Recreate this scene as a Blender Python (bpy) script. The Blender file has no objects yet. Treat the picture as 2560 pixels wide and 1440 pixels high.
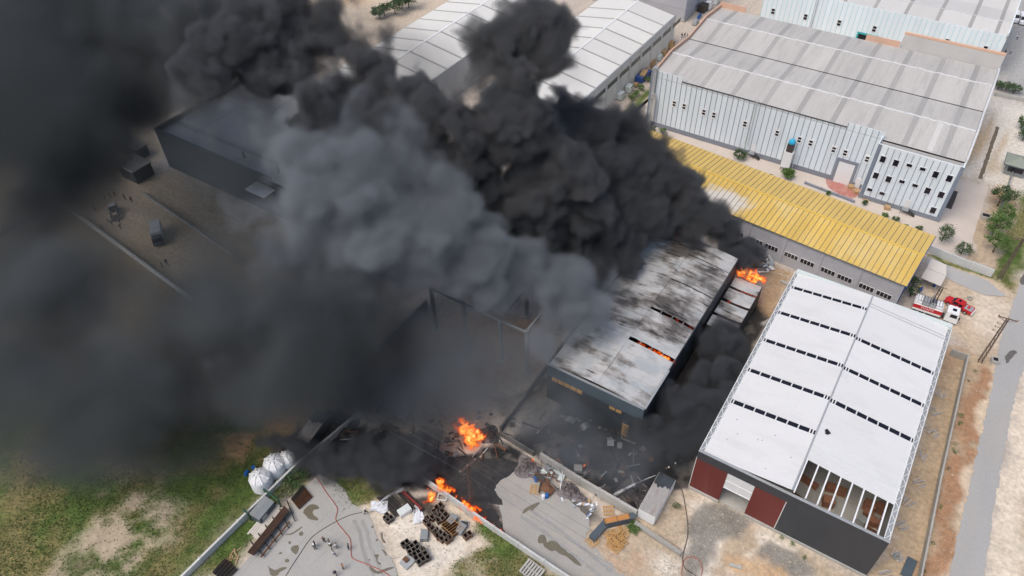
import bpy, bmesh, math, random, time
import numpy as np
from mathutils import Matrix, Vector

# ---------------------------------------------------------------- camera, sky, sun, exposure
sc = bpy.context.scene
HC = 105.0            # drone height in metres
F_PX = 1839.2         # focal length in photo pixels (2560 wide)


def _basis():
    p = math.radians(44.33); r = math.radians(-1.481); yw = math.radians(56.22 - 90)
    c, s = math.cos(r), math.sin(r)
    Rz = np.array([[c, -s, 0], [s, c, 0], [0, 0, 1]])
    d = Rz @ np.array([0, math.cos(p), math.sin(p)])
    xr = Rz @ np.array([1, 0, 0.])
    fw = Rz @ np.array([0, -math.sin(p), math.cos(p)])
    return np.stack([math.cos(yw) * xr + math.sin(yw) * fw, -math.sin(yw) * xr + math.cos(yw) * fw, -d])


MBAS = _basis()
cam_data = bpy.data.cameras.new('camera')
cam = bpy.data.objects.new('camera', cam_data)
sc.collection.objects.link(cam)
cam_data.sensor_width = 36
cam_data.lens = 36 * F_PX / 2560
cam_data.clip_start = 1
cam_data.clip_end = 6000
_m = Matrix.Identity(4)
for _i in range(3):
    _m[_i][0] = MBAS[_i, 0]; _m[_i][1] = -MBAS[_i, 1]; _m[_i][2] = -MBAS[_i, 2]
_m[2][3] = HC
cam.matrix_world = _m
sc.camera = cam

SUN_EL, SUN_AZ = 60.0, 205.0     # high sun behind thin cloud
world = bpy.data.worlds.new('World')
sc.world = world
world.use_nodes = True
_nt = world.node_tree
sky = _nt.nodes.new('ShaderNodeTexSky')
sky.sky_type = 'NISHITA'; sky.sun_disc = False
sky.sun_elevation = math.radians(SUN_EL); sky.sun_rotation = math.radians(SUN_AZ)
sky.air_density = 1.0; sky.dust_density = 4.0; sky.ozone_density = 1.0
_nt.links.new(sky.outputs[0], _nt.nodes['Background'].inputs[0])
_nt.nodes['Background'].inputs[1].default_value = 0.12
sun_data = bpy.data.lights.new('sun', 'SUN')
sun_data.energy = 1.3; sun_data.angle = math.radians(40); sun_data.color = (1.0, .95, .88)
sun = bpy.data.objects.new('sun', sun_data)
sc.collection.objects.link(sun)
# sky rotation is measured clockwise from +Y
_az = math.radians(SUN_AZ)
_sd = Vector((math.sin(_az) * math.cos(math.radians(SUN_EL)), math.cos(_az) * math.cos(math.radians(SUN_EL)), math.sin(math.radians(SUN_EL))))
sun.rotation_euler = (-_sd).to_track_quat('-Z', 'Y').to_euler()
vs = sc.view_settings
vs.view_transform = 'Standard'; vs.look = 'None'; vs.exposure = 0.32; vs.gamma = 1.0; vs.use_curve_mapping = False
cy = sc.cycles
cy.use_denoising = True
cy.volume_bounces = 1; cy.max_bounces = 6; cy.diffuse_bounces = 3; cy.glossy_bounces = 2; cy.transparent_max_bounces = 12
cy.volume_step_rate = 3.0; cy.volume_max_steps = 512
cy.use_adaptive_sampling = True; cy.adaptive_threshold = 0.02

# ---------------------------------------------------------------- helpers
rnd = random.Random(11)


def _ray(px, py):
    return MBAS @ np.array([px - 1280., py - 720., F_PX])


def P(px, py, z=0.0):
    """world point at height z seen at photo pixel (px, py)"""
    r = _ray(px, py); t = (z - HC) / r[2]
    return Vector((r[0] * t, r[1] * t, z))


def PY(px, py, y):
    """world (x, z) where the ray of a photo pixel meets the vertical plane at y"""
    r = _ray(px, py); t = y / r[1]
    return r[0] * t, HC + r[2] * t


class MB:
    def __init__(s, o=(0, 0, 0)):
        s.v = []; s.f = []; s.o = (o[0], o[1], o[2] if len(o) > 2 else 0); s.mi = []; s.cur = 0

    def add(s, vs, fs):
        n = len(s.v); o = s.o
        s.v += [(a[0] - o[0], a[1] - o[1], a[2] - o[2]) for a in vs]
        for f in fs:
            s.f.append(tuple(n + i for i in f)); s.mi.append(s.cur)
        return s

    def hexa(s, b, t):
        """eight-cornered solid from bottom and top quads"""
        return s.add(list(b) + list(t), [(3, 2, 1, 0), (4, 5, 6, 7), (0, 1, 5, 4), (1, 2, 6, 5), (2, 3, 7, 6), (3, 0, 4, 7)])

    def box(s, x0, y0, z0, x1, y1, z1):
        return s.hexa([(x0, y0, z0), (x1, y0, z0), (x1, y1, z0), (x0, y1, z0)], [(x0, y0, z1), (x1, y0, z1), (x1, y1, z1), (x0, y1, z1)])

    def rbox(s, c, sz, rz=0, tilt=None):
        """box of size sz whose bottom centre is c, turned by rz (optional full matrix tilt)"""
        m = Matrix.Rotation(rz, 3, 'Z')
        if tilt is not None: m = m @ tilt
        a, b, h = sz[0] / 2, sz[1] / 2, sz[2]
        q = [Vector(p) for p in ((-a, -b, 0), (a, -b, 0), (a, b, 0), (-a, b, 0), (-a, -b, h), (a, -b, h), (a, b, h), (-a, b, h))]
        q = [m @ p + Vector(c) for p in q]
        return s.hexa(q[:4], q[4:])

    def slab(s, q, t=.06):
        """sheet with thickness under a quad of four corners (counter-clockwise from above)"""
        q = [Vector(p) for p in q]
        n = (q[1] - q[0]).cross(q[3] - q[0]).normalized() * t
        return s.hexa([p - n for p in q], q)

    def poly(s, pts):
        return s.add(pts, [tuple(range(len(pts)))])

    def prism(s, pts, z0, z1):
        n = len(pts)
        return s.add([(p[0], p[1], z0) for p in pts] + [(p[0], p[1], z1) for p in pts],
                     [tuple(range(n - 1, -1, -1)), tuple(range(n, 2 * n))] + [(i, (i + 1) % n, n + (i + 1) % n, n + i) for i in range(n)])

    def loft(s, prof):
        """solid symmetric about y=0 from a side profile of (x, z, half width)"""
        n = len(prof)
        return s.add([(x, -w, z) for x, z, w in prof] + [(x, w, z) for x, z, w in prof],
                     [tuple(range(n)), tuple(range(2 * n - 1, n - 1, -1))] + [(i, n + i, n + (i + 1) % n, (i + 1) % n) for i in range(n)])

    def tube(s, path, r, n=6, r1=None, cap=True):
        path = [Vector(p) for p in path]
        k = len(path); r1 = r if r1 is None else r1
        vs = []
        for i, p in enumerate(path):
            d = (path[min(i + 1, k - 1)] - path[max(i - 1, 0)]).normalized()
            a = Vector((0, 0, 1)) if abs(d.z) < .9 else Vector((1, 0, 0))
            u = d.cross(a).normalized(); w = d.cross(u)
            rr = r + (r1 - r) * i / max(1, k - 1)
            vs += [p + (u * math.cos(t) + w * math.sin(t)) * rr for t in (2 * math.pi * j / n for j in range(n))]
        fs = [(i * n + j, i * n + (j + 1) % n, (i + 1) * n + (j + 1) % n, (i + 1) * n + j) for i in range(k - 1) for j in range(n)]
        if cap: fs += [tuple(range(n - 1, -1, -1)), tuple((k - 1) * n + j for j in range(n))]
        return s.add(vs, fs)

    def lathe(s, prof, c=(0, 0, 0), n=20):
        k = len(prof)
        vs = [(c[0] + r * math.cos(2 * math.pi * j / n), c[1] + r * math.sin(2 * math.pi * j / n), c[2] + z) for r, z in prof for j in range(n)]
        fs = [(i * n + j, i * n + (j + 1) % n, (i + 1) * n + (j + 1) % n, (i + 1) * n + j) for i in range(k - 1) for j in range(n)]
        fs += [tuple(range(n - 1, -1, -1)), tuple((k - 1) * n + j for j in range(n))]
        return s.add(vs, fs)

    def mesh(s, name, mats=None, smooth=False):
        me = bpy.data.meshes.new(name)
        me.from_pydata([tuple(v) for v in s.v], [], s.f)
        if mats is not None:
            for m in (mats if isinstance(mats, (list, tuple)) else [mats]): me.materials.append(m)
        if any(s.mi): me.polygons.foreach_set('material_index', s.mi)
        if smooth: me.polygons.foreach_set('use_smooth', [True] * len(me.polygons))
        me.update()
        return me


def link(name, me, parent=None, loc=(0, 0, 0), rz=0.0, label=None, cat=None, group=None, kind=None):
    o = bpy.data.objects.new(name, me)
    sc.collection.objects.link(o)
    if parent is not None: o.parent = parent
    o.location = loc; o.rotation_euler = (0, 0, rz)
    if label: o['label'] = label
    if cat: o['category'] = cat
    if group: o['group'] = group
    if kind: o['kind'] = kind
    return o


def put(name, mb, mat, parent=None, smooth=False, **k):
    return link(name, mb.mesh(name, mat, smooth), parent, **k)


def thing(name, label, cat, loc=(0, 0, 0), rz=0.0, group=None):
    o = link(name, None, None, loc, rz, label, cat, group)
    o.empty_display_size = .5
    return o


def copy_tree(o, parent=None):
    c = o.copy(); sc.collection.objects.link(c); c.parent = parent
    for ch in list(o.children): copy_tree(ch, c)
    return c


# ---------------------------------------------------------------- materials
def mk(name, col, rough=.75, var=.14, scale=.6, fine=5.0, metal=0.0, bump=0.0, stretch=(1, 1, 1), dirt=None, dirt_amt=.35, dirt_scale=.25, rnd_amt=.05, alpha=1.0):
    """procedural surface: base colour, broad and fine tonal noise, optional dirt patches, per-object drift"""
    m = bpy.data.materials.new(name); m.use_nodes = True
    nt = m.node_tree; N = nt.nodes.new; L = nt.links.new
    b = nt.nodes['Principled BSDF']
    b.inputs['Roughness'].default_value = rough; b.inputs['Metallic'].default_value = metal
    g = N('ShaderNodeNewGeometry')
    mp = N('ShaderNodeMapping'); mp.inputs['Scale'].default_value = stretch
    L(g.outputs['Position'], mp.inputs['Vector'])
    n1 = N('ShaderNodeTexNoise'); n1.inputs['Scale'].default_value = scale; n1.inputs['Detail'].default_value = 5
    n2 = N('ShaderNodeTexNoise'); n2.inputs['Scale'].default_value = fine; n2.inputs['Detail'].default_value = 3
    L(mp.outputs[0], n1.inputs['Vector']); L(mp.outputs[0], n2.inputs['Vector'])
    ad = N('ShaderNodeMath'); ad.operation = 'ADD'; L(n1.outputs['Fac'], ad.inputs[0]); L(n2.outputs['Fac'], ad.inputs[1])
    oi = N('ShaderNodeObjectInfo')
    mr = N('ShaderNodeMapRange'); mr.inputs[1].default_value = .6; mr.inputs[2].default_value = 1.4
    mr.inputs[3].default_value = 1 - var; mr.inputs[4].default_value = 1 + var
    L(ad.outputs[0], mr.inputs[0])
    mr2 = N('ShaderNodeMapRange'); mr2.inputs[3].default_value = 1 - rnd_amt; mr2.inputs[4].default_value = 1 + rnd_amt
    L(oi.outputs['Random'], mr2.inputs[0])
    mu = N('ShaderNodeMath'); mu.operation = 'MULTIPLY'; L(mr.outputs[0], mu.inputs[0]); L(mr2.outputs[0], mu.inputs[1])
    vm = N('ShaderNodeVectorMath'); vm.operation = 'SCALE'; vm.inputs[0].default_value = col[:3]; L(mu.outputs[0], vm.inputs['Scale'])
    out = vm.outputs[0]
    if dirt:
        n3 = N('ShaderNodeTexNoise'); n3.inputs['Scale'].default_value = dirt_scale; n3.inputs['Detail'].default_value = 7; n3.inputs['Roughness'].default_value = .65
        L(mp.outputs[0], n3.inputs['Vector'])
        r3 = N('ShaderNodeMapRange'); r3.inputs[1].default_value = .48; r3.inputs[2].default_value = .72; r3.inputs[4].default_value = dirt_amt
        L(n3.outputs['Fac'], r3.inputs[0])
        mx = N('ShaderNodeMix'); mx.data_type = 'RGBA'
        L(r3.outputs[0], mx.inputs['Factor']); L(out, mx.inputs['A']); mx.inputs['B'].default_value = (*dirt, 1)
        out = mx.outputs['Result']
    L(out, b.inputs['Base Color'])
    if bump:
        bp = N('ShaderNodeBump'); bp.inputs['Strength'].default_value = bump; bp.inputs['Distance'].default_value = .05
        L(n2.outputs['Fac'], bp.inputs['Height']); L(bp.outputs[0], b.inputs['Normal'])
    if alpha < 1: b.inputs['Alpha'].default_value = alpha
    return m


def ribbed(m, axis='X', pitch=.25, amt=.25, dark=.12):
    """add fine corrugation to a material made by mk"""
    nt = m.node_tree; N = nt.nodes.new; L = nt.links.new
    b = nt.nodes['Principled BSDF']
    tc = N('ShaderNodeNewGeometry')
    sx = N('ShaderNodeSeparateXYZ'); L(tc.outputs['Position'], sx.inputs[0])
    k = N('ShaderNodeMath'); k.operation = 'MULTIPLY'; k.inputs[1].default_value = 2 * math.pi / pitch; L(sx.outputs[axis], k.inputs[0])
    s = N('ShaderNodeMath'); s.operation = 'SINE'; L(k.outputs[0], s.inputs[0])
    bp = N('ShaderNodeBump'); bp.inputs['Strength'].default_value = amt; bp.inputs['Distance'].default_value = .04
    L(s.outputs[0], bp.inputs['Height']); L(bp.outputs[0], b.inputs['Normal'])
    return m


mat = {}
mat['white_roof'] = ribbed(mk('white_roof_sheet', (.70, .70, .695), .5, .03, .3, 3, stretch=(.35, 1, 1), dirt=(.52, .51, .49), dirt_amt=.3, dirt_scale=.35, rnd_amt=.025), 'Y', .5, .12)
mat['white_paint'] = mk('white_paint', (.78, .79, .79), .5, .05, .5, 4, dirt=(.5, .46, .4), dirt_amt=.2)
mat['pale_green'] = mk('pale_green_metal', (.62, .68, .66), .5, .06)
mat['dark_clad'] = ribbed(mk('dark_grey_cladding', (.036, .043, .053), .5, .08, .4, 3), 'X', .3, .2)
mat['red_clad'] = ribbed(mk('red_cladding', (.135, .022, .02), .5, .08, .4, 3), 'X', .3, .2)
mat['concrete'] = mk('concrete', (.42, .41, .38), .9, .14, .4, 3, dirt=(.25, .22, .18), dirt_amt=.3, bump=.2)
mat['old_concrete'] = mk('old_concrete', (.34, .33, .30), .9, .18, .5, 3, dirt=(.12, .11, .1), dirt_amt=.5, bump=.2)
mat['glass_dark'] = mk('dark_glass', (.012, .012, .02), .12, .1)
mat['glass_grey'] = mk('grey_glass', (.06, .065, .06), .2, .3, 1.5)
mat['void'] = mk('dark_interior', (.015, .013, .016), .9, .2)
mat['steel'] = mk('galvanised_steel', (.42, .44, .45), .45, .12, metal=.3)
mat['grey_metal'] = mk('grey_painted_steel', (.25, .27, .28), .5, .12)
mat['dark_steel'] = mk('dark_steel', (.045, .04, .038), .6, .3, 1.2, dirt=(.14, .07, .04), dirt_amt=.4)
mat['rust'] = mk('rusty_steel', (.16, .075, .04), .85, .35, 1.2, 6, dirt=(.05, .035, .03), dirt_amt=.6, dirt_scale=.6)
mat['lattice'] = mk('weathered_lattice_steel', (.13, .09, .075), .8, .25)
mat['blue_wall'] = mk('pale_blue_wall_panel', (.72, .79, .83), .5, .035, .3, 3, stretch=(1, 1, .25), dirt=(.62, .69, .73), dirt_amt=.25)
mat['blue_seam'] = mk('blue_grey_trim', (.20, .24, .30), .6, .08)
mat['plinth'] = mk('grey_plinth', (.22, .24, .28), .8, .1)
mat['cyan_wall'] = mk('white_cyan_wall_panel', (.80, .87, .89), .5, .03)
mat['cyan_seam'] = mk('cyan_seam', (.38, .68, .72), .6, .05)
mat['teal'] = mk('teal_paint', (.05, .42, .43), .5, .08)
mat['salmon'] = mk('salmon_parapet', (.66, .42, .30), .8, .08, .6, 4, dirt=(.5, .4, .34), dirt_amt=.3)
mat['fibre_roof'] = ribbed(mk('weathered_fibre_cement_roof', (.49, .475, .45), .9, .09, .35, 6, stretch=(1, .07, 1), dirt=(.33, .32, .31), dirt_amt=.55, dirt_scale=.8), 'X', .35, .25)
mat['fibre_strip'] = ribbed(mk('grey_translucent_roof_sheet', (.375, .365, .35), .8, .1, .5, 6, stretch=(1, .1, 1), dirt=(.24, .24, .24), dirt_amt=.4), 'X', .35, .25)
mat['foam'] = mk('white_ridge_foam', (.64, .655, .66), .9, .12, 1.5, 4, bump=.5, dirt=(.4, .4, .42), dirt_amt=.4, dirt_scale=1)
mat['roof_f2'] = ribbed(mk('pale_fibre_roof', (.58, .57, .55), .85, .06, .3, 5, stretch=(1, .1, 1)), 'X', .35, .2)
mat['roof_a'] = ribbed(mk('off_white_roof_sheet', (.70, .69, .65), .6, .05, .25, 4, dirt=(.52, .5, .45), dirt_amt=.25), 'X', .4, .12)
mat['strip_a'] = mk('grey_roof_strip', (.34, .33, .31), .8, .12, .8, 4)
mat['wall_a'] = mk('weathered_white_wall', (.60, .60, .57), .85, .1, .4, 3, stretch=(1, 1, .2), dirt=(.4, .37, .32), dirt_amt=.45, dirt_scale=.5)
mat['yellow'] = mk('faded_yellow_roof', (.66, .445, .105), .55, .10, .12, 2, rnd_amt=.07, dirt=(.68, .54, .25), dirt_amt=.8, dirt_scale=.09)
_nt = mat['yellow'].node_tree      # heat-bleached patch above the fire, with its own ragged outline
_p = _nt.nodes['Principled BSDF']; _src = _p.inputs['Base Color'].links[0].from_socket
_g = _nt.nodes.new('ShaderNodeNewGeometry'); _d = _nt.nodes.new('ShaderNodeVectorMath'); _d.operation = 'DISTANCE'
_sc = _nt.nodes.new('ShaderNodeMapping'); _sc.inputs['Scale'].default_value = (.55, 1, 1); _nt.links.new(_g.outputs['Position'], _sc.inputs['Vector'])
_c = P(1806, 498, 7.6); _nt.links.new(_sc.outputs[0], _d.inputs[0]); _d.inputs[1].default_value = (_c.x * .55, _c.y, _c.z)
_z = _nt.nodes.new('ShaderNodeTexNoise'); _z.inputs['Scale'].default_value = .5; _z.inputs['Detail'].default_value = 6; _nt.links.new(_g.outputs['Position'], _z.inputs['Vector'])
_a = _nt.nodes.new('ShaderNodeMath'); _a.operation = 'MULTIPLY_ADD'; _nt.links.new(_z.outputs['Fac'], _a.inputs[0]); _a.inputs[1].default_value = 5.5; _nt.links.new(_d.outputs['Value'], _a.inputs[2])
_r = _nt.nodes.new('ShaderNodeMapRange'); _r.inputs[1].default_value = 4.8; _r.inputs[2].default_value = 6.6; _r.inputs[3].default_value = .92; _r.inputs[4].default_value = 0; _nt.links.new(_a.outputs[0], _r.inputs[0])
_x = _nt.nodes.new('ShaderNodeMix'); _x.data_type = 'RGBA'; _nt.links.new(_r.outputs[0], _x.inputs['Factor']); _nt.links.new(_src, _x.inputs['A']); _x.inputs['B'].default_value = (.66, .63, .58, 1); _nt.links.new(_x.outputs['Result'], _p.inputs['Base Color'])
mat['yellow_pale'] = mk('pale_faded_yellow_roof', (.66, .46, .135), .6, .08, .12, 2, rnd_amt=.06, dirt=(.62, .42, .09), dirt_amt=.5, dirt_scale=.08)
mat['yellow_seam'] = mk('yellow_roof_seam', (.30, .27, .2), .6, .1)
mat['bleached'] = mk('heat_bleached_yellow_roof', (.62, .58, .5), .6, .25, .4, 3, dirt=(.55, .42, .16), dirt_amt=.5)
mat['grey_wall'] = mk('grey_rendered_wall', (.43, .435, .465), .9, .1, .4, 3, dirt=(.32, .32, .33), dirt_amt=.4, bump=.15)
mat['royal'] = mk('royal_blue_paint', (.035, .09, .30), .5, .1)
mat['blue_plastic'] = mk('blue_plastic', (.01, .12, .40), .4, .1)
mat['cream'] = mk('cream_sheet_roof', (.62, .58, .52), .7, .06)
mat['green_roof'] = mk('green_grey_hip_roof', (.25, .28, .23), .7, .1)
mat['bark'] = mk('bark', (.10, .07, .045), .95, .25, 2)
mat['wood'] = mk('raw_timber', (.45, .30, .16), .8, .2, 2)
mat['pallet'] = mk('orange_pallet_wood', (.52, .30, .11), .8, .2, 2)
mat['orange'] = mk('orange_sheet_metal', (.50, .23, .07), .55, .08)
mat['slate'] = mk('slate_grey_sheet_metal', (.07, .095, .115), .6, .15)
mat['card'] = mk('brown_cardboard', (.30, .14, .085), .9, .15)
mat['tank_white'] = mk('white_plastic_tank', (.80, .81, .82), .4, .03)
mat['red_paint'] = mk('red_car_paint', (.55, .018, .02), .3, .05)
mat['white_car'] = mk('white_vehicle_paint', (.80, .81, .82), .35, .03)
mat['rubber'] = mk('tyre_rubber', (.025, .025, .027), .9, .15)
mat['chrome'] = mk('bright_metal', (.6, .6, .6), .3, .05, metal=.7)
mat['shutter'] = ribbed(mk('roller_shutter', (.68, .70, .71), .4, .05), 'Z', .12, .3)
mat['hose_red'] = mk('red_hose', (.38, .09, .06), .8, .1)
mat['hose_black'] = mk('black_hose', (.06, .05, .05), .8, .1)
mat['wire'] = mk('overhead_wire', (.10, .10, .10), .7, .05)
mat['insul'] = mk('porcelain', (.25, .16, .12), .4, .1)
mat['black_pile'] = mk('charred_scrap', (.05, .045, .045), .95, .6, 2, 9, dirt=(.15, .13, .12), dirt_amt=.7, dirt_scale=1.2, bump=.6)
mat['pile'] = mk('ash_and_scrap', (.20, .175, .175), .95, .5, 2, 9, dirt=(.05, .045, .045), dirt_amt=.8, dirt_scale=.7, bump=.6)
mat['stone'] = mk('pale_rubble', (.55, .48, .38), .95, .2, 2, rnd_amt=.15)
mat['white_bag'] = mk('white_plastic_sheet', (.72, .74, .78), .5, .1, 2)


def leaf_mat(name, a, b_):
    m = bpy.data.materials.new(name); m.use_nodes = True
    nt = m.node_tree; N = nt.nodes.new; L = nt.links.new
    b = nt.nodes['Principled BSDF']; b.inputs['Roughness'].default_value = .6
    g = N('ShaderNodeNewGeometry')
    n = N('ShaderNodeTexNoise'); n.inputs['Scale'].default_value = 1.1; n.inputs['Detail'].default_value = 3
    L(g.outputs['Position'], n.inputs['Vector'])
    ad = N('ShaderNodeMath'); ad.operation = 'ADD'; L(n.outputs['Fac'], ad.inputs[0]); L(g.outputs['Random Per Island'], ad.inputs[1])
    mr = N('ShaderNodeMapRange'); mr.inputs[1].default_value = .4; mr.inputs[2].default_value = 1.5; L(ad.outputs[0], mr.inputs[0])
    mx = N('ShaderNodeMix'); mx.data_type = 'RGBA'; mx.inputs['A'].default_value = (*a, 1); mx.inputs['B'].default_value = (*b_, 1)
    L(mr.outputs[0], mx.inputs['Factor']); L(mx.outputs['Result'], b.inputs['Base Color'])
    return m


mat['leaf_dark'] = leaf_mat('dark_leaves', (.035, .07, .025), (.09, .15, .055))
mat['leaf'] = leaf_mat('fresh_leaves', (.05, .11, .02), (.13, .22, .05))
mat['leaf_pale'] = leaf_mat('pale_leaves', (.09, .12, .05), (.22, .24, .12))
mat['grass'] = leaf_mat('grass_blades', (.065, .115, .02), (.14, .175, .05))
# ---------------------------------------------------------------- ground
_rs = np.random.RandomState(3)
_lat = _rs.rand(256, 256).astype(np.float32)


def vnoise(x, y, s):
    x = x / s + 1000.3; y = y / s + 1000.7
    i = np.floor(x).astype(int); j = np.floor(y).astype(int); f = x - i; g = y - j
    f = f * f * (3 - 2 * f); g = g * g * (3 - 2 * g)
    a = _lat[i % 256, j % 256]; b = _lat[(i + 1) % 256, j % 256]; c = _lat[i % 256, (j + 1) % 256]; d = _lat[(i + 1) % 256, (j + 1) % 256]
    return (a * (1 - f) + b * f) * (1 - g) + (c * (1 - f) + d * f) * g


def fbm2(x, y, s, o=4):
    t = 0; a = 1; w = 0
    for k in range(o):
        t = t + a * vnoise(x + 17 * k, y + 31 * k, s / 2 ** k); w += a; a *= .55
    return t / w


def sdist(X, Y, pts):
    """signed distance to a polygon, positive inside"""
    best = np.full(X.shape, 1e9); ins = np.zeros(X.shape, bool)
    n = len(pts)
    for i in range(n):
        x0, y0 = pts[i][0], pts[i][1]; x1, y1 = pts[(i + 1) % n][0], pts[(i + 1) % n][1]
        dx, dy = x1 - x0, y1 - y0
        t = np.clip(((X - x0) * dx + (Y - y0) * dy) / (dx * dx + dy * dy + 1e-9), 0, 1)
        best = np.minimum(best, (X - x0 - t * dx) ** 2 + (Y - y0 - t * dy) ** 2)
        c = ((y0 > Y) != (y1 > Y)) & (X < dx * (Y - y0) / (dy + 1e-12 * (dy == 0)) + x0)
        ins ^= c
    return np.where(ins, 1, -1) * np.sqrt(best)


def px_poly(pp):
    return [tuple(P(a, b)[:2]) for a, b in pp]


def axis(lo, a, b, hi, s):
    core = list(np.arange(a, b + 1e-6, s))
    d = s; x = a; left = []
    while x > lo: d = min(d * 1.16, 160); x -= d; left.append(x)
    d = s; x = core[-1]; right = []
    while x < hi: d = min(d * 1.16, 160); x += d; right.append(x)
    return np.array(left[::-1] + core + right)


GX = axis(-1800, -108, 44, 1500, .42)
GY = axis(-1500, 8, 150, 1900, .42)
XX, YY = np.meshgrid(GX, GY, indexing='ij')
EARTH = (.29, .225, .155); PALE = (.60, .51, .40); ORANGE = (.40, .235, .135); SAND = (.66, .575, .46); YARD = (.50, .435, .37)
GRASS_C = (.076, .128, .024); DRY = (.20, .17, .07); CHAR = (.016, .016, .017); GRAVEL = (.21, .20, .18); WHITEST = (.70, .65, .57)
col = np.zeros(XX.shape + (3,)); col[:] = YARD
grass_w = np.zeros(XX.shape)
n_big = fbm2(XX, YY, 14); n_mid = fbm2(XX + 90, YY, 4.5); n_sm = fbm2(XX, YY + 70, 1.6, 3)
WX = XX + (fbm2(XX + 200, YY, 5) - .5) * 5; WY = YY + (fbm2(XX, YY + 300, 5) - .5) * 5


def paint(pts, c, soft=1.0, amt=1.0, mod=None, px=True, warp=1.0):
    pts = px_poly(pts) if px else pts
    d = sdist(XX + (WX - XX) * warp, YY + (WY - YY) * warp, pts)
    w = np.clip(.5 + d / soft, 0, 1) * amt
    if mod is not None: w = w * mod
    w = w[..., None]
    col[:] = col * (1 - w) + np.array(c) * w
    grass_w[:] = grass_w * (1 - w[..., 0])
    return w[..., 0]


def grassy(pts, dens=.5, soft=2.5, px=True, bare=PALE):
    pts = px_poly(pts) if px else pts
    d = sdist(WX, WY, pts)
    w = np.clip(.5 + d / soft, 0, 1)
    m = np.clip((n_big * .45 + n_mid * .4 + n_sm * .15 - (1 - dens)) * 7 + .5, 0, 1)
    gm = w * m
    dry = np.clip((fbm2(XX + 400, YY + 50, 7) - .46) * 6, 0, 1)[..., None]
    gc = np.array(GRASS_C) * (1 - dry) + np.array(DRY) * dry
    gc = gc * (.75 + .5 * n_sm[..., None])
    if bare is not None:
        col[:] = col * (1 - w[..., None]) + np.array(bare) * (.8 + .4 * n_mid[..., None]) * w[..., None]
    col[:] = col * (1 - gm[..., None]) + gc * gm[..., None]
    np.maximum(grass_w, gm * (1 - .35 * dry[..., 0]), out=grass_w)
    np.minimum(grass_w, 1, out=grass_w)
    if bare is not None: grass_w[:] = np.where(w > .5, gm, grass_w)


# open country: earth far off to the left, pale yards on the industrial side
paint([(-400, -300), (-67, -300), (-67, 61), (-112, 61), (-165, 66), (-400, 70)], (.235, .19, .13), 6, px=False)
grassy([(-400, -300), (-67.6, -300), (-67.6, 36)] + px_poly([(690, 1095), (610, 1040), (420, 1050), (200, 1035), (0, 1010)]) + [(-400, -40)], .69, 5, px=False, bare=(.30, .245, .165))
paint([(-60, 1130), (60, 1120), (100, 1180), (60, 1260), (0, 1330), (-80, 1300)], (.20, .165, .07), 5, .6, np.clip((n_mid - .35) * 5, 0, 1))
paint([(240, 1090), (350, 1150), (300, 1210), (230, 1170)], (.27, .22, .15), 3, .6, np.clip((n_mid - .38) * 6, 0, 1))
paint([(90, 1450), (200, 1350), (269, 1290), (310, 1255), (400, 1225), (460, 1255), (440, 1333), (370, 1400), (330, 1460)], (.43, .35, .26), 3, .9, np.clip((n_mid * .7 + n_sm * .3 - .40) * 6, 0, 1))
paint([(540, 1100), (600, 1060), (690, 1020), (760, 1000), (740, 1060), (640, 1120), (610, 1160), (550, 1140)], (.44, .26, .14), 2.5, .85, np.clip((n_mid - .34) * 5, 0, 1))
paint([(620, 1010), (780, 990), (900, 900), (1100, 830), (1180, 900), (1120, 1000), (960, 1020), (800, 1040), (700, 1060)], (.42, .235, .115), 4, .95)
paint([(960, 830), (1080, 790), (1330, 800), (1340, 900), (1230, 960), (1100, 950), (980, 920)], (.50, .255, .105), 4, 1)
# dirt track and yard on the far left
paint([(-420, 66), (-166, 68), (-158, 58.5), (-112, 54), (-100, 56), (-96, 72), (-118, 79), (-150, 78), (-170, 82), (-420, 110)], (.46, .37, .26), 4, px=False)
paint([(-60, 560), (0, 520), (90, 482), (180, 455), (250, 425), (330, 372), (430, 322), (540, 270), (560, 295), (440, 358), (330, 415), (290, 450), (200, 482), (110, 510), (0, 560), (-60, 600)], (.56, .47, .34), 3)
# strip between the field wall and the concrete yard
grassy([(470, 1440), (742, 1172), (780, 1190), (700, 1260), (640, 1330), (590, 1390), (560, 1440)], .62, 1.5, bare=(.46, .38, .27))
grassy([(820, 1190), (905, 1180), (965, 1220), (920, 1262), (880, 1250), (850, 1215)], .60, 1.5, bare=(.36, .30, .21))
# pale ground under the bins, grass towards the wall
grassy([(990, 1440), (1060, 1390), (1180, 1300), (1215, 1300), (1420, 1445), (1400, 1700), (900, 1700)], .60, 2, bare=(.42, .36, .25))
paint([(905, 1262), (945, 1222), (1010, 1228), (1060, 1262), (1140, 1255), (1195, 1285), (1175, 1330), (1205, 1370), (1140, 1400), (1110, 1445), (1000, 1460), (955, 1360), (930, 1300)], PALE, 1.4, 1)
paint([(935, 1290), (1060, 1290), (1150, 1330), (1160, 1380), (1080, 1430), (1000, 1430), (965, 1350)], WHITEST, 3, .75)
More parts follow.
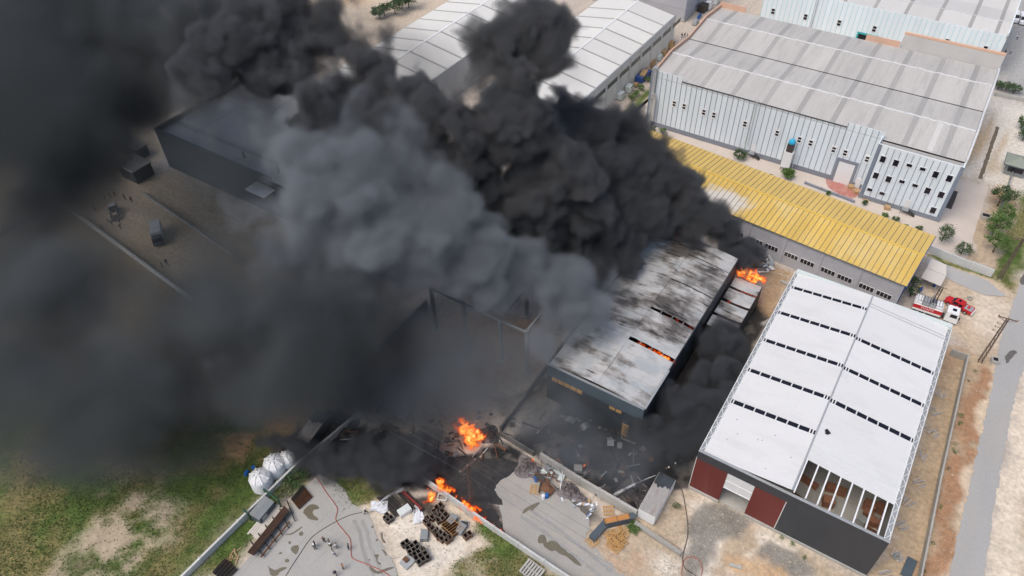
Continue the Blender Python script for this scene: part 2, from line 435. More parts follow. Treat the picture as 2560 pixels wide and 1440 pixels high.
# rubble ground right of the lane
paint([(1420, 1350), (1480, 1318), (1580, 1290), (1720, 1210), (1860, 1280), (2190, 1470), (2150, 1700), (1500, 1700), (1460, 1440)], (.50, .40, .29), 2.5)
paint([(1660, 1330), (1720, 1240), (1800, 1260), (1960, 1345), (2130, 1440), (1700, 1460), (1640, 1400)], WHITEST, 3, .8, np.clip((n_mid - .36) * 6, 0, 1))
paint([(1450, 1370), (1560, 1330), (1640, 1380), (1560, 1440), (1480, 1420)], (.45, .29, .19), 3, .6, np.clip((n_mid - .4) * 6, 0, 1))
paint([(1745, 1270), (1800, 1255), (1868, 1285), (1850, 1330), (1800, 1360), (1770, 1410), (1715, 1440), (1720, 1350)], GRAVEL, 1.2, .9)
paint([(1890, 1400), (1920, 1365), (1980, 1375), (2040, 1430), (2060, 1460), (1960, 1460)], GRAVEL, 1.0, .9)
paint([(1810, 1390), (1860, 1385), (1960, 1440), (1980, 1480), (1840, 1440)], (.52, .33, .17), 1.5, .8)
# soil along the new warehouse and the road
paint([(17.0, 60), (27.0, 60), (27.0, 117), (24, 122), (17, 119)], (.47, .355, .235), 2, px=False)
paint([(22.3, 50), (26.2, 50), (26.2, 116), (22.6, 116)], (.36, .20, .11), 2, .95, np.clip((n_mid * .6 + n_sm * .4 - .28) * 6, 0, 1), px=False)
paint([(17.3, 105), (26.5, 108), (26.3, 126), (18, 122)], ORANGE, 3, .85, np.clip((n_big - .33) * 5, 0, 1), px=False)
paint([(12, 126), (26, 119), (27, 145), (22, 146), (12, 146)], (.54, .43, .31), 3, px=False)
paint([(18, 128), (26, 124), (26.6, 138), (20, 136)], SAND, 3, .7, px=False)
paint([(25.6, 40), (27.4, 40), (27.0, 128), (25.6, 126)], (.62, .50, .37), 1.2, px=False)
paint([(29.5, 20), (60, 20), (60, 400), (33, 400), (30.5, 128)], SAND, 1.5, px=False)
paint([(34, 20), (36, 20), (36.5, 140), (34.4, 140)], (.42, .30, .19), 2, .6, np.clip((n_mid - .35) * 5, 0, 1), px=False)
grassy([(22.5, 143), (26.3, 142), (27.5, 160), (28, 184), (23.5, 184), (22.8, 165)], .63, 2, px=False, bare=(.46, .38, .22))
grassy([(9.5, 143.4), (22, 142.2), (22, 143.6), (9.5, 145)], .6, 1, px=False, bare=(.42, .35, .22))
paint([(16.6, 147), (22.8, 146), (22.6, 174), (16.6, 176)], (.45, .35, .25), 1.2, px=False)
paint([(10, 178), (40, 178), (40, 222), (10, 222)], WHITEST, 2, .85, px=False)
paint([(9.6, 175), (13, 176), (13.2, 206), (10, 206)], (.46, .33, .20), 1.5, .9, np.clip((n_mid - .3) * 5, 0, 1), px=False)
paint([(15, 182), (17.4, 182), (17.8, 204), (15.5, 204)], (.50, .39, .26), 1.5, .9, np.clip((n_mid - .3) * 5, 0, 1), px=False)
paint([(10.5, 172), (22, 171), (22, 178), (11, 178)], (.47, .27, .13), 2, .9, np.clip((n_mid - .3) * 5, 0, 1), px=False)
paint([(9.6, 226), (60, 226), (60, 300), (9.6, 300)], (.36, .355, .345), 2, px=False)
grassy([(-71, 150), (-68.2, 150), (-67.6, 178), (-70.4, 178)], .62, 1.5, px=False, bare=(.40, .33, .24))
# far upper left: orange field edge and pale yard
paint([(930, 0), (1010, 0), (985, 40), (930, 40)], (.52, .36, .20), 4)
paint([(-260, 130), (-146, 150), (-146, 260), (-260, 260)], (.55, .46, .36), 6, px=False)
paint([(-300, 172), (-176, 176), (-168, 260), (-300, 260)], (.50, .34, .19), 5, .9, px=False)
# burnt ground: oil and soot around the fires
for pts, a in (([(870, 1060), (980, 1070), (1110, 1140), (1250, 1120), (1300, 1130), (1330, 1170), (1240, 1215), (1262, 1290), (1235, 1290), (1270, 1350), (1250, 1345), (1120, 1245), (1000, 1215), (900, 1185), (700, 1190), (660, 1110), (760, 1070)], 1),
               ([(1195, 1150), (1300, 1175), (1225, 1220), (1255, 1270), (1212, 1262), (1235, 1300), (1262, 1330), (1255, 1345), (1180, 1285), (1110, 1235)], 1),
               ([(1330, 1010), (1640, 1040), (1715, 1130), (1690, 1230), (1590, 1290), (1340, 1150), (1270, 1100)], 1),
               ([(1630, 1000), (1730, 1040), (1740, 1190), (1690, 1215), (1600, 1180)], .6),
               ([(-43, 66), (-12.5, 66), (-12, 112), (-21, 113), (-43, 113)], .95)):
    paint(pts, CHAR, 1.0, a, px=pts[0][0] > 0)
    paint(pts, (.14, .125, .11), 1.0, .75 * a, np.clip((n_sm * .6 + n_mid * .4 - .52) * 9, 0, 1), px=pts[0][0] > 0)
paint([(1240, 1010), (1370, 960), (1400, 1060), (1290, 1090), (1260, 1085)], (.17, .16, .15), 2, .8)
paint([(1300, 1180), (1440, 1240), (1500, 1300), (1440, 1330), (1400, 1270), (1330, 1235)], (.05, .047, .043), 2, .85, np.clip((n_mid - .3) * 5, 0, 1))
paint([(905, 1195), (960, 1195), (1010, 1240), (1080, 1250), (1090, 1290), (1020, 1290), (960, 1245)], CHAR, .8, .9)
paint([(1905, 640), (1990, 690), (1960, 745), (1925, 790), (1895, 770), (1915, 700)], (.40, .28, .17), 2)
col *= (.86 + .28 * n_sm[..., None]) * (.9 + .2 * n_mid[..., None])

nx, ny = XX.shape
gm_ = bpy.data.meshes.new('ground')
gz = (fbm2(XX, YY, 9) - .5) * .10 + (n_sm - .5) * .05 - .06
vv = np.stack([XX, YY, gz], -1).reshape(-1, 3)
ii = np.arange(nx * ny).reshape(nx, ny)
ff = np.stack([ii[:-1, :-1], ii[1:, :-1], ii[1:, 1:], ii[:-1, 1:]], -1).reshape(-1, 4)
gm_.vertices.add(len(vv)); gm_.vertices.foreach_set('co', vv.astype(np.float32).ravel())
gm_.loops.add(ff.size); gm_.loops.foreach_set('vertex_index', ff.astype(np.int32).ravel())
gm_.polygons.add(len(ff)); gm_.polygons.foreach_set('loop_start', np.arange(0, ff.size, 4, dtype=np.int32))
gm_.update(calc_edges=True)
ca = gm_.color_attributes.new('soil', 'FLOAT_COLOR', 'POINT')
ca.data.foreach_set('color', np.concatenate([col.reshape(-1, 3), np.ones((nx * ny, 1))], 1).astype(np.float32).ravel())
gmat = bpy.data.materials.new('mixed_soil'); gmat.use_nodes = True
_n = gmat.node_tree; _b = _n.nodes['Principled BSDF']; _b.inputs['Roughness'].default_value = .95
_at = _n.nodes.new('ShaderNodeAttribute'); _at.attribute_name = 'soil'
_g = _n.nodes.new('ShaderNodeNewGeometry')
_t1 = _n.nodes.new('ShaderNodeTexNoise'); _t1.inputs['Scale'].default_value = 1.3; _t1.inputs['Detail'].default_value = 8; _t1.inputs['Roughness'].default_value = .7
_n.links.new(_g.outputs['Position'], _t1.inputs['Vector'])
_r1 = _n.nodes.new('ShaderNodeMapRange'); _r1.inputs[1].default_value = .3; _r1.inputs[2].default_value = .7; _r1.inputs[3].default_value = .72; _r1.inputs[4].default_value = 1.25
_n.links.new(_t1.outputs['Fac'], _r1.inputs[0])
_v = _n.nodes.new('ShaderNodeVectorMath'); _v.operation = 'SCALE'
_n.links.new(_at.outputs['Color'], _v.inputs[0]); _n.links.new(_r1.outputs[0], _v.inputs['Scale']); _n.links.new(_v.outputs[0], _b.inputs['Base Color'])
_bp = _n.nodes.new('ShaderNodeBump'); _bp.inputs['Strength'].default_value = .5; _bp.inputs['Distance'].default_value = .12
_n.links.new(_t1.outputs['Fac'], _bp.inputs['Height']); _n.links.new(_bp.outputs[0], _b.inputs['Normal'])
gm_.materials.append(gmat)
link('ground', gm_, kind='structure')


# ---- sheets laid on the ground: road, lanes, concrete yards, puddles
def ragged(pts, step=1.2, jit=.25, seed=1):
    r = random.Random(seed); out = []
    n = len(pts)
    for i in range(n):
        a = Vector(pts[i][:2]); b = Vector(pts[(i + 1) % n][:2])
        k = max(1, int((b - a).length / step))
        for j in range(k):
            p = a.lerp(b, j / k)
            out.append((p.x + r.uniform(-jit, jit), p.y + r.uniform(-jit, jit)))
    return out


def sheet(name, pts, z, m, step=1.2, jit=.25, seed=1, kind='structure', **k):
    q = ragged(pts, step, jit, seed)
    bm = bmesh.new()
    vs_ = [bm.verts.new((x, y, z)) for x, y in q]
    f = bm.faces.new(vs_)
    if f.normal.z < 0 or f.calc_area() and f.normal.z < 0: f.normal_flip()
    bmesh.ops.triangulate(bm, faces=bm.faces[:])
    me = bpy.data.meshes.new(name); bm.to_mesh(me); bm.free(); me.materials.append(m)
    return link(name, me, kind=kind, **k)


def smooth_closed(pts, k=3):
    for _ in range(k):
        n = len(pts); o = []
        for i in range(n):
            a, b = pts[i], pts[(i + 1) % n]
            o += [(a[0] * .75 + b[0] * .25, a[1] * .75 + b[1] * .25), (a[0] * .25 + b[0] * .75, a[1] * .25 + b[1] * .75)]
        pts = o
    return pts


mat['asphalt'] = mk('worn_asphalt', (.40, .395, .385), .9, .12, .15, 7, stretch=(1, .25, 1), dirt=(.44, .40, .34), dirt_amt=.4, dirt_scale=.25)
mat['lane'] = mk('dusty_concrete_lane', (.375, .362, .338), .85, .13, .25, 3, dirt=(.44, .39, .31), dirt_amt=.5, dirt_scale=.3)
mat['pad'] = mk('concrete_pad', (.365, .36, .345), .8, .12, .3, 3, dirt=(.46, .43, .37), dirt_amt=.45, dirt_scale=.22)
mat['wet'] = mk('muddy_water_stain', (.16, .145, .105), .35, .15, 1, 4)
mat['wet_oil'] = mk('oil_stain', (.024, .024, .025), .55, .5, .8, 4, dirt=(.075, .068, .06), dirt_amt=.7, dirt_scale=.5)
mat['factory_yard'] = mk('pale_concrete_apron', (.57, .50, .44), .9, .09, .2, 3, dirt=(.45, .40, .35), dirt_amt=.4, dirt_scale=.18)
mat['red_apron'] = mk('red_painted_concrete', (.42, .17, .14), .8, .15, .8, 4, dirt=(.5, .38, .33), dirt_amt=.8, dirt_scale=.5)
road_pts = [tuple(P(*a)[:2]) for a in ((2352, 1520), (2380, 1400), (2428, 1200), (2480, 960), (2500, 850), (2528, 770), (2590, 600))] + [tuple(P(*a)[:2]) for a in ((2690, 640), (2640, 780), (2590, 850), (2545, 960), (2522, 1060), (2490, 1240), (2466, 1400), (2450, 1520))]
sheet('road', road_pts, .02, mat['asphalt'], .5, .2, 4)
sheet('side_lane', [tuple(P(*a)[:2]) for a in ((2318, 642), (2390, 672), (2470, 700), (2516, 742), (2470, 740), (2400, 712), (2320, 672))], .016, mat['asphalt'], 1, .2, 5)
sheet('concrete_lane', [tuple(P(*a)[:2]) for a in ((1290, 1168), (1345, 1160), (1420, 1240), (1470, 1300), (1470, 1350), (1560, 1440), (1640, 1520), (1520, 1560), (1440, 1450), (1300, 1370), (1262, 1332), (1256, 1285), (1228, 1218))], .012, mat['lane'], .8, .35, 6)
sheet('concrete_yard', [tuple(P(*a)[:2]) for a in ((750, 1225), (800, 1185), (850, 1212), (880, 1255), (925, 1290), (940, 1330), (960, 1370), (985, 1410), (1000, 1470), (900, 1600), (520, 1560), (585, 1440), (620, 1400), (690, 1320), (730, 1260))], .012, mat['pad'], 1.0, .22, 7)
sheet('factory_apron', [(-63, 148), (-40, 147.5), (8, 143.5), (16.5, 147), (16.6, 176), (9.3, 176), (9.3, 156.3), (-8, 156.3), (-8, 159.8), (-63, 159.8), (-63.4, 206), (-67.6, 206), (-67.6, 160), (-70, 149)], .014, mat['factory_yard'], 1.5, .1, 8)
sheet('red_apron', [(-16.5, 159.7), (-8.2, 159.7), (-8.2, 157.2), (-9, 154.6), (-14.5, 156.2)], .03, mat['red_apron'], .8, .2, 9)
sheet('soot_slick', smooth_closed(px_poly([(1110, 1140), (1300, 1150), (1290, 1180), (1228, 1212), (1262, 1262), (1240, 1262), (1214, 1256), (1250, 1290), (1246, 1302), (1272, 1345), (1252, 1345), (1190, 1290), (1120, 1240), (1060, 1190)]), 1), .018, mat['wet_oil'], .5, .12, 10)
for k in range(5):      # expansion joints of the concrete yard
    a, b = P(600 + k * 85, 1440 - k * 10), P(780 + k * 55, 1225 + k * 42)
    d_ = (b - a).normalized(); n_ = Vector((-d_.y, d_.x, 0)) * .03
    me = MB().poly([tuple(a - n_ + Vector((0, 0, .0165))), tuple(b - n_ + Vector((0, 0, .0165))), tuple(b + n_ + Vector((0, 0, .0165))), tuple(a + n_ + Vector((0, 0, .0165)))][::-1]).mesh('concrete_joint', mat['old_concrete'])
    link('concrete_joint', me, kind='structure')
mat['tyre_mark'] = mk('tyre_mark', (.315, .31, .30), .85, .15, .8, 4)
for k, pp in enumerate(([(885, 1300), (900, 1330), (905, 1365), (915, 1400), (935, 1440)], [(905, 1300), (918, 1330), (925, 1365), (940, 1400), (962, 1440)], [(1300, 1290), (1360, 1330), (1430, 1385), (1500, 1440)], [(1325, 1275), (1385, 1315), (1455, 1370), (1530, 1430)])):
    q = [P(*a) for a in pp]; lft = []; rgt = []
    for i, v in enumerate(q):
        d_ = (q[min(i + 1, len(q) - 1)] - q[max(i - 1, 0)]).normalized(); n_ = Vector((-d_.y, d_.x, 0)) * .28; lft.append((v + n_)[:2]); rgt.append((v - n_)[:2])
    sheet('tyre_mark', lft + rgt[::-1], .0175 + .0004 * k, mat['tyre_mark'], .6, .07, k)
# puddles and wet runs
zz = 11.08


def y_(x, y): return (740 + x / zz, 1310 + y / zz)


def l_(x, y): return (520 + x / 4.5, 1120 + y / 4.5)


def k_(x, y): return (880 + x / 5.76, 1190 + y / 5.76)


def m_(x, y): return (1270 + x / 4.8, 1100 + y / 4.8)


PUD = [[m_(*a) for a in ((350, 1210), (375, 1140), (430, 1130), (460, 1180), (470, 1240), (500, 1205), (580, 1215), (620, 1260), (640, 1290), (690, 1310), (710, 1350), (770, 1375), (830, 1440), (900, 1520), (820, 1500), (740, 1430), (690, 1390), (620, 1370), (570, 1320), (520, 1340), (470, 1310), (425, 1270), (420, 1235), (370, 1245))],
       [m_(*a) for a in ((165, 890), (190, 830), (240, 800), (320, 760), (380, 740), (380, 770), (340, 800), (290, 860), (270, 830), (210, 870))],
       [l_(*a) for a in ((920, 1130), (970, 1095), (1020, 1090), (1025, 1150), (990, 1205), (960, 1180))], [l_(*a) for a in ((1015, 970), (1045, 935), (1075, 945), (1070, 985), (1035, 990))],
       [l_(*a) for a in ((1060, 720), (1130, 640), (1200, 630), (1250, 660), (1250, 690), (1190, 690), (1170, 740), (1250, 800), (1230, 820), (1130, 800), (1100, 760))],
       [l_(*a) for a in ((860, 1270), (880, 1245), (915, 1255), (910, 1285), (875, 1290))], [l_(*a) for a in ((665, 1310), (700, 1350), (760, 1380), (830, 1340), (895, 1340), (880, 1360), (800, 1400), (790, 1440), (700, 1440), (690, 1370))],
       [l_(*a) for a in ((790, 1190), (820, 1165), (840, 1180), (815, 1200))], [l_(*a) for a in ((900, 1060), (925, 1045), (940, 1070), (915, 1090))], [l_(*a) for a in ((705, 1060), (735, 1035), (755, 1055), (720, 1078))],
       [l_(*a) for a in ((870, 968), (940, 960), (1000, 920), (1060, 880), (1068, 890), (1010, 935), (945, 978), (880, 980))],
       [k_(*a) for a in ((310, 1130), (395, 1130), (385, 1160), (365, 1190), (375, 1240), (430, 1260), (400, 1280), (365, 1260), (340, 1180))], [k_(*a) for a in ((415, 1050), (470, 1070), (505, 1130), (490, 1155), (455, 1100))],
       [k_(*a) for a in ((240, 1290), (310, 1330), (370, 1380), (480, 1330), (600, 1305), (605, 1330), (480, 1370), (400, 1420), (290, 1390))], [k_(*a) for a in ((235, 1205), (255, 1190), (270, 1215), (245, 1225))], [k_(*a) for a in ((340, 915), (370, 900), (380, 930), (350, 940))],
       [k_(*a) for a in ((410, 860), (420, 800), (440, 830), (440, 900), (490, 960), (460, 975), (425, 910))], [k_(*a) for a in ((275, 730), (300, 708), (315, 740), (285, 755))]]
for i, p in enumerate(PUD):
    sheet('puddle', smooth_closed(px_poly(p), 1), .022 + .0003 * i, mat['wet'], .5, .02, i)
for i, p in enumerate(([(2513, 888), (2530, 873), (2545, 880), (2530, 893), (2516, 912), (2512, 900)], [(2549, 700), (2562, 680), (2564, 712), (2552, 712)])):
    sheet('road_stain', smooth_closed(px_poly(p), 1), .026, mk('road_oil_stain', (.13, .12, .11), .8, .3, 1.5), .4, .1, i)

# grass: tufts over the green areas
_r = np.random.RandomState(9)
tv = []; tf = []
cand = _r.rand(90000, 2) * np.array([GX[-1] - GX[0], GY[-1] - GY[0]]) * 0
cand = np.concatenate([np.stack([_r.uniform(-150, -40, 120000), _r.uniform(-6, 44, 120000)], 1), np.stack([_r.uniform(-45, -15, 12000), _r.uniform(25, 44, 12000)], 1), np.stack([_r.uniform(8, 30, 8000), _r.uniform(140, 186, 8000)], 1)])
ix = np.clip(np.searchsorted(GX, cand[:, 0]), 0, nx - 1); iy = np.clip(np.searchsorted(GY, cand[:, 1]), 0, ny - 1)
keep = _r.rand(len(cand)) < grass_w[ix, iy] ** 1.3
for (x, y) in cand[keep]:
    for q in range(2):
        a = _r.uniform(0, 6.283); h = _r.uniform(.05, .26); w = _r.uniform(.03, .09); l = _r.uniform(.05, .3)
        n0 = len(tv); dx, dy = math.cos(a), math.sin(a)
        tv += [(x - dy * w, y + dx * w, -.1), (x + dy * w, y - dx * w, -.1), (x + dx * l + _r.uniform(-.1, .1), y + dy * l, h)]
        tf.append((n0, n0 + 1, n0 + 2))
me = bpy.data.meshes.new('grass'); me.from_pydata(tv, [], tf); me.materials.append(mat['grass'])
link('grass', me, kind='stuff', label='patchy green and dry grass on the field')
# ---------------------------------------------------------------- new white warehouse
def lattice_rail(mb, a, b, w, z, step=1.1, r=.05):
    """flat zigzag lattice between two parallel rails running along y"""
    (x0, y0), (x1, y1) = a, b
    n = int(abs(y1 - y0) / step)
    mb.tube([(x0, y0, z), (x0, y1, z)], r * 1.6, 4); mb.tube([(x0 + w, y0, z), (x0 + w, y1, z)], r * 1.6, 4)
    for i in range(n):
        ya = y0 + (y1 - y0) * i / n; yb = y0 + (y1 - y0) * (i + 1) / n
        mb.tube([(x0 + (w if i % 2 else 0), ya, z), (x0 + (0 if i % 2 else w), yb, z)], r, 4)


WX0, WX1, WXR, WY0, WY1, WE, WR = -11.3, 15.95, 2.45, 66.0, 112.6, 10.0, 11.2
W = thing('warehouse', 'new white-roofed warehouse with dark grey and red front and open corner in its roof', 'warehouse', (WX0, WY0, 0))
o = (WX0, WY0)
XL, XR_ = WX0 + .75, WX1 - .75


def wz(x): return WR - (WR - WE) * (abs(x - WXR) / (WXR - XL if x < WXR else XR_ - WXR))


bands_l = [(66.3, 77.15), (78.05, 84.75), (85.6, 92.45), (93.3, 100.1), (100.95, 107.6), (108.4, 112.0)]
bands_r = [(72.4, 84.45), (85.35, 92.15), (93.0, 99.75), (100.6, 112.0)]
for bl, xa, xb in ((bands_l, XL, WXR - .12), (bands_r, WXR + .12, XR_)):
    for ya, yb in bl:
        put('roof_panel', MB(o).slab([(xa, ya, wz(xa)), (xb, ya, wz(xb)), (xb, yb, wz(xb)), (xa, yb, wz(xa))], .1), mat['white_roof'], W)
pane_me = None
strips = [(77.15, 78.05, 0), (84.75, 85.6, 0), (92.45, 93.3, 0), (100.1, 100.95, 0), (107.6, 108.4, 0), (84.45, 85.35, 1), (92.15, 93.0, 1), (99.75, 100.6, 1)]
for ya, yb, side in strips:
    xa, xb = (XL, WXR - .12) if side == 0 else (WXR + .12, XR_)
    n = 7
    pw = (abs(xb - xa) - .8) / n
    s0 = xb if side == 0 else xa; sg = -1 if side == 0 else 1
    cur = s0
    cells = [(.25, .18), (.25, .18)] + [(pw - .22, .18)] * n
    for k, (w, gap) in enumerate(cells):
        x0 = cur; x1 = cur + sg * w
        lo, hi = min(x0, x1), max(x0, x1)
        put('skylight_pane', MB(o).slab([(lo, ya + .02, wz(lo) - .07), (hi, ya + .02, wz(hi) - .07), (hi, yb - .02, wz(hi) - .07), (lo, yb - .02, wz(lo) - .07)], .03), mat['glass_dark'], W)
        g0, g1 = x1, x1 + sg * gap
        lo, hi = min(g0, g1), max(g0, g1)
        if XL <= lo and hi <= XR_:
            put('skylight_bar', MB(o).slab([(lo, ya, wz(lo) - .01), (hi, ya, wz(hi) - .01), (hi, yb, wz(hi) - .01), (lo, yb, wz(lo) - .01)], .1), mat['white_roof'], W)
        cur = g1
put('ridge_cap', MB(o).box(WXR - .13, 66.3, WR - .02, WXR + .13, 112, WR + .05), mat['steel'], W)
for y in (73.6, 75.0, 76.0, 108.9, 109.6):     # flashings and walkway seams on the right slope
    mb = MB(o); mb.slab([(WXR + .2, y, wz(WXR + .2) + .04), (XR_, y, wz(XR_) + .04), (XR_, y + .12, wz(XR_) + .04), (WXR + .2, y + .12, wz(WXR + .2) + .04)], .03)
    put('roof_flashing', mb, mat['pale_green'] if y < 100 else mat['steel'], W)
r2 = random.Random(4)
c = P(2068, 1082, 10.9)
pts = []
for k in range(22):
    a = k / 22 * 6.283; rr = r2.uniform(.32, .72)
    pts.append((c.x + rr * math.cos(a), c.y + rr * math.sin(a) * .8, wz(c.x) + .06 + .0 * k))
put('scorch_hole', MB(o).poly(pts), mat['void'], W)
for k in range(8):
    x, y = rnd.uniform(XL + 1, WXR - 1), rnd.uniform(67.5, 76)
    put('roof_vent_cap', MB(o).lathe([(.09, 0), (.09, .12), (.03, .16)], (x, y, wz(x)), 8), mat['steel'], W)
# rafters across the open corner
for k in range(8):
    x = WXR + .3 + k * 1.66
    put('rafter', MB(o).hexa([(x - .1, 66.3, wz(x) - .45), (x + .1, 66.3, wz(x) - .45), (x + .1, 72.5, wz(x) - .45), (x - .1, 72.5, wz(x) - .45)],
                             [(x - .1, 66.3, wz(x)), (x + .1, 66.3, wz(x)), (x + .1, 72.5, wz(x)), (x - .1, 72.5, wz(x))]), mat['white_paint'], W)
# walls
put('front_parapet', MB(o).box(WX0, 65.9, 8.4, WX1, 66.25, 10.32), mat['dark_clad'], W)
put('parapet_cap', MB(o).box(WX0 - .03, 65.86, 10.32, WX1 + .03, 66.3, 10.38), mat['steel'], W)
put('red_panel', MB(o).box(WX0, 65.95, .55, -6.4, 66.2, 8.4), mat['red_clad'], W)
put('red_panel', MB(o).box(-2.25, 65.95, .55, 2.35, 66.2, 8.4), mat['red_clad'], W)
put('corner_trim', MB(o).box(2.35, 65.93, .5, 2.45, 66.2, 8.4), mat['white_paint'], W)
put('corner_trim', MB(o).box(WX0 - .08, 65.93, .5, WX0, 66.2, 8.4), mat['white_paint'], W)
put('dark_front_panel', MB(o).box(2.45, 65.9, .55, WX1, 66.2, 8.39), mat['dark_clad'], W)
for a, b in ((WX0, -6.4), (-2.25, WX1)):
    put('plinth', MB(o).box(a, 65.75, 0, b, 66.2, .55), mat['concrete'], W)
tr = put('gate_transom', MB(o).box(-6.4, 66.0, 4.5, -2.25, 66.1, 8.4), mat['shutter'], W)
put('frame', MB(o).box(-6.4, 65.94, 4.38, -2.25, 66.0, 4.55).box(-4.38, 65.96, 4.55, -4.28, 66.0, 8.4).box(-6.4, 65.96, 6.3, -4.38, 66.0, 6.38).box(-4.28, 65.96, 6.3, -2.25, 66.0, 6.38), mat['white_paint'], tr)
put('side_wall', MB(o).box(WX0, 66.25, 0, WX0 + .2, WY1, 9.6), mat['concrete'], W)
put('side_wall', MB(o).box(WX1 - .2, 66.25, 0, WX1, WY1, 9.6), mat['concrete'], W)
put('back_wall', MB(o).box(WX0 + .2, WY1 - .25, 0, WX1 - .2, WY1, 9.9), mat['concrete'], W)
put('back_parapet', MB(o).hexa([(XL - .6, 112.0, 9.6), (XR_ + .6, 112.0, 9.6), (XR_ + .6, 112.9, 9.6), (XL - .6, 112.9, 9.6)], [(XL - .6, 112.0, 10.4), (XR_ + .6, 112.0, 10.4), (XR_ + .6, 112.9, 10.4), (XL - .6, 112.9, 10.4)]), mat['pale_green'], W)
put('shade_wall', MB(o).box(WX0 + .2, 86.5, 0, WX1 - .2, 86.7, 9.4), mat['void'], W)  # added near-black wall; its colour stands for the shade under the roof
put('floor_slab', MB(o).box(WX0 + .2, 66.2, 0, WX1 - .2, WY1 - .25, .12), mat['concrete'], W)
for x in (WX0 + .02, WX1 - .7):
    mb = MB(o); lattice_rail(mb, (x, 66.4), (x, 112.4), .66, 10.0)
    put('eave_lattice', mb, mat['white_paint'], W)
    put('eave_plate', MB(o).box(x - .02, 66.3, 9.62, x + .68, 112.4, 9.7), mat['steel'], W)
put('gutter', MB(o).box(XL - .14, 66.3, 9.55, XL - .01, 112, 9.75), mat['grey_metal'], W)
put('gutter', MB(o).box(XR_ + .01, 66.3, 9.55, XR_ + .14, 112, 9.75), mat['grey_metal'], W)
# goods standing inside, seen through the open corner
g9 = [(1100, 880), (1120, 770), (1200, 800), (1410, 910), (1490, 930), (1350, 1015), (1420, 1020), (1510, 1060), (950, 720), (1430, 1085), (880, 835), (1400, 960)]
g9s = [(1.6, 1.4, 1.5), (1.4, 1.2, 1.1), (1.4, 1.2, 1.1), (1.7, 1.3, 1.5), (1.4, 1.3, 1.6), (1.3, 1.2, 1.2), (1.3, 1.2, 1.3), (1.9, 1.4, 1.3), (3.4, .8, .9), (2.2, .7, .4), (2.0, .8, .4), (1.3, 1.0, 1.0)]
for i in range(12):
    q = P(1700 + g9[i][0] / 2.977, 960 + g9[i][1] / 2.977, .7); x, y = q.x, q.y; sx, sy, h = g9s[i]; m = 'steel' if i == 5 else 'rust' if i in (9, 10) else 'card'
    c_ = thing('crate', ['brown wrapped crate below the leftmost roof beams inside the warehouse', 'low brown crate behind the warehouse crate by the wall', 'brown crate with pale stripe on the warehouse floor', 'tall brown crate in the right group inside the warehouse', 'tall brown crate farthest back in the right group', 'grey metal crate among brown ones inside the warehouse',
                         'brown crate beside the grey metal one', 'brown crate in the front right corner of the open warehouse bay', 'long brown stack along the left side of the open bay', 'flat rusty stack at the front of the open bay', 'low rusty stack below the first roof beam', 'brown crate at the back of the open bay'][i], 'crate', (x, y, .12), rnd.uniform(-.3, .3), 'goods inside the new warehouse')
    put('box', MB().box(-sx / 2, -sy / 2, .12, sx / 2, sy / 2, h), mat[m], c_)
    put('pallet', MB().box(-sx / 2 - .03, -sy / 2 - .03, 0, sx / 2 + .03, sy / 2 + .03, .11), mat['wood'], c_)

# ---------------------------------------------------------------- pale blue factory
BX0, BX1, BY0, BYO, BY1 = -63.4, 9.2, 159.9, 156.4, 206.0
B = thing('factory', 'long pale blue factory with grey ribbed roof and white window pairs', 'factory', (BX0, BYO, 0))
o = (BX0, BYO)
put('plinth', MB(o).box(BX0 - .1, BY0 - .12, 0, -8, BY0 + .2, 1.25), mat['plinth'], B)
put('plinth', MB(o).box(-8.15, BYO - .12, 0, BX1 + .12, BYO + .2, 1.1), mat['plinth'], B)
PW = 1.32
me = MB().box(.03, 0, 0, PW - .03, .14, 13.1).mesh('wall_panel', mat['blue_wall'])
rib = MB().box(-.05, -.09, 0, .05, .03, 13.1).mesh('wall_rib', mat['blue_seam'])
n = int((-15.4 + 55.2) / PW)
x = -55.2; k = 0
while x < -15.5:
    link('wall_panel', me, B, (x - BX0, BY0 - BYO, 1.25)); link('wall_rib', rib, B, (x - BX0, BY0 - BYO, 1.25)); x += PW
me2 = MB().box(.03, 0, 0, PW - .03, .14, 14.2).mesh('wall_panel', mat['blue_wall'])
rib2 = MB().box(-.05, -.09, 0, .05, .03, 14.2).mesh('wall_rib', mat['blue_seam'])
for xs, ne in ((-61.8, 5), (-15.55, 6)):
    for k in range(ne): link('wall_panel', me2, B, (xs + k * PW - BX0, BY0 - BYO - .02, 1.25)); link('wall_rib', rib2, B, (xs + k * PW - BX0, BY0 - BYO - .02, 1.25))
put('corner_pier', MB(o).box(BX0, BY0 - .1, 0, BX0 + 1.5, BY0 + .2, 15.3), mat['blue_seam'], B)
# office block front
OW = (BX1 + 8.0 - 1.5) / 12
me3 = MB().box(.03, 0, 0, OW - .03, .14, 13.3).mesh('office_panel', mat['blue_wall'])
rib3 = MB().box(-.05, -.09, 0, .05, .03, 13.0).mesh('wall_rib', mat['blue_seam'])
for k in range(12):
    link('wall_panel', me3, B, (-7.2 + k * OW - BX0, 0, 1.1))
    if k: link('wall_rib', rib3, B, (-7.2 + k * OW - BX0, 0, 1.1))
for a in (-8.0, BX1 - .75):
    put('corner_pier', MB(o).box(a, BYO - .06, 1.1, a + .75, BYO + .16, 14.45), mat['blue_seam'], B)
put('office_return_wall', MB(o).box(-8.1, BYO + .16, 0, -7.9, BY0, 14.4), mat['blue_wall'], B)
# inner body closes the building
put('side_wall', MB(o).box(BX0 + .05, BY0 + .2, 0, BX0 + .3, BY1, 13.6), mat['blue_wall'], B)
put('side_wall', MB(o).box(BX1 - .3, BYO + .16, 0, BX1 - .02, BY1, 13.6), mat['blue_wall'], B)
put('back_wall', MB(o).box(BX0 + .3, BY1 - .25, 0, BX1 - .3, BY1, 13.4), mat['blue_wall'], B)


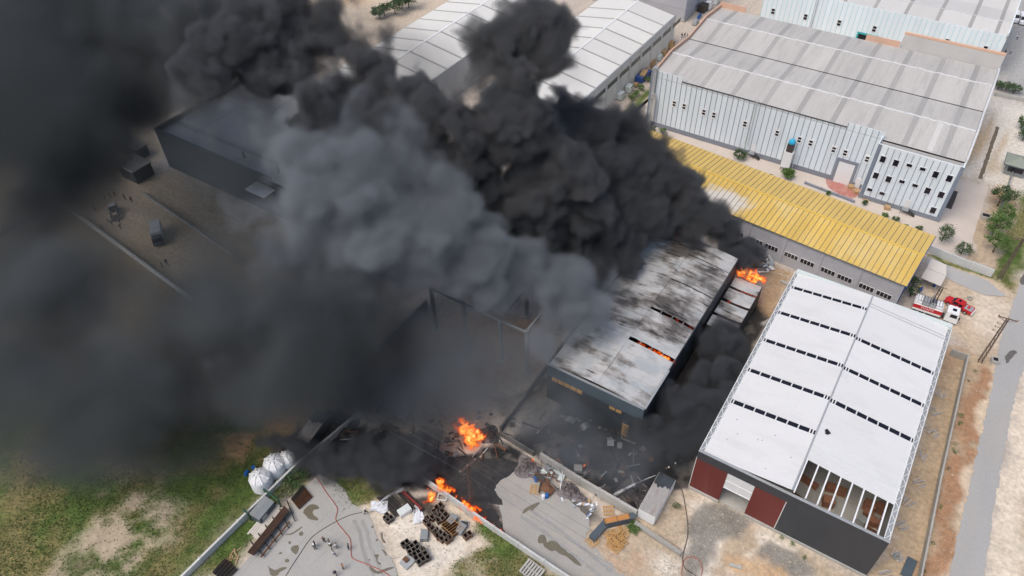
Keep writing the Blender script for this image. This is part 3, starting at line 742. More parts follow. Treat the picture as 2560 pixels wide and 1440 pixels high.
def win_pair(x, z, y, par, ox):
    f = put('window', MB(ox).box(x - .62, y - .13, z - .98, x + .62, y - .02, z + .98), mat['white_paint'], par)
    for dz in (-.62, .12):
        put('pane', MB(ox).box(x - .38, y - .135, z + dz, x + .38, y - .115, z + dz + .55), mat['glass_dark'], f)


for x in (-56.34, -53.69, -48.45, -45.84, -37.93, -30.03, -24.72, -22.07, -16.77, -14.19, -9.32): win_pair(x, 7.98, BY0 - .02, B, o)
for x, z, s in ((-6.12, 11.18, 1), (-3.4, 11.15, 1), (-.74, 11.51, 0), (1.96, 11.52, 0), (4.68, 11.12, 1), (7.41, 11.1, 1), (-6.21, 6.8, 1), (-3.51, 6.81, 1), (-.81, 7.19, 0), (1.91, 7.19, 0), (4.6, 6.82, 1), (7.35, 6.8, 1), (-6.3, 2.87, 0), (-3.61, 2.87, 0), (7.24, 2.52, 1)):
    hh = .75 if s else .36
    f = put('window', MB(o).box(x - .68, BYO - .12, z - hh - .12, x + .68, BYO - .02, z + hh + .12), mat['white_paint'], B)
    put('pane', MB(o).box(x - .54, BYO - .135, z - hh, x + .54, BYO - .115, z + hh), mat['glass_dark'], f)
d = put('roller_door', MB(o).box(-14.75, BY0 - .13, .05, -11.2, BY0 - .10, 5.6), mat['white_paint'], B)
put('frame', MB(o).box(-15.4, BY0 - .16, 0, -14.75, BY0 - .02, 6.4).box(-11.2, BY0 - .16, 0, -10.55, BY0 - .02, 6.4).box(-14.75, BY0 - .16, 5.6, -11.2, BY0 - .02, 6.4), mat['plinth'], d)


def steps(par, x, y, ox, top=1.1):
    s = put('door', MB(ox).box(x - .55, y - .12, top, x + .55, y - .03, top + 2.2), mat['white_paint'], par)
    put('landing', MB(ox).box(x - .8, y - 1.3, top - .1, x + .8, y - .13, top), mat['grey_metal'], s)
    put('stair_flight', MB(ox).hexa([(x + .8, y - 1.2, top - .25), (x + 2.2, y - 1.2, -.05), (x + 2.2, y - .3, -.05), (x + .8, y - .3, top - .25)], [(x + .8, y - 1.2, top - .05), (x + 2.3, y - 1.2, .1), (x + 2.3, y - .3, .1), (x + .8, y - .3, top - .05)]), mat['dark_steel'], s)
    mb = MB(ox)
    for dx in (-.75, .75): mb.tube([(x + dx, y - 1.25, 0), (x + dx, y - 1.25, top + .9)], .04, 4)
    mb.tube([(x - .75, y - 1.25, top + .9), (x + .75, y - 1.25, top + .9), (x + 2.2, y - 1.25, .95)], .035, 4)
    put('railing', mb, mat['dark_steel'], s)


steps(B, 2.03, BYO, o); steps(B, -34.6, BY0, o, 1.25)
put('door', MB(o).box(-9.9, BY0 - .13, .1, -8.8, BY0 - .03, 2.6), mat['white_paint'], B)
# side stair on the right wall
put('side_stair', MB(o).box(BX1 + .02, 166, 0, BX1 + 1.6, 168.5, 1.2).hexa([(BX1 + .3, 162.6, -.05), (BX1 + 1.6, 162.6, -.05), (BX1 + 1.6, 166, .9), (BX1 + .3, 166, .9)], [(BX1 + .3, 162.6, .1), (BX1 + 1.6, 162.6, .1), (BX1 + 1.6, 166, 1.2), (BX1 + .3, 166, 1.2)]), mat['dark_steel'], B)
mb = MB(o)      # wall ladder
for dx in (-.32, .32): mb.tube([(-36.45 + dx, BY0 - .3, 2.9), (-36.45 + dx, BY0 - .3, 15.2)], .05, 4)
for k in range(38): mb.tube([(-36.77, BY0 - .3, 3.0 + k * .31), (-36.13, BY0 - .3, 3.0 + k * .31)], .03, 4)
put('ladder', mb, mat['steel'], B)
# roof: two gables running along x
prof = [(BY0 - .05, 13.75), (171.5, 14.95), (183.0, 13.85), (194.5, 14.95), (BY1, 13.85)]
sx = [-58.4 + 7.86 * k for k in range(9)]
edges = [BX0 + .35] + [v for s_ in sx for v in (s_ - .62, s_ + .62)] + [BX1 - .35]
for j in range(4):
    (ya, za), (yb, zb) = prof[j], prof[j + 1]
    for k in range(len(edges) - 1):
        xa, xb = edges[k], edges[k + 1]
        st = k % 2 == 1
        dz = -.03 if st else 0
        ya2 = ya
        put('skylight_sheet' if st else 'roof_sheet', MB(o).slab([(xa, ya2, za + dz), (xb, ya2, za + dz), (xb, yb, zb + dz), (xa, yb, zb + dz)], .08), mat['fibre_strip'] if st else mat['fibre_roof'], B)
for y in (171.5, 194.5):
    mb = MB(o); pth = []
    r3 = random.Random(int(y))
    for k in range(110): pth.append((BX0 + .4 + (BX1 - BX0 - .8) * k / 109, y + r3.uniform(-.12, .12), 14.97 + r3.uniform(-.06, .06)))
    mb.tube(pth, .2, 6); put('ridge_cap', mb, mat['foam'], B)
put('valley_gutter', MB(o).box(BX0 + .35, 182.85, 13.86, BX1 - .35, 183.15, 13.92), mat['dark_steel'], B)
put('front_gutter', MB(o).box(-55.2, BY0 - .2, 14.28, -15.6, BY0 + .05, 14.42), mat['dark_steel'], B)
put('patch_sheet', MB(o).slab([(1.2, 160.2, 13.83), (2.3, 160.2, 13.83), (2.3, 171.2, 14.98), (1.2, 171.2, 14.98)], .03), mat['roof_f2'], B)
put('office_roof', MB(o).slab([(-7.9, BYO + .2, 13.4), (BX1 - .3, BYO + .2, 13.4), (BX1 - .3, BY0 - .1, 13.4), (-7.9, BY0 - .1, 13.4)], .1), mat['fibre_strip'], B)
put('office_parapet', MB(o).box(-7.9, BYO, 14.4, BX1, BYO + .16, 14.5), mat['cyan_wall'], B)
mb = MB(o)      # salmon parapet on the left side and the back
for (ya, za), (yb, zb) in zip(prof[:-1], prof[1:]):
    mb.hexa([(BX0 - .05, ya, 13.0), (BX0 + .3, ya, 13.0), (BX0 + .3, yb, 13.0), (BX0 - .05, yb, 13.0)], [(BX0 - .05, ya, za + .9), (BX0 + .3, ya, za + .9), (BX0 + .3, yb, zb + .9), (BX0 - .05, yb, zb + .9)])
put('side_parapet', mb, mat['salmon'], B)
put('back_parapet', MB(o).box(BX0, BY1, 12.5, -56, BY1 + .3, 15.4), mat['salmon'], B)
put('back_parapet', MB(o).box(-23, BY1, 12.5, -14.5, BY1 + .3, 15.4), mat['salmon'], B)
put('raised_back_wall', MB(o).hexa([(-14.4, BY1 + .05, 13.5), (BX1, BY1 + .05, 13.5), (BX1, BY1 + .6, 13.5), (-14.4, BY1 + .6, 13.5)], [(-14.4, 208.6, 16.5), (BX1, 208.6, 16.5), (BX1, 209.2, 16.5), (-14.4, 209.2, 16.5)]), mat['fibre_strip'], B)
put('raised_parapet', MB(o).box(-14.5, 208.55, 16.5, BX1 + .05, 209.25, 17.0), mat['salmon'], B)
mb = MB(o)
for (ya, za), (yb, zb) in zip(prof[:-1], prof[1:]):
    mb.hexa([(BX1 - .3, ya, 13.0), (BX1 + .12, ya, 13.0), (BX1 + .12, yb, 13.0), (BX1 - .3, yb, 13.0)], [(BX1 - .3, ya, za + .55), (BX1 + .12, ya, za + .55), (BX1 + .12, yb, zb + .55), (BX1 - .3, yb, zb + .55)])
put('side_parapet', mb, mat['foam'], B)
# duct at the left corner
put('duct', MB(o).box(-62.9, BY0 - 1.4, 0, -61.5, BY0 - .15, 2.2).box(-62.6, BY0 - .8, 2.2, -61.8, BY0 - .15, 16.2).box(-62.75, BY0 - .95, 16.2, -61.65, BY0, 16.6), mat['steel'], B)
put('duct_bypass', MB(o).box(-61.6, BY0 - 1.25, 2.0, -61.0, BY0 - .6, 8.4).hexa([(-62.4, BY0 - 1.3, 8.4), (-61.0, BY0 - 1.3, 8.4), (-61.0, BY0 - .6, 8.4), (-62.4, BY0 - .6, 8.4)], [(-62.4, BY0 - 1.0, 9.6), (-61.3, BY0 - 1.0, 9.6), (-61.3, BY0 - .6, 9.6), (-62.4, BY0 - .6, 9.6)]), mat['chrome'], B)
# dust extractor: a machine standing against the wall
E_ = thing('dust_extractor', 'white box dust extractor with bright blue fan on top against the pale blue wall', 'extractor', (-25.9, 158.3, 0))
put('hopper', MB().box(-1.05, -.7, 1.0, 1.05, .7, 5.3), mat['white_paint'], E_)
put('head_box', MB().box(-.75, -.6, 5.3, .75, .6, 7.3), mat['dark_steel'], E_)
put('fan', MB().lathe([(.2, 0), (.75, .1), (.82, .55), (.6, 1.0), (.25, 1.25)], (0, .1, 7.3), 16), mk('bright_blue_paint', (.02, .38, .62), .4, .1), E_)
for sx_ in (-.9, .9):
    for sy_ in (-.55, .55): put('leg', MB().box(sx_ - .06, sy_ - .06, 0, sx_ + .06, sy_ + .06, 1.0), mat['grey_metal'], E_)
put('brace_pipe', MB().tube([(1.3, -.4, 6.4), (2.0, -1.0, .0)], .06, 6).tube([(1.3, -.4, 6.4), (1.6, .5, 0)], .05, 6), mat['steel'], E_)

# ---------------------------------------------------------------- white and cyan factory behind it
FX0, FX1, FY0, FY1, FE = -58.5, 8.8, 233.5, 268.0, 11.2
Fb = thing('factory', 'white factory with thin cyan wall seams behind the blue one', 'factory', (FX0, FY0, 0))
o = (FX0, FY0)
pw = (FX1 - FX0) / 46
me = MB().box(.06, 0, 0, pw - .02, .14, 11.4).mesh('wall_panel', mat['cyan_wall']); rib = MB().box(-.06, -.05, 0, .06, .12, 11.3).mesh('wall_rib', mat['cyan_seam'])
for k in range(46): link('wall_panel', me, Fb, (k * pw, 0, 0)); link('wall_rib', rib, Fb, (k * pw, 0, 0))
put('wall_body', MB(o).box(FX0 + .05, FY0 + .14, 0, FX1 - .02, FY1, 10.6), mat['cyan_wall'], Fb)
fprof = [(FY0 + .15, 11.1), (241.5, 11.9), (252, 11.0), (262, 11.9), (FY1, 11.1)]
fs = [-52, -43.5, -35, -26.5, -18, -9.5, -1, 5.8]
fe = [FX0 + .3] + [v for s_ in fs for v in (s_ - .5, s_ + .5)] + [FX1 - .3]
for j in range(4):
    (ya, za), (yb, zb) = fprof[j], fprof[j + 1]
    for k in range(len(fe) - 1):
        st = k % 2
        put('skylight_sheet' if st else 'roof_sheet', MB(o).slab([(fe[k], ya, za - .03 * st), (fe[k + 1], ya, za - .03 * st), (fe[k + 1], yb, zb - .03 * st), (fe[k], yb, zb - .03 * st)], .08), mat['fibre_strip'] if st else mat['roof_f2'], Fb)
put('ridge_cap', MB(o).box(FX0 + .3, 241.35, 11.9, FX1 - .3, 241.65, 12.02), mat['foam'], Fb)
put('side_parapet', MB(o).box(FX1 - .3, FY0, 10.5, FX1, FY1, 12.2), mat['cyan_wall'], Fb)
for px, py in ((1933, 28), (2014, 42), (2098, 57), (2186, 72), (2275, 90), (2367, 104), (2463, 122)):
    x, z = PY(px, py, FY0); f = put('window', MB(o).box(x - .6, FY0 - .16, z - .95, x + .6, FY0 - .05, z + .95), mat['white_paint'], Fb)
    for dz in (-.8, .08): put('pane', MB(o).box(x - .48, FY0 - .19, z + dz, x + .48, FY0 - .155, z + dz + .72), mat['glass_dark'], f)
x, z = PY(2168, 93, FY0)
d = put('gate', MB(o).box(x - 2.6, FY0 - .14, 0, x + 2.6, FY0 - .06, z + .6), mat['void'], Fb)
put('frame', MB(o).box(x - 3.1, FY0 - .2, 0, x - 2.6, FY0 - .06, z + 1.1).box(x + 2.6, FY0 - .2, 0, x + 3.1, FY0 - .06, z + 1.1).box(x - 2.6, FY0 - .2, z + .6, x + 2.6, FY0 - .06, z + 1.1), mat['teal'], d)
mb = MB(o); x, z = PY(2035, 35, FY0)
for dx in (-.3, .3): mb.tube([(x + dx, FY0 - .3, 1), (x + dx, FY0 - .3, 12)], .06, 4)
for k in range(28): mb.tube([(x - .3, FY0 - .3, 1.2 + k * .38), (x + .3, FY0 - .3, 1.2 + k * .38)], .04, 4)
put('ladder', mb, mat['steel'], Fb)


# ---------------------------------------------------------------- long off-white warehouses
def gable_shed(label, x0, x1, y0, y1, eave, ridge, pitch, off, windows):
    S = thing('warehouse', label, 'warehouse', (x0, y0, 0)); o = (x0, y0)
    xm = (x0 + x1) / 2
    put('side_wall', MB(o).box(x0, y0, 0, x0 + .25, y1, eave - .05), mat['wall_a'], S)
    put('end_wall', MB(o).box(x0 + .25, y0, 0, x1 - .3, y0 + .25, eave - .05).add([(x0 + .25, y0 + .12, eave - .05), (x1 - .3, y0 + .12, eave - .05), (xm, y0 + .12, ridge - .1)], [(0, 1, 2)]), mat['wall_a'], S)
    put('end_wall', MB(o).box(x0 + .25, y1 - .25, 0, x1 - .3, y1, eave - .05).add([(x0 + .25, y1 - .12, eave - .05), (x1 - .3, y1 - .12, eave - .05), (xm, y1 - .12, ridge - .1)], [(0, 2, 1)]), mat['wall_a'], S)
    put('side_wall', MB(o).box(x1 - .3, y0, 0, x1, y1, eave + .35), mat['wall_a'], S)
    ys = [y0]
    y = y0 + off
    while y < y1 - 1: ys += [y - .35, y + .35]; y += pitch
    ys.append(y1)
    for k in range(len(ys) - 1):
        st = k % 2
        for xa, za, xb, zb in ((x0, eave, xm, ridge), (xm, ridge, x1 - .3, eave)):
            put('skylight_strip' if st else 'roof_sheet', MB(o).slab([(xa, ys[k], za - .03 * st), (xb, ys[k], zb - .03 * st), (xb, ys[k + 1], zb - .03 * st), (xa, ys[k + 1], za - .03 * st)], .1), mat['strip_a'] if st else mat['roof_a'], S)
    put('ridge_cap', MB(o).box(xm - .3, y0, ridge - .02, xm + .3, y1, ridge + .08), mat['white_paint'], S)
    put('eave_cap', MB(o).box(x1 - .33, y0 - .02, eave + .35, x1 + .03, y1 + .02, eave + .42), mat['steel'], S)
    y = y0 + 1.2
    while windows and y < y1 - 2:
        put('pilaster', MB(o).box(x1, y - .25, 0, x1 + .14, y + .25, eave + .3), mat['wall_a'], S)
        w = put('window_band', MB(o).box(x1, y + .7, eave - 3.2, x1 + .05, y + pitch - .7, eave - 1.9), mat['glass_grey'], S)
        mb = MB(o)
        nn = 7
        for q in range(nn + 1):
            yy = y + .7 + (pitch - 1.4) * q / nn; mb.box(x1 + .05, yy - .04, eave - 3.2, x1 + .09, yy + .04, eave - 1.9)
        put('mullions', mb, mat['grey_metal'], w)
        y += pitch
    return S


gable_shed('long off-white warehouse with grey roof stripes and window bands behind the smoke', -101.0, -75.6, 138.0, 204.6, 9.0, 11.0, 7.0, 2.9, True)
gable_shed('off-white striped warehouse farther left, half hidden by black smoke', -140.9, -114.5, 118.0, 196.0, 9.0, 11.0, 7.0, 4.4, False)
# dark grey clad building at the top edge
G = thing('building', 'tall blue-grey clad building at the top edge beside the white warehouse', 'building', (-112, 221, 0)); o = (-112, 221)
for k in range(4):
    put('cladding_band', MB(o).box(-112, 221, .6 + k * 3.6, -78.9, 221.3, 4.1 + k * 3.6), mat['grey_wall'], G)
    put('cladding_band', MB(o).box(-79.2, 221.3, .6 + k * 3.6, -78.9, 262, 4.1 + k * 3.6), mat['grey_wall'], G)
    put('joint_trim', MB(o).box(-112, 220.96, 4.1 + k * 3.6, -78.86, 221.3, 4.2 + k * 3.6).box(-79.2, 221.3, 4.1 + k * 3.6, -78.86, 262, 4.2 + k * 3.6), mat['steel'], G)
put('plinth', MB(o).box(-112.2, 220.8, 0, -78.7, 262, .6), mat['concrete'], G)
put('dark_slot', MB(o).box(-96, 220.93, 4.0, -95, 220.99, 15), mat['void'], G)
put('roof', MB(o).box(-112, 221.3, 14.9, -79.2, 262, 15.0), mat['fibre_roof'], G)

# ---------------------------------------------------------------- yellow-roofed workshop
YA = math.atan2(121.7 - 125.95 + .75, 36.35)
A0 = Vector((7.3, 122.43)); A1 = Vector((9.4, 140.54))
YL, YWd, YE, YRd = 66.0, (A1 - A0).length, 7.3, 8.55
Yt = thing('workshop', 'grey workshop with long yellow standing-seam roof and rows of windows', 'workshop', (A0.x, A0.y, 0), YA)
# local: u runs to the left (negative x), v across (0..YWd); the low eave is v=0
sh = (A1 - A0); shx = sh.x * math.cos(-YA) - sh.y * math.sin(-YA)      # slight skew of the right gable end
for side in (0, 1):
    v0, v1 = (0, YWd / 2) if side == 0 else (YWd / 2, YWd)
    z0, z1 = (YE, YRd) if side == 0 else (YRd, YE)
    npan = 58; w = YL / npan
    me_y = MB().slab([(-w + .06, v0, z0), (0, v0, z0), (0, v1, z1), (-w + .06, v1, z1)], .07)
    me_y = me_y.mesh('roof_panel', mat['yellow'] if side == 0 else mat['yellow_pale'])
    sm = MB().hexa([(-.06, v0, z0 - .02), (0, v0, z0 - .02), (0, v1, z1 - .02), (-.06, v1, z1 - .02)], [(-.06, v0, z0 + .055), (0, v0, z0 + .055), (0, v1, z1 + .055), (-.06, v1, z1 + .055)]).mesh('roof_seam', mat['yellow_seam'])
    for k in range(npan):
        link('roof_panel', me_y, Yt, (-k * w, 0, 0))
        link('roof_seam', sm, Yt, (-k * w, 0, .0))
put('ridge_cap', MB().box(-YL, YWd / 2 - .22, YRd - .02, .05, YWd / 2 + .22, YRd + .07), mk('yellow_ridge', (.72, .5, .1), .5, .06), Yt)
put('front_wall', MB().box(-YL + .2, .45, 0, -.35, .7, YE - .1), mat['grey_wall'], Yt)
put('eave_beam', MB().box(-YL + .2, .15, YE - .45, -.3, .45, YE - .1), mat['grey_metal'], Yt)
put('back_wall', MB().box(-YL + .2, YWd - .7, 0, -.35, YWd - .45, YE - .1), mat['grey_wall'], Yt)
put('end_wall', MB().box(-.6, .7, 0, -.35, YWd - .7, YE - .1).add([(-.45, .7, YE - .1), (-.45, YWd - .7, YE - .1), (-.45, YWd / 2, YRd - .1)], [(0, 1, 2)]), mat['royal'], Yt)
put('end_fascia', MB().hexa([(-.1, 0, YE - .7), (.08, 0, YE - .7), (.08, YWd / 2, YRd - .7), (-.1, YWd / 2, YRd - .7)], [(-.1, 0, YE - .09), (.08, 0, YE - .09), (.08, YWd / 2, YRd - .09), (-.1, YWd / 2, YRd - .09)])
    .hexa([(-.1, YWd / 2, YRd - .7), (.08, YWd / 2, YRd - .7), (.08, YWd, YE - .7), (-.1, YWd, YE - .7)], [(-.1, YWd / 2, YRd - .09), (.08, YWd / 2, YRd - .09), (.08, YWd, YE - .09), (-.1, YWd, YE - .09)]), mat['royal'], Yt)
for k in range(9):
    u = -.6 - k * 7.7
    put('pilaster', MB().box(u - .25, .28, 0, u + .25, .45, YE - .45), mat['grey_wall'], Yt)
    for q in range(2):
        ua = u - .9 - q * 3.4
        wn = put('window', MB().box(ua - 2.9, .38, 2.3, ua, .45, 3.5), mat['white_paint'], Yt)
        for r_ in range(4): put('pane', MB().box(ua - 2.84 + r_ * .71, .36, 2.38, ua - 2.84 + r_ * .71 + .63, .385, 3.42), mat['glass_dark'] if (k * 2 + q) != 5 else mat['glass_grey'], wn)

# ---------------------------------------------------------------- burning shed
def scorched():
    m = bpy.data.materials.new('scorched_roof_sheet'); m.use_nodes = True
    nt = m.node_tree; N = nt.nodes.new; L = nt.links.new; b = nt.nodes['Principled BSDF']; b.inputs['Roughness'].default_value = .5; b.inputs['Metallic'].default_value = .15
    g = N('ShaderNodeNewGeometry')

    def noise(scale, stretch, det=6, rough=.6, off=(0, 0, 0)):
        mp = N('ShaderNodeMapping'); mp.inputs['Scale'].default_value = stretch; mp.inputs['Location'].default_value = off
        L(g.outputs['Position'], mp.inputs['Vector'])
        n = N('ShaderNodeTexNoise'); n.inputs['Scale'].default_value = scale; n.inputs['Detail'].default_value = det; n.inputs['Roughness'].default_value = rough
        L(mp.outputs[0], n.inputs['Vector']); return n.outputs['Fac']

    def rng(s, a, b2, c=0., d=1.):
        r = N('ShaderNodeMapRange'); r.inputs[1].default_value = a; r.inputs[2].default_value = b2; r.inputs[3].default_value = c; r.inputs[4].default_value = d; L(s, r.inputs[0]); return r.outputs[0]

    def mix(f, a, b2):
        x = N('ShaderNodeMix'); x.data_type = 'RGBA'; L(f, x.inputs['Factor'])
        for s, v in (('A', a), ('B', b2)):
            if isinstance(v, tuple): x.inputs[s].default_value = (*v, 1)
            else: L(v, x.inputs[s])
        return x.outputs['Result']
    broad = noise(.16, (.7, 1, 1), 5, .6, (3, 1, 0))
    streak = noise(1.3, (.12, 1, 1), 5, .6)
    fleck = noise(1.0, (.22, 1.6, 1), 6, .65, (9, 3, 0))
    a = mix(rng(noise(.35, (1, 1, 1), 4, .5, (5, 5, 0)), .44, .6), (.55, .548, .54), (.43, .455, .465))
    a = mix(rng(streak, .50, .66, 0, .3), a, (.36, .33, .30))
    s = N('ShaderNodeMath'); s.operation = 'MULTIPLY_ADD'; L(streak, s.inputs[0]); s.inputs[1].default_value = .25; L(broad, s.inputs[2])
    a = mix(rng(s.outputs[0], .56, .66, 0, .28), a, (.36, .28, .20))
    a = mix(rng(s.outputs[0], .59, .73, 0, .9), a, (.085, .075, .068))
    f2 = N('ShaderNodeMath'); f2.operation = 'MULTIPLY'; L(rng(fleck, .56, .62, 0, .95), f2.inputs[0]); L(rng(broad, .42, .56), f2.inputs[1])
    a = mix(f2.outputs[0], a, (.02, .019, .02))
    L(a, b.inputs['Base Color'])
    bp = N('ShaderNodeBump'); bp.inputs['Strength'].default_value = .5; bp.inputs['Distance'].default_value = .1; L(streak, bp.inputs['Height']); L(bp.outputs[0], b.inputs['Normal'])
    return m


mat['scorched'] = scorched()
mat['soot_wall'] = mk('sooted_cladding', (.045, .055, .065), .6, .25, .6, 3, dirt=(.012, .012, .013), dirt_amt=.9, dirt_scale=.2)
SX0, SX1, SXM, SY0, SY1, SE, SR = -39.6, -21.7, -30.8, 69.3, 111.6, 8.8, 9.7
S = thing('burning_shed', 'burning industrial shed with scorched curved metal roof and sooty dark walls', 'shed', (SX0, SY0, 0)); o = (SX0, SY0)
cuts = [69.6, 81.0, 81.8, 89.7, 90.3, 98.7, 98.95, 106.7, 106.9, 111.6]


def warp_panel(xa, xb, ya, yb, seed):
    """buckled sheet on the shed roof with slightly sagging eave"""
    r = random.Random(seed); nu, nv = 8, 6; v = []; f = []
    ph = r.uniform(0, 6)
    for i in range(nu + 1):
        for j in range(nv + 1):
            x = xa + (xb - xa) * i / nu; y = ya + (yb - ya) * j / nv
            t = abs(x - SXM) / (SXM - SX0)
            z = SR - (SR - SE) * t ** 1.7 + .07 * math.sin(3 * x + ph) * math.sin(1.3 * y + ph) * (0 < i < nu) - .12 * math.sin(math.pi * j / nv)
            v.append((x, y, z))
    for i in range(nu):
        for j in range(nv):
            a = i * (nv + 1) + j; f.append((a, a + nv + 1, a + nv + 2, a + 1))
    return v, f


for k in range(0, len(cuts) - 1, 2):
    for q, (xa, xb) in enumerate(((SX0 + .15, SXM - .4), (SXM + .4, SX1 - .15))):
        vv_, ff_ = warp_panel(xa, xb, cuts[k], cuts[k + 1] if q else cuts[min(k + 2, len(cuts) - 1)] - .05, k * 3 + q)
        put('roof_sheet', MB(o).add(vv_, ff_), mat['scorched'], S)
for k in range(1, len(cuts) - 1, 2):
    for q, (xa, xb) in enumerate(((SXM + .4, SX1 - .15),)):
        for t in range(5):
            x0 = xa + (xb - xa) * t / 4
            put('skylight_bar', MB(o).box(x0 - .06, cuts[k] - .1, SR - (SR - SE) * (abs(x0 - SXM) / (SXM - SX0)) ** 1.7 - .14, x0 + .06, cuts[k + 1] + .1, SR - (SR - SE) * (abs(x0 - SXM) / (SXM - SX0)) ** 1.7 - .02), mat['grey_metal'], S)
put('ridge_cap', MB(o).box(SXM - .42, 69.6, SR - .05, SXM + .42, 111.6, SR + .04), mat['scorched'], S)
put('front_parapet', MB(o).box(SX0, SY0 - .1, 6.3, SX1, SY0 + .25, 9.15), mat['slate'], S)
put('parapet_cap', MB(o).box(SX0 - .03, SY0 - .14, 9.15, SX1 + .03, SY0 + .3, 9.25), mat['grey_metal'], S)
put('front_wall', MB(o).box(SX0 + .05, SY0, 0, SX1 - .05, SY0 + .2, 6.3), mat['soot_wall'], S)
for x in (-38.6, -37.4, -36.2, -35.0, -33.8): 
    w = put('window', MB(o).box(x, SY0 - .16, 5.6, x + 1.1, SY0 - .1, 6.5), mk('orange_lit_glass', (.42, .26, .11), .5, .3, 2) if x == -38.6 else bpy.data.materials['orange_lit_glass'], S)  # orange light in the windows is painted into the tan pane colour
    put('frame', MB(o).box(x - .06, SY0 - .2, 5.52, x + .03, SY0 - .15, 6.58), mat['void'], w)
for x in (-27.6, -26.4): put('window', MB(o).box(x, SY0 - .16, 5.5, x + 1.05, SY0 - .1, 6.2), bpy.data.materials['orange_lit_glass'], S)
put('door', MB(o).box(-24.9, SY0 - .12, 0, -23.8, SY0 - .02, 3.2), bpy.data.materials['orange_lit_glass'], S)
put('side_wall', MB(o).box(SX0, SY0 + .25, 0, SX0 + .15, SY1, SE - .1), mat['soot_wall'], S)
put('side_wall', MB(o).box(SX1 - .15, SY0 + .25, 0, SX1, SY1, SE + .1), mat['soot_wall'], S)
put('eave_cap', MB(o).box(SX1 - .2, SY0 + .3, SE + .1, SX1 + .15, SY0 + 9.5, SE + .3), mat['steel'], S)
put('back_wall', MB(o).box(SX0 + .15, SY1 - .2, 0, SX1 - .15, SY1, SE), mat['soot_wall'], S)
put('flue', MB(o).tube([(-31.5, 111.4, 8), (-31.5, 111.4, 12.2)], .22, 8).lathe([(.36, 0), (.36, .2), (.05, .45)], (-31.5, 111.4, 12.2), 8), mat['grey_metal'], S)
put('inner_floor', MB(o).box(SX0 + .2, SY0 + .3, 0, SX1 - .2, SY1 - .3, .05), mat['void'], S)
# lean-to beside it
Lt = thing('lean_to', 'row of small scorched sheet roofs along the burning shed', 'lean-to', (-21.3, 95.8, 0)); o = (-21.3, 95.8)
for k, (ya, yb) in enumerate(((95.9, 98.9), (99.6, 103.2), (103.9, 107.2), (107.9, 110.8))):
    r = random.Random(k); v = []; f = []
    for i in range(7):
        for j in range(4):
            x = -21.3 + 5.3 * i / 6; y = ya + (yb - ya) * j / 3
            v.append((x, y, 5.0 - .12 * i / 6 - .18 * math.sin(math.pi * i / 6) * (1 if j == 0 else .4) + r.uniform(-.03, .03)))
    for i in range(6):
        for j in range(3): a = i * 4 + j; f.append((a, a + 4, a + 5, a + 1))
    put('roof_sheet', MB(o).add(v, f), mat['scorched'], Lt)
for y in (95.8, 99.2, 103.5, 107.5, 111): put('beam', MB(o).box(-21.4, y - .08, 4.4, -15.9, y + .08, 4.7), mat['dark_steel'], Lt)
put('outer_wall', MB(o).box(-16.05, 95.8, 0, -15.9, 111, 4.4), mat['soot_wall'], Lt)
put('end_wall', MB(o).box(-21.4, 95.75, 0, -16.05, 95.9, 4.4), mat['soot_wall'], Lt)

# ---------------------------------------------------------------- buildings inside the smoke on the left
D = thing('building', 'flat-roofed dark blue-grey building standing in the smoke at left', 'building', (-156, 81, 0)); o = (-156, 81)
put('front_wall', MB(o).box(-156, 81, 0, -117, 81.3, 10.4), mat['slate'], D); put('side_wall', MB(o).box(-156, 81.3, 0, -155.7, 118, 10.4), mat['slate'], D)
put('side_wall', MB(o).box(-105, 81.3, 0, -104.7, 118, 9.6), mat['slate'], D); put('back_wall', MB(o).box(-155.7, 117.7, 0, -105, 118, 10.4), mat['slate'], D)
put('front_wall', MB(o).box(-117, 81.1, 0, -104.7, 81.3, 9.6), mat['slate'], D)
put('parapet', MB(o).box(-156, 80.9, 10.4, -117, 81.4, 11.1).box(-156, 81.4, 10.4, -155.5, 118, 11.1), mat['slate'], D)
xs = [-155.5, -147, -138.5, -130, -121.5, -113, -105]
for k in range(6):
    for ya, yb in ((81.4, 99.5), (100, 117.7)):
        put('roof_sheet', MB(o).slab([(xs[k] + .05, ya, 9.9), (xs[k + 1] - .05, ya, 9.9), (xs[k + 1] - .05, yb, 10.3), (xs[k] + .05, yb, 10.3)], .1), mat['fibre_roof'], D)
put('roof_strip', MB(o).box(-155.5, 86.2, 10.02, -105, 87.3, 10.08), mat['strip_a'], D)
for x, y in ((-129, 84.5), (-118, 84.5)): put('vent_pipe', MB(o).tube([(x, y, 10), (x, y, 11.6)], .25, 8), mat['dark_steel'], D)
put('canopy', MB(o).box(-122, 77.5, 8.2, -116, 80.9, 8.4), mat['white_paint'], D)
Q = thing('building', 'gabled hall barely visible through dark smoke at upper left', 'building', (-215, 70, 0)); o = (-215, 70)
put('front_wall', MB(o).add([(-191, 74, 0), (-191, 116, 0), (-191, 116, 6.5), (-191, 96, 9), (-191, 74, 6.5)], [(0, 1, 2, 3, 4)]), mat['slate'], Q)
for (ya, za, yb, zb) in ((74, 6.6, 96, 9.1), (96, 9.1, 116, 6.6)):
    put('roof', MB(o).slab([(-235, ya, za), (-190.6, ya, za), (-190.6, yb, zb), (-235, yb, zb)], .15), mat['fibre_roof'], Q)
for y in (92, 97, 101, 105): put('window', MB(o).box(-190.98, y, 4.2, -190.9, y + 1.3, 6.0), mat['glass_grey'], Q)
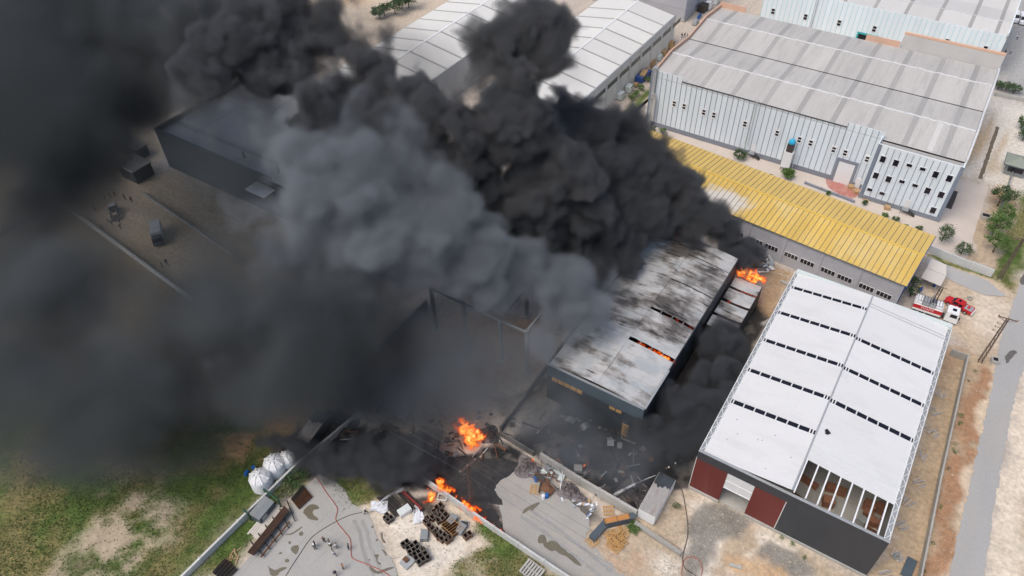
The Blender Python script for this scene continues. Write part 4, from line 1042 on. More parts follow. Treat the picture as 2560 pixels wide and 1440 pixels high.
for lab, x, y, w_, d_, h_ in (('small flat-roofed gatehouse in the smoke beside the track', -159.5, 74.5, 6, 5, 3.4), ('low shed with pale roof behind the smoky gatehouse', -168, 80.5, 6.5, 3, 2.8)):
    t = thing('hut', lab, 'hut', (x, y, 0))
    put('wall', MB().box(-w_ / 2, -d_ / 2, 0, w_ / 2, d_ / 2, h_), mat['soot_wall'], t)
    put('roof', MB().box(-w_ / 2 - .3, -d_ / 2 - .3, h_, w_ / 2 + .3, d_ / 2 + .3, h_ + .2), mat['old_concrete'], t)
    put('parapet', MB().box(-w_ / 2 - .3, -d_ / 2 - .3, h_ + .2, w_ / 2 + .3, -d_ / 2, h_ + .45).box(-w_ / 2 - .3, -d_ / 2, h_ + .2, -w_ / 2, d_ / 2 + .3, h_ + .45), mat['wall_a'], t)
# half-built steel frame in the smoke
T = thing('unfinished_structure', 'bare frame of grey columns and roof beams standing in the smoke', 'structure', (-58.7, 71.9, 0)); o = (-58.7, 71.9)
for x, y in ((-58.7, 71.9), (-51, 72.2), (-53, 84.2), (-66, 72), (-45.5, 72.3), (-45.5, 84.2)):
    cpl = put('column', MB(o).box(x - .28, y - .28, 0, x + .28, y + .28, 11.4), mat['grey_metal'], T)
    put('footing', MB(o).box(x - .7, y - .7, 0, x + .7, y + .7, .3), mat['concrete'], cpl)
put('beam', MB(o).box(-66, 71.75, 11.0, -45.5, 72.05, 11.4), mat['grey_metal'], T)
put('beam', MB(o).box(-51.15, 72.3, 11.0, -50.85, 84.2, 11.4), mat['grey_metal'], T)
put('beam', MB(o).box(-53, 84.05, 11.0, -45.5, 84.35, 11.4), mat['grey_metal'], T)
put('beam', MB(o).box(-45.65, 72.3, 11.0, -45.35, 84.2, 11.4), mat['grey_metal'], T)
# guard hut with hipped roof at the right edge
t = thing('guard_hut', 'small guard hut with green hipped roof at the right edge', 'hut', (20.6, 185.5, 0))
put('wall', MB().box(-2, -2, 0, 2, 2, 2.9), mat['grey_metal'], t)
put('window', MB().box(-1.6, -2.06, 1.0, 1.6, -2.0, 2.2), mat['glass_dark'], t)
put('window', MB().box(-2.06, -1.5, 1.0, -2.0, 1.5, 2.2), mat['glass_dark'], t)
put('roof', MB().add([(-2.8, -2.8, 2.9), (2.8, -2.8, 2.9), (2.8, 2.8, 2.9), (-2.8, 2.8, 2.9), (0, 0, 4.2)], [(0, 1, 4), (1, 2, 4), (2, 3, 4), (3, 0, 4), (3, 2, 1, 0)]), mat['green_roof'], t)
put('fascia', MB().box(-2.85, -2.85, 2.7, 2.85, -2.75, 2.95).box(-2.85, 2.75, 2.7, 2.85, 2.85, 2.95).box(-2.85, -2.75, 2.7, -2.75, 2.75, 2.95).box(2.75, -2.75, 2.7, 2.85, 2.75, 2.95), mat['slate'], t)
# cream shelter beside the yellow workshop
t = thing('shelter', 'cream panel roof of a low shelter beside the blue gable end', 'shelter', (11.7, 135.8, 0), YA)
for k in range(2): put('roof_panel', MB().slab([(-1.9, -3.6 + k * 3.7, 2.6), (1.9, -3.6 + k * 3.7, 2.5), (1.9 - .9 * k, -.05 + k * 3.5, 2.5), (-1.9, -.05 + k * 3.5, 2.6)], .12), mat['cream'], t)
for sx_ in (-1.7, 1.2):
    for sy_ in (-3.3, 3.0): put('post', MB().box(sx_ - .06, sy_ - .06, 0, sx_ + .06, sy_ + .06, 2.5), mat['steel'], t)
# ---------------------------------------------------------------- boundary walls
def wall_run(name, label, pts, h, t, m, cat='wall', capm=None, seg=4.0):
    """a wall of separate precast panels along a path; each panel is a part"""
    root = thing(name, label, cat, (pts[0][0], pts[0][1], 0)); o = (pts[0][0], pts[0][1])
    for a, b in zip(pts[:-1], pts[1:]):
        a = Vector((a[0], a[1])); b = Vector((b[0], b[1])); L = (b - a).length; n = max(1, round(L / seg)); d = (b - a) / L; nn = Vector((-d.y, d.x)) * t / 2
        for k in range(n):
            p = a + d * (L * k / n + .02); q = a + d * (L * (k + 1) / n - .02)
            hh = h + rnd.uniform(-.04, .04)
            c_ = [(p - nn), (q - nn), (q + nn), (p + nn)]
            put('wall_panel', MB(o).hexa([(v.x, v.y, 0) for v in c_], [(v.x, v.y, hh) for v in c_]), m, root)
            if capm: 
                c2 = [(p - nn * 1.6), (q - nn * 1.6), (q + nn * 1.6), (p + nn * 1.6)]
                put('coping', MB(o).hexa([(v.x, v.y, hh) for v in c2], [(v.x, v.y, hh + .08) for v in c2]), capm, root)
            put('post', MB(o).rbox((p.x, p.y, 0), (.22, t + .1, hh + .1), math.atan2(d.y, d.x)), m, root)
    return root


mat['sooty_concrete'] = mk('sooty_concrete', (.15, .145, .135), .9, .3, .5, 3, dirt=(.03, .03, .03), dirt_amt=.8, bump=.2)
mat['wall_white'] = mk('whitewashed_wall', (.56, .57, .56), .9, .12, .4, 3, dirt=(.38, .36, .32), dirt_amt=.4)
wall_run('boundary_wall', 'pale concrete wall between the grass field and the steel racks', [P(455, 1455)[:2], P(600, 1312)[:2], P(745, 1170)[:2], P(900, 1040)[:2]], 1.3, .35, mat['wall_white'])
wall_run('boundary_wall', 'long pale wall between the bins and the burning lane', [P(1060, 1205)[:2], P(1122, 1248)[:2], P(1235, 1328)[:2], P(1425, 1455)[:2], P(1520, 1530)[:2]], 1.5, .3, mat['wall_white'])
wall_run('boundary_wall', 'thick sooty wall beside the scrap heap', [P(1352, 1150)[:2], P(1450, 1212)[:2], P(1590, 1294)[:2]], 2.0, .45, mat['concrete'])
wall_run('boundary_wall', 'dark burnt wall stub running up into the smoke', [P(1250, 1088)[:2], P(1335, 1140)[:2]], 1.2, .3, mat['sooty_concrete'])
wall_run('boundary_wall', 'sooty yard wall rising into the smoke left of the burning shed', [P(1252, 1080)[:2], P(1345, 955)[:2], P(1460, 800)[:2]], 1.6, .3, mat['sooty_concrete'])
wall_run('retaining_wall', 'low grey retaining wall below the white container', [P(1588, 1312)[:2], P(1702, 1388)[:2]], .7, .6, mat['old_concrete'], seg=6)
wall_run('boundary_wall', 'grey wall along the dirt strip beside the road', [P(2290, 1470)[:2], P(2345, 1200)[:2], P(2412, 902)[:2], P(2372, 888)[:2]], 1.7, .25, mat['concrete'])
wall_run('boundary_wall', 'pale retaining wall above the side lane with small trees behind', [P(2318, 630)[:2], P(2400, 664)[:2], P(2478, 692)[:2]], 1.9, .3, mat['wall_white'], seg=2)
wall_run('boundary_wall', 'pale smoky wall enclosing the field at left', [P(0, 590)[:2], P(100, 535)[:2], P(168, 522)[:2], P(480, 752)[:2]], 1.2, .4, mat['wall_white'])
wall_run('boundary_wall', 'wall stub slanting through the brown smoke', [(-71.6, 62), (-71.3, 76)], 2.0, .4, mat['old_concrete'])
wall_run('boundary_wall', 'grey apron kerb wall below the red loading apron', [(-20, 155.3), (-8.2, 153.9)], .5, .5, mat['plinth'])
wall_run('fence_wall', 'thin grey wall beside the round trees', [P(2470, 600)[:2], P(2500, 520)[:2], P(2540, 400)[:2]], 1.4, .18, mat['grey_metal'], cat='fence')
wall_run('boundary_wall', 'low pale wall below the hedge at the right edge', [P(2485, 238)[:2], P(2600, 262)[:2]], .9, .3, mat['concrete'])
wall_run('boundary_wall', 'yard wall in the smoke between the track and dark building', [(-152, 70), (-100, 64)], 1.0, .25, mat['old_concrete'])


# ---------------------------------------------------------------- lattice power poles
def lattice_pole(label, x, y, h, arm_dir, w0=.30, w1=.15, group='lattice power poles'):
    p = thing('power_pole', label, 'power pole', (x, y, 0), arm_dir, group)
    mb = MB()
    for sx in (-1, 1):
        for sy in (-1, 1): mb.tube([(sx * w0, sy * w0, 0), (sx * w1, sy * w1, h)], .06, 4)
    put('legs', mb, mat['lattice'], p)
    mb = MB(); n = int(h / .8)
    for k in range(n):
        za, zb = h * k / n, h * (k + 1) / n; wa, wb = w0 + (w1 - w0) * k / n, w0 + (w1 - w0) * (k + 1) / n; s = 1 if k % 2 else -1
        for q in (-1, 1):
            mb.tube([(s * wa, q * wa, za), (-s * wb, q * wb, zb)], .035, 4); mb.tube([(q * wa, s * wa, za), (q * wb, -s * wb, zb)], .035, 4)
    put('bracing', mb, mat['lattice'], p)
    mb = MB()
    mb.tube([(-1.5, 0, h), (1.5, 0, h)], .08, 4).tube([(-1.5, .3, h - .1), (1.5, .3, h - .1)], .06, 4).tube([(-1.5, 0, h), (0, 0, h - .7)], .05, 4).tube([(1.5, 0, h), (0, 0, h - .7)], .05, 4)
    put('crossarm', mb, mat['lattice'], p)
    for dx in (-1.45, 0, 1.45): put('insulator', MB().lathe([(.06, 0), (.13, .08), (.06, .16), (.13, .24), (.05, .4)], (dx, 0, h + .05), 8), mat['insul'], p)
    mb = MB()
    for k in range(3): mb.tube([(-.3, 0, h - 1.5 - k * .9), (-1.1, 0, h - 1.5 - k * .9)], .045, 4).tube([(-1.05, 0, h - 1.5 - k * .9), (-1.05, 0, h - 1.2 - k * .9)], .07, 6)
    put('switch_arms', mb, mat['lattice'], p)
    return p


lattice_pole('lattice power pole standing in brown dirt near the road', 23.3, 117.9, 11.4, .1)
lattice_pole('lattice power pole in the grass beside the side lane', 23.1, 143.6, 10.6, .3)
lattice_pole('rusty lattice power pole in the black slick', -39.2, 45.6, 10.0, 1.35)
lattice_pole('lattice power pole half hidden in the smoke at left', -167, 58.6, 10.5, .9)
for k, dx in enumerate((-1.45, 0, 1.45)):
    ax = Vector((math.cos(1.35) * dx - 39.2, math.sin(1.35) * dx + 45.6, 10.45))
    pts = []
    for i in range(33):
        x = -85 + i * 3.3
        s = (x - ax.x); q = abs(s) / 45
        pts.append((x, ax.y + s * -.02, 10.45 - 2.2 * (1 - (2 * min(1, q) - 1) ** 2) * .5))
    put('power_line', MB().tube(pts, .015, 4), mat['wire'], None, label=['overhead wire nearest the boundary wall', 'middle overhead wire crossing the burnt slick', 'overhead wire farthest from the boundary wall'][k], cat='wire', group='overhead wires')


# ---------------------------------------------------------------- trees and shrubs
def foliage(mb, c, rad, n, size, r, clumps=18, up=.2):
    cs = []
    for _ in range(clumps):
        a = r.uniform(0, 6.283); z = r.uniform(-.7, 1); h = math.sqrt(max(0, 1 - z * z)); k = r.uniform(.45, 1.0)
        cs.append((Vector((c[0] + rad[0] * h * math.cos(a) * k, c[1] + rad[1] * h * math.sin(a) * k, c[2] + rad[2] * z * k)), r.uniform(.18, .42)))
    for _ in range(n):
        p, s = r.choice(cs)
        q = p + Vector((r.gauss(0, rad[0] * s * .55), r.gauss(0, rad[1] * s * .55), r.gauss(0, rad[2] * s * .5)))
        if q.z < .05: q.z = .05
        d = Vector((r.gauss(0, 1), r.gauss(0, 1), r.gauss(up, .6))).normalized()
        u = d.cross(Vector((r.gauss(0, 1), r.gauss(0, 1), r.gauss(0, 1)))).normalized(); L = size * r.uniform(.6, 1.3)
        mb.add([q - d * L * .5, q + u * L * .22, q + d * L * .5, q - u * L * .22], [(0, 1, 2, 3)])


def tree(label, x, y, h, rx, m='leaf', n=1500, size=.32, seed=0, name='tree', cat='tree', group=None, trunk=True, low=.25):
    r = random.Random(seed)
    t = thing(name, label, cat, (x, y, 0), 0, group)
    if trunk:
        mb = MB(); mb.tube([(0, 0, -.1), (r.uniform(-.1, .1), r.uniform(-.1, .1), h * .35), (r.uniform(-.2, .2), r.uniform(-.2, .2), h * .7)], .05 * h ** .7 + .04, 7, .03)
        for k in range(6):
            a = r.uniform(0, 6.283); z0 = h * r.uniform(.2, .5)
            mb.tube([(0, 0, z0), (math.cos(a) * rx * .5, math.sin(a) * rx * .5, z0 + h * .18), (math.cos(a) * rx * .8, math.sin(a) * rx * .8, z0 + h * .3)], .05 + .008 * h, 5, .02)
        put('trunk', mb, mat['bark'], t)
    mb = MB(); foliage(mb, (0, 0, h * (1 + low) / 2), (rx, rx, h * (1 - low) / 2), n, size, r, 26)
    put('crown', mb, mat[m], t)
    return t


gT = 'trees along the road'
tree('dense round dark green tree beside the thin grey wall', 19.3, 169.3, 5.0, 2.6, 'leaf_dark', 2600, .34, 1, group=gT)
tree('tall fresh green tree, northernmost of the roadside clump', 20.8, 163.2, 5, 1.8, 'leaf', 1500, .34, 2, group=gT)
tree('broad fresh green tree in the middle of the roadside clump', 19.8, 158.0, 5.4, 2.6, 'leaf', 2600, .34, 3, group=gT)
tree('fresh green tree at the lane end of the roadside clump', 20.8, 151.8, 5, 2.3, 'leaf', 2000, .34, 4, group=gT)
tree('feathery grey-green tree at the corner of the yellow roof', 11.0, 149.9, 4.2, 2.1, 'leaf_dark', 1100, .32, 5)
tree('small spreading tree above the pale retaining wall', 15.2, 147.6, 2.8, 1.6, 'leaf_dark', 1000, .3, 6)
tree('bushy tree beyond the low wall by the road at right', 25.6, 176, 4.4, 2.2, 'leaf', 1600, .34, 7)
for k, (px, py, w) in enumerate(((2494, 224, 1.6), (2514, 226, 1.8), (2534, 232, 1.6))):
    p = P(px, py); tree(['hedge shrub at the left end of the top-right hedge', 'middle shrub of the top-right hedge', 'hedge shrub at the right end of the top-right hedge'][k], p.x, p.y, 2.4, w, 'leaf_dark', 900, .34, 20 + k, 'shrub', 'shrub', 'hedge at the factory yard')
for k, (px, py, w) in enumerate(((2556, 350, 1.9), (2552, 320, 1.8))):
    p = P(px, py); tree(['dark hedge bush cut by the right edge near the guard hut', 'dark hedge bush above the guard hut at the right edge'][k], p.x, p.y, 3.0, w, 'leaf_dark', 1300, .34, 30 + k, 'shrub', 'shrub')
p = P(1846, 398); tree('round green shrub between the yellow roof and the blue wall', p.x, p.y, 2.6, 1.6, 'leaf_dark', 1300, .32, 40, 'shrub', 'shrub')
p = P(1968, 445); tree('bright green tall grass clump by the brown drain', p.x, p.y, 2.4, 1.4, 'leaf', 1100, .5, 41, 'shrub', 'shrub')
for k, (px, py, s) in enumerate(((1574, 312, 1.0), (1600, 324, 1.1), (1630, 332, 1.2), (1655, 336, 1.1), (1925, 448, .8), (2070, 488, .6), (2160, 512, .7), (2210, 545, .8), (2236, 556, .9), (2262, 570, .6), (2295, 578, .8))):
    p = P(px, py); tree(['sapling at the smoke edge, first in the row by the blue factory', 'second sapling from the smoke by the blue factory', 'third sapling from the smoke by the blue factory', 'sapling touching the far corner of the yellow roof', 'weedy shrub beside the brown drain', 'small weed tuft at the edge of the yellow roof', 'weeds beside the pale pallet below the office', 'leafy weeds left of the office steps',
                         'leafy weeds right of the white sacks', 'small weed tuft near the office corner', 'weed tuft nearest the office corner'][k], p.x, p.y, 1.7 * s, .9 * s, 'leaf' if k % 2 else 'leaf_dark', 260, .34, 50 + k, 'shrub', 'shrub', 'weeds along the factory apron')
for k, (px, py, s) in enumerate(((1022, 18, 1.5), (1006, 24, 1.2), (988, 34, 1.3), (962, 40, 1.0), (950, 46, .9))):
    p = P(px, py); tree(['largest dark bush at the top edge by the orange field', 'dark bush beside the largest one at the top edge', 'lone round bush at the top near the striped roof', 'low bush half veiled by smoke at the top', 'bush at the very edge of the smoke at the top'][k], p.x, p.y, 4.2 * s, 2.6 * s, 'leaf_dark', 1100, .55, 70 + k, 'shrub', 'shrub', 'bushes at the far field edge')
for k, (px, py) in enumerate(((1580, 250), (1590, 240), (1602, 226), (1620, 205), (1632, 190))):
    p = P(px, py); tree(['low green bush nearest the smoke beside the white wall', 'second green bush from the smoke beside the white wall', 'third green bush from the smoke beside the white wall', 'weedy bush in the alley between white and blue buildings', 'farthest weedy bush in the alley'][k], p.x, p.y, 1.6, 1.1, 'leaf', 420, .34, 80 + k, 'shrub', 'shrub', 'bushes in the alley')
for k, (px, py) in enumerate(((2262, 735), (2268, 712))):
    p = P(px, py); tree(['dark bush under the blue gable end', 'bush beside the cream shelter'][k], p.x + 1.0, p.y, 2.4, 1.1, 'leaf_dark', 600, .3, 90 + k, 'shrub', 'shrub')
p = P(760, 1210); tree('dark scrub along the wall behind the steel stacks', p.x - 1.5, p.y, 1.5, 2.2, 'leaf_dark', 1300, .28, 95, 'shrub', 'shrub')
p = P(708, 1232); tree('yellow-flowered scrub beside the green steel post', p.x, p.y, 1.2, 1.5, 'leaf_pale', 700, .26, 96, 'shrub', 'shrub')
p = P(1582, 1322); tree('bright green weeds between the orange container and low wall', p.x, p.y, .9, 1.1, 'leaf', 700, .26, 97, 'shrub', 'shrub')
p = P(1690, 1268); tree('small thorny bush on the pale rubble beside the white container', p.x, p.y, .9, .7, 'leaf_pale', 300, .24, 98, 'shrub', 'shrub')
for k in range(16):
    y = rnd.uniform(68, 116); tree('tiny green weed on the dirt strip along the roadside wall', 22.7 + rnd.gauss(0, .35), y, .35, rnd.uniform(.15, .6), 'leaf_pale' if k % 2 else 'leaf', 70, .16, 120 + k, 'weed', 'weed', 'weeds along the roadside wall', trunk=False, low=.1)
for k, (px, py) in enumerate(((1955, 1345), (1980, 1362), (2010, 1395))):
    p = P(px, py); tree('tiny green weed at the foot of the dark warehouse front', p.x, p.y, .4, .4, 'leaf', 80, .2, 140 + k, 'weed', 'weed', 'weeds at the dark warehouse front', trunk=False, low=.1)

# ---------------------------------------------------------------- containers, tanks, bins
def container(label, loc, rz, L, Wd, H, wall_m, roof_m, group=None):
    c_ = thing('container', label, 'container', loc, rz, group)
    n = int(L / .3)
    put('roof', MB().box(-L / 2, -Wd / 2, H - .08, L / 2, Wd / 2, H), roof_m, c_)
    mb = MB()
    for k in range(int(Wd / .25)): mb.box(-L / 2 + .05, -Wd / 2 + .06 + k * .25, H, L / 2 - .05, -Wd / 2 + .16 + k * .25, H + .035)
    put('roof_ribs', mb, roof_m, c_)
    for s in (-1, 1):
        mb = MB(); mb.box(-L / 2, s * Wd / 2 - .03, .1, L / 2, s * Wd / 2 + .03, H - .08)
        for k in range(n): mb.box(-L / 2 + .08 + k * .3, s * (Wd / 2 + .03), .15, -L / 2 + .22 + k * .3, s * (Wd / 2 + .055), H - .12)
        put('side_wall', mb, wall_m, c_)
        put('end_wall', MB().box(s * L / 2 - .03, -Wd / 2 + .03, .1, s * L / 2 + .03, Wd / 2 - .03, H - .08), wall_m, c_)
    put('base_frame', MB().box(-L / 2, -Wd / 2, 0, L / 2, Wd / 2, .1), mat['dark_steel'], c_)
    put('burnt_roof_end', MB().add([(L / 2 - 2.3 + (.22 * math.sin(q * 2.1) + .3 * math.sin(q * .6)), -Wd / 2 + Wd * q / 12, H + .04) for q in range(13)] + [(L / 2, Wd / 2, H + .04), (L / 2, -Wd / 2, H + .04)], [tuple(range(15))[::-1]]), mat['soot_wall'], c_)
    return c_


mat['burnt_roof'] = ribbed(mk('half_burnt_container_roof', (.40, .385, .37), .6, .2, .8, 5, stretch=(1, .25, 1), dirt=(.20, .12, .08), dirt_amt=.7, dirt_scale=.8), 'X', .25, .3)
a = P(1592, 1287); b = P(1633, 1317)
container('white container with rust-streaked scorched roof at the edge of the burnt yard', (-14.6, 60.7, 0), math.pi / 2, 7.5, 2.7, 2.6, mat['white_paint'], mat['burnt_roof'])
container('grey container with burnt ribbed roof half in smoke above the white tanks', tuple(P(790, 1088)), math.radians(100), 6.2, 2.6, 2.7, mat['soot_wall'], mat['burnt_roof'])
oc = thing('open_container', 'open steel box with bright orange cover at the end of the sooty wall', 'container', (-18.2, 54.3, 0), math.radians(45))
put('cover', MB().box(-2.0, -.42, 1.4, 2.0, .42, 1.5), mat['orange'], oc)
for k in range(3): put('cover_bar', MB().box(-1.95 + k * 1.9, -.44, 1.5, -1.87 + k * 1.9, .44, 1.54), mat['rust'], oc)
put('body', MB().box(-2.05, -.5, 0, 2.1, .5, 1.4), mat['slate'], oc)
put('end_flap', MB().box(2.05, -.5, 1.3, 2.9, .5, 1.38), mat['slate'], oc)
oc = thing('open_container', 'dark slate ribbed panel leaning at the left end of the orange box', 'container', tuple(P(1496, 1332)), math.radians(80))
put('body', MB().box(-1.7, -.5, 0, 1.7, .5, 1.0), mat['slate'], oc)
for k in range(7): put('rib', MB().box(-1.6 + k * .5, -.56, .1, -1.42 + k * .5, -.5, .95), mat['grey_metal'], oc)


def tank(label, px, py, r, h, group):
    p = P(px, py); t = thing('water_tank', label, 'water tank', (p.x, p.y, 0), rnd.uniform(0, 3), group)
    prof = [(r * .96, 0)]
    for k in range(6): z = .2 + k * (h * .62) / 6; prof += [(r, z), (r, z + h * .07), (r * .97, z + h * .085)]
    prof += [(r, h * .68), (r * .93, h * .76), (r * .62, h * .9), (r * .3, h * .97)]
    put('shell', MB().lathe(prof, n=26), mat['tank_white'], t)
    put('lid', MB().lathe([(.36, h * .95), (.36, h * 1.02), (.3, h * 1.05)], n=16), mat['tank_white'], t)
    mb = MB()
    for k in range(8):
        a = k * math.pi / 4; mb.tube([(math.cos(a) * r * .98, math.sin(a) * r * .94, h * .755), (math.cos(a) * r * .34, math.sin(a) * r * .34, h * 1.0)], .17, 5, .1)
    put('shoulder_ribs', mb, mat['tank_white'], t)
    return t


tank('large white plastic tank nearest the camera beside the field wall', 659, 1214, 1.75, 3.7, 'white water tanks')
tank('large white plastic tank behind it, half in smoke', 694, 1178, 1.75, 3.7, 'white water tanks')
tank('white plastic tank almost hidden in smoke at the back', 722, 1162, 1.4, 3.0, 'white water tanks')


def barrel(label, px, py, m, rz=0, lying=False, group=None):
    p = P(px, py); t = thing('barrel', label, 'barrel', (p.x, p.y, .3 if lying else 0), rz, group)
    if lying: t.rotation_euler = (math.pi / 2, 0, rz)
    put('drum', MB().lathe([(.28, 0), (.3, .03), (.29, .3), (.31, .32), (.29, .34), (.29, .6), (.31, .62), (.29, .64), (.3, .88), (.27, .9)], n=14), m, t, smooth=False)
    put('lid', MB().lathe([(.26, .9), (.26, .93), (.2, .94)], n=14), m, t)


barrel('small blue drum lying left of the white tanks', 620, 1179, mat['blue_plastic'], .4, True)
barrel('blue drum touching the white tank', 636, 1174, mat['blue_plastic'])
barrel('blue drum lying among the scrap', 1337, 1194, mat['blue_plastic'], .9, True)
barrel('blue drum beside the white bucket at the scrap heap', 1367, 1243, mat['blue_plastic'])
barrel('blue and white bucket at the corner of the scrap heap', 1358, 1246, mat['white_bag'])
barrel('blue drum standing on the dirt left of the red pickup', 2335, 716, mat['royal'])
barrel('blue drum beside the yellow-clad person', 2300, 727, mat['royal'])


def make_bin(m, L=.62, Wd=.7, H=.98, rim=None):
    t = thing('metal_bin', 'x', 'bin')
    mb = MB(); k = .035
    mb.box(-L / 2, -Wd / 2, .08, L / 2, -Wd / 2 + k, H).box(-L / 2, Wd / 2 - k, .08, L / 2, Wd / 2, H).box(-L / 2, -Wd / 2 + k, .08, -L / 2 + k, Wd / 2 - k, H).box(L / 2 - k, -Wd / 2 + k, .08, L / 2, Wd / 2 - k, H)
    put('walls', mb, m, t)
    put('floor', MB().box(-L / 2 + k, -Wd / 2 + k, .08, L / 2 - k, Wd / 2 - k, .14), mat['void'], t)
    put('rim', MB().box(-L / 2 - .02, -Wd / 2 - .02, H - .03, L / 2 + .02, -Wd / 2 + .03, H + .02).box(-L / 2 - .02, Wd / 2 - .03, H - .03, L / 2 + .02, Wd / 2 + .02, H + .02).box(-L / 2 - .02, -Wd / 2 + .03, H - .03, -L / 2 + .03, Wd / 2 - .03, H + .02).box(L / 2 - .03, -Wd / 2 + .03, H - .03, L / 2 + .02, Wd / 2 - .03, H + .02), rim or mat['rim'], t)
    for sx in (-1, 1): put('foot', MB().box(sx * L / 2 - (.1 if sx > 0 else 0), -Wd / 2, 0, sx * L / 2 + (.1 if sx < 0 else 0), Wd / 2, .08), m, t)
    return t


mat['rim'] = mk('worn_steel_edge', (.19, .165, .14), .7, .3, 2)
BIN_A = math.radians(-57)        # heading of the rows on the ground
ord_ = ['first', 'second', 'third', 'fourth', 'fifth']
b0 = make_bin(mat['dark_steel']); used = False
rows = [[(735, 970), (790, 935)], [(805, 1030), (862, 1000), (915, 955)], [(828, 1080), (888, 1050), (945, 1020), (995, 1040)], [(900, 1115), (955, 1080), (1025, 1050)], [(925, 1175), (985, 1140), (1050, 1100)], [(965, 1230), (1025, 1190), (1090, 1160)]]
pa, pb = P(*k_(805, 1030), 1), P(*k_(915, 955), 1); row_a = math.atan2(pb.y - pa.y, pb.x - pa.x)
for i, row in enumerate(rows):
    for j, (x, y) in enumerate(row):
        o_ = b0 if not used else copy_tree(b0); used = True
        p = P(*k_(x, y), 1.0); o_.location = (p.x, p.y, 0); o_.rotation_euler = (0, 0, row_a + rnd.uniform(-.04, .04))
        o_['label'] = 'black steel bin, %s from left, %s of the block' % (ord_[j], ['back row', 'second row from back', 'third row from back', 'third row from front', 'second row from front', 'front row'][i]); o_['group'] = 'black bins in a block'
for j, (x, y) in enumerate(((480, 590), (515, 620), (560, 590), (500, 550))):
    o_ = copy_tree(b0); p = P(*k_(x, y), 1.0); o_.location = (p.x, p.y, 0); o_.rotation_euler = (0, 0, row_a + .15)
    o_['label'] = ['leftmost of the four black bins by the white sacks', 'nearest of the four black bins by the white sacks', 'rightmost of the four black bins by the white sacks', 'farthest of the four black bins by the white sacks'][j]; o_['group'] = 'black bins by the white sacks'
b1 = make_bin(mat['rust'], .72, .78); used = False
brown = [(1062, 640), (1110, 700), (1160, 745), (1195, 795), (1235, 850), (1295, 890), (1365, 910), (1405, 880), (1330, 840), (1270, 810), (1215, 770), (1080, 600), (1160, 580), (1200, 540), (1245, 620), (1300, 495), (1350, 545), (1225, 440), (1275, 405), (1185, 500), (1640, 850), (1690, 820), (1255, 560), (1300, 600)]
for j, (x, y) in enumerate(brown):
    o_ = b1 if not used else copy_tree(b1); used = True
    p = P(*k_(x, y), 1.0); o_.location = (p.x, p.y, 0); o_.rotation_euler = (0, 0, row_a + rnd.uniform(-.22, .22))
    o_['label'] = 'rust-brown steel bin in the jumbled heap right of the black bins' if j not in (20, 21) else ['rusty bin alone near the grass, left of a pair', 'rusty bin alone near the grass, right of a pair'][j - 20]
    o_['group'] = 'jumbled rusty bins' if j not in (20, 21) else 'pair of rusty bins near the grass'
b2 = make_bin(mat['rust'], 1.9, .42, 1.0, mat['pallet']); used = False
for j in range(6):
    o_ = b2 if not used else copy_tree(b2); used = True
    p = P(*k_(1330 + j * 28, 690 + j * 24), 1.0); q = P(*k_(1410 + j * 28, 640 + j * 24), 1.0)
    o_.location = ((p.x + q.x) / 2, (p.y + q.y) / 2, 0); o_.rotation_euler = (0, 0, row_a)
    o_['label'] = 'long orange-brown trough bin, %s from the back of its row' % ['first', 'second', 'third', 'fourth', 'fifth', 'sixth'][j]; o_['group'] = 'orange-brown trough bins'
for lab, x, y, rz in (('grey upturned bin lying alone between the two bin heaps', 1040, 850, .9), ('grey upturned bin on the right side of the rusty heap', 1445, 625, .3), ('grey upturned bin between rusty heap and grass', 1570, 760, .4)):
    p = P(*k_(x, y), .6); t = thing('metal_bin', lab, 'bin', (p.x, p.y, 0), row_a + rz)
    put('shell', MB().box(-.8, -.55, 0, .8, .55, .9), mat['grey_metal'], t); put('opening', MB().box(.8, -.45, .1, .82, .45, .8), mat['void'], t)


# steel sections, racks
def bar(label, a, b, w, h, m, z=0.0, group=None):
    a = Vector(P(*a)); b = Vector(P(*b)); L = (b - a).length
    t = put('steel_bar', MB().box(-L / 2, -w / 2, 0, L / 2, -w / 2 + .04, h).box(-L / 2, w / 2 - .04, 0, L / 2, w / 2, h).box(-L / 2, -w / 2 + .04, h * .45, L / 2, w / 2 - .04, h * .45 + .04), m, None,
            loc=((a.x + b.x) / 2, (a.y + b.y) / 2, z), rz=math.atan2(b.y - a.y, b.x - a.x), label=label, cat='steel beam', group=group)
    return t


gb = 'blackened steel beams by the sand'
names = ['leftmost', 'second', 'third', 'fourth', 'fifth', 'sixth', 'seventh', 'eighth', 'ninth']
for i in range(9):
    dx = i * 42
    bar('blackened steel beam on the sand, %s counted from the left' % names[i], k_(365 + dx + (90 if i > 4 else 0), 310 - i * 6 + (0 if i < 5 else -30)), k_(640 + dx * .95 + (70 if i > 4 else 0), 590 - i * 10), .24 if i % 2 else .3, .3, mat['dark_steel'], 0.02, gb)
bar('dark red steel beam lying across the blackened beams', k_(730, 245), k_(1010, 500), .35, .3, mk('dark_red_paint', (.22, .03, .03), .6, .2), .35)
gr = 'long steel sections on the racks'
for i in range(6):
    bar('long brown steel section on the rack, %s from the wall' % names[i], l_(880 + i * 9, 690 + i * 12), l_(470 + i * 12, 1210 + i * 6), .22, .3, mat['dark_steel'] if i % 2 else mat['rust'], .75 + .02 * i, gr)
bar('single rusty pipe rail on the concrete in front of the rack', l_(930, 850), l_(605, 1250), .2, .2, mat['rust'], .5)
for i in range(6):
    bar('rust-brown section in the upper stack near the smoke, %s from the wall' % names[i], l_(1080 + i * 18, 440 + i * 22), l_(950 + i * 14, 600 + i * 18), .3, .5, mat['dark_steel'] if i < 2 else mat['rust'], .1, 'upper stack of steel sections')
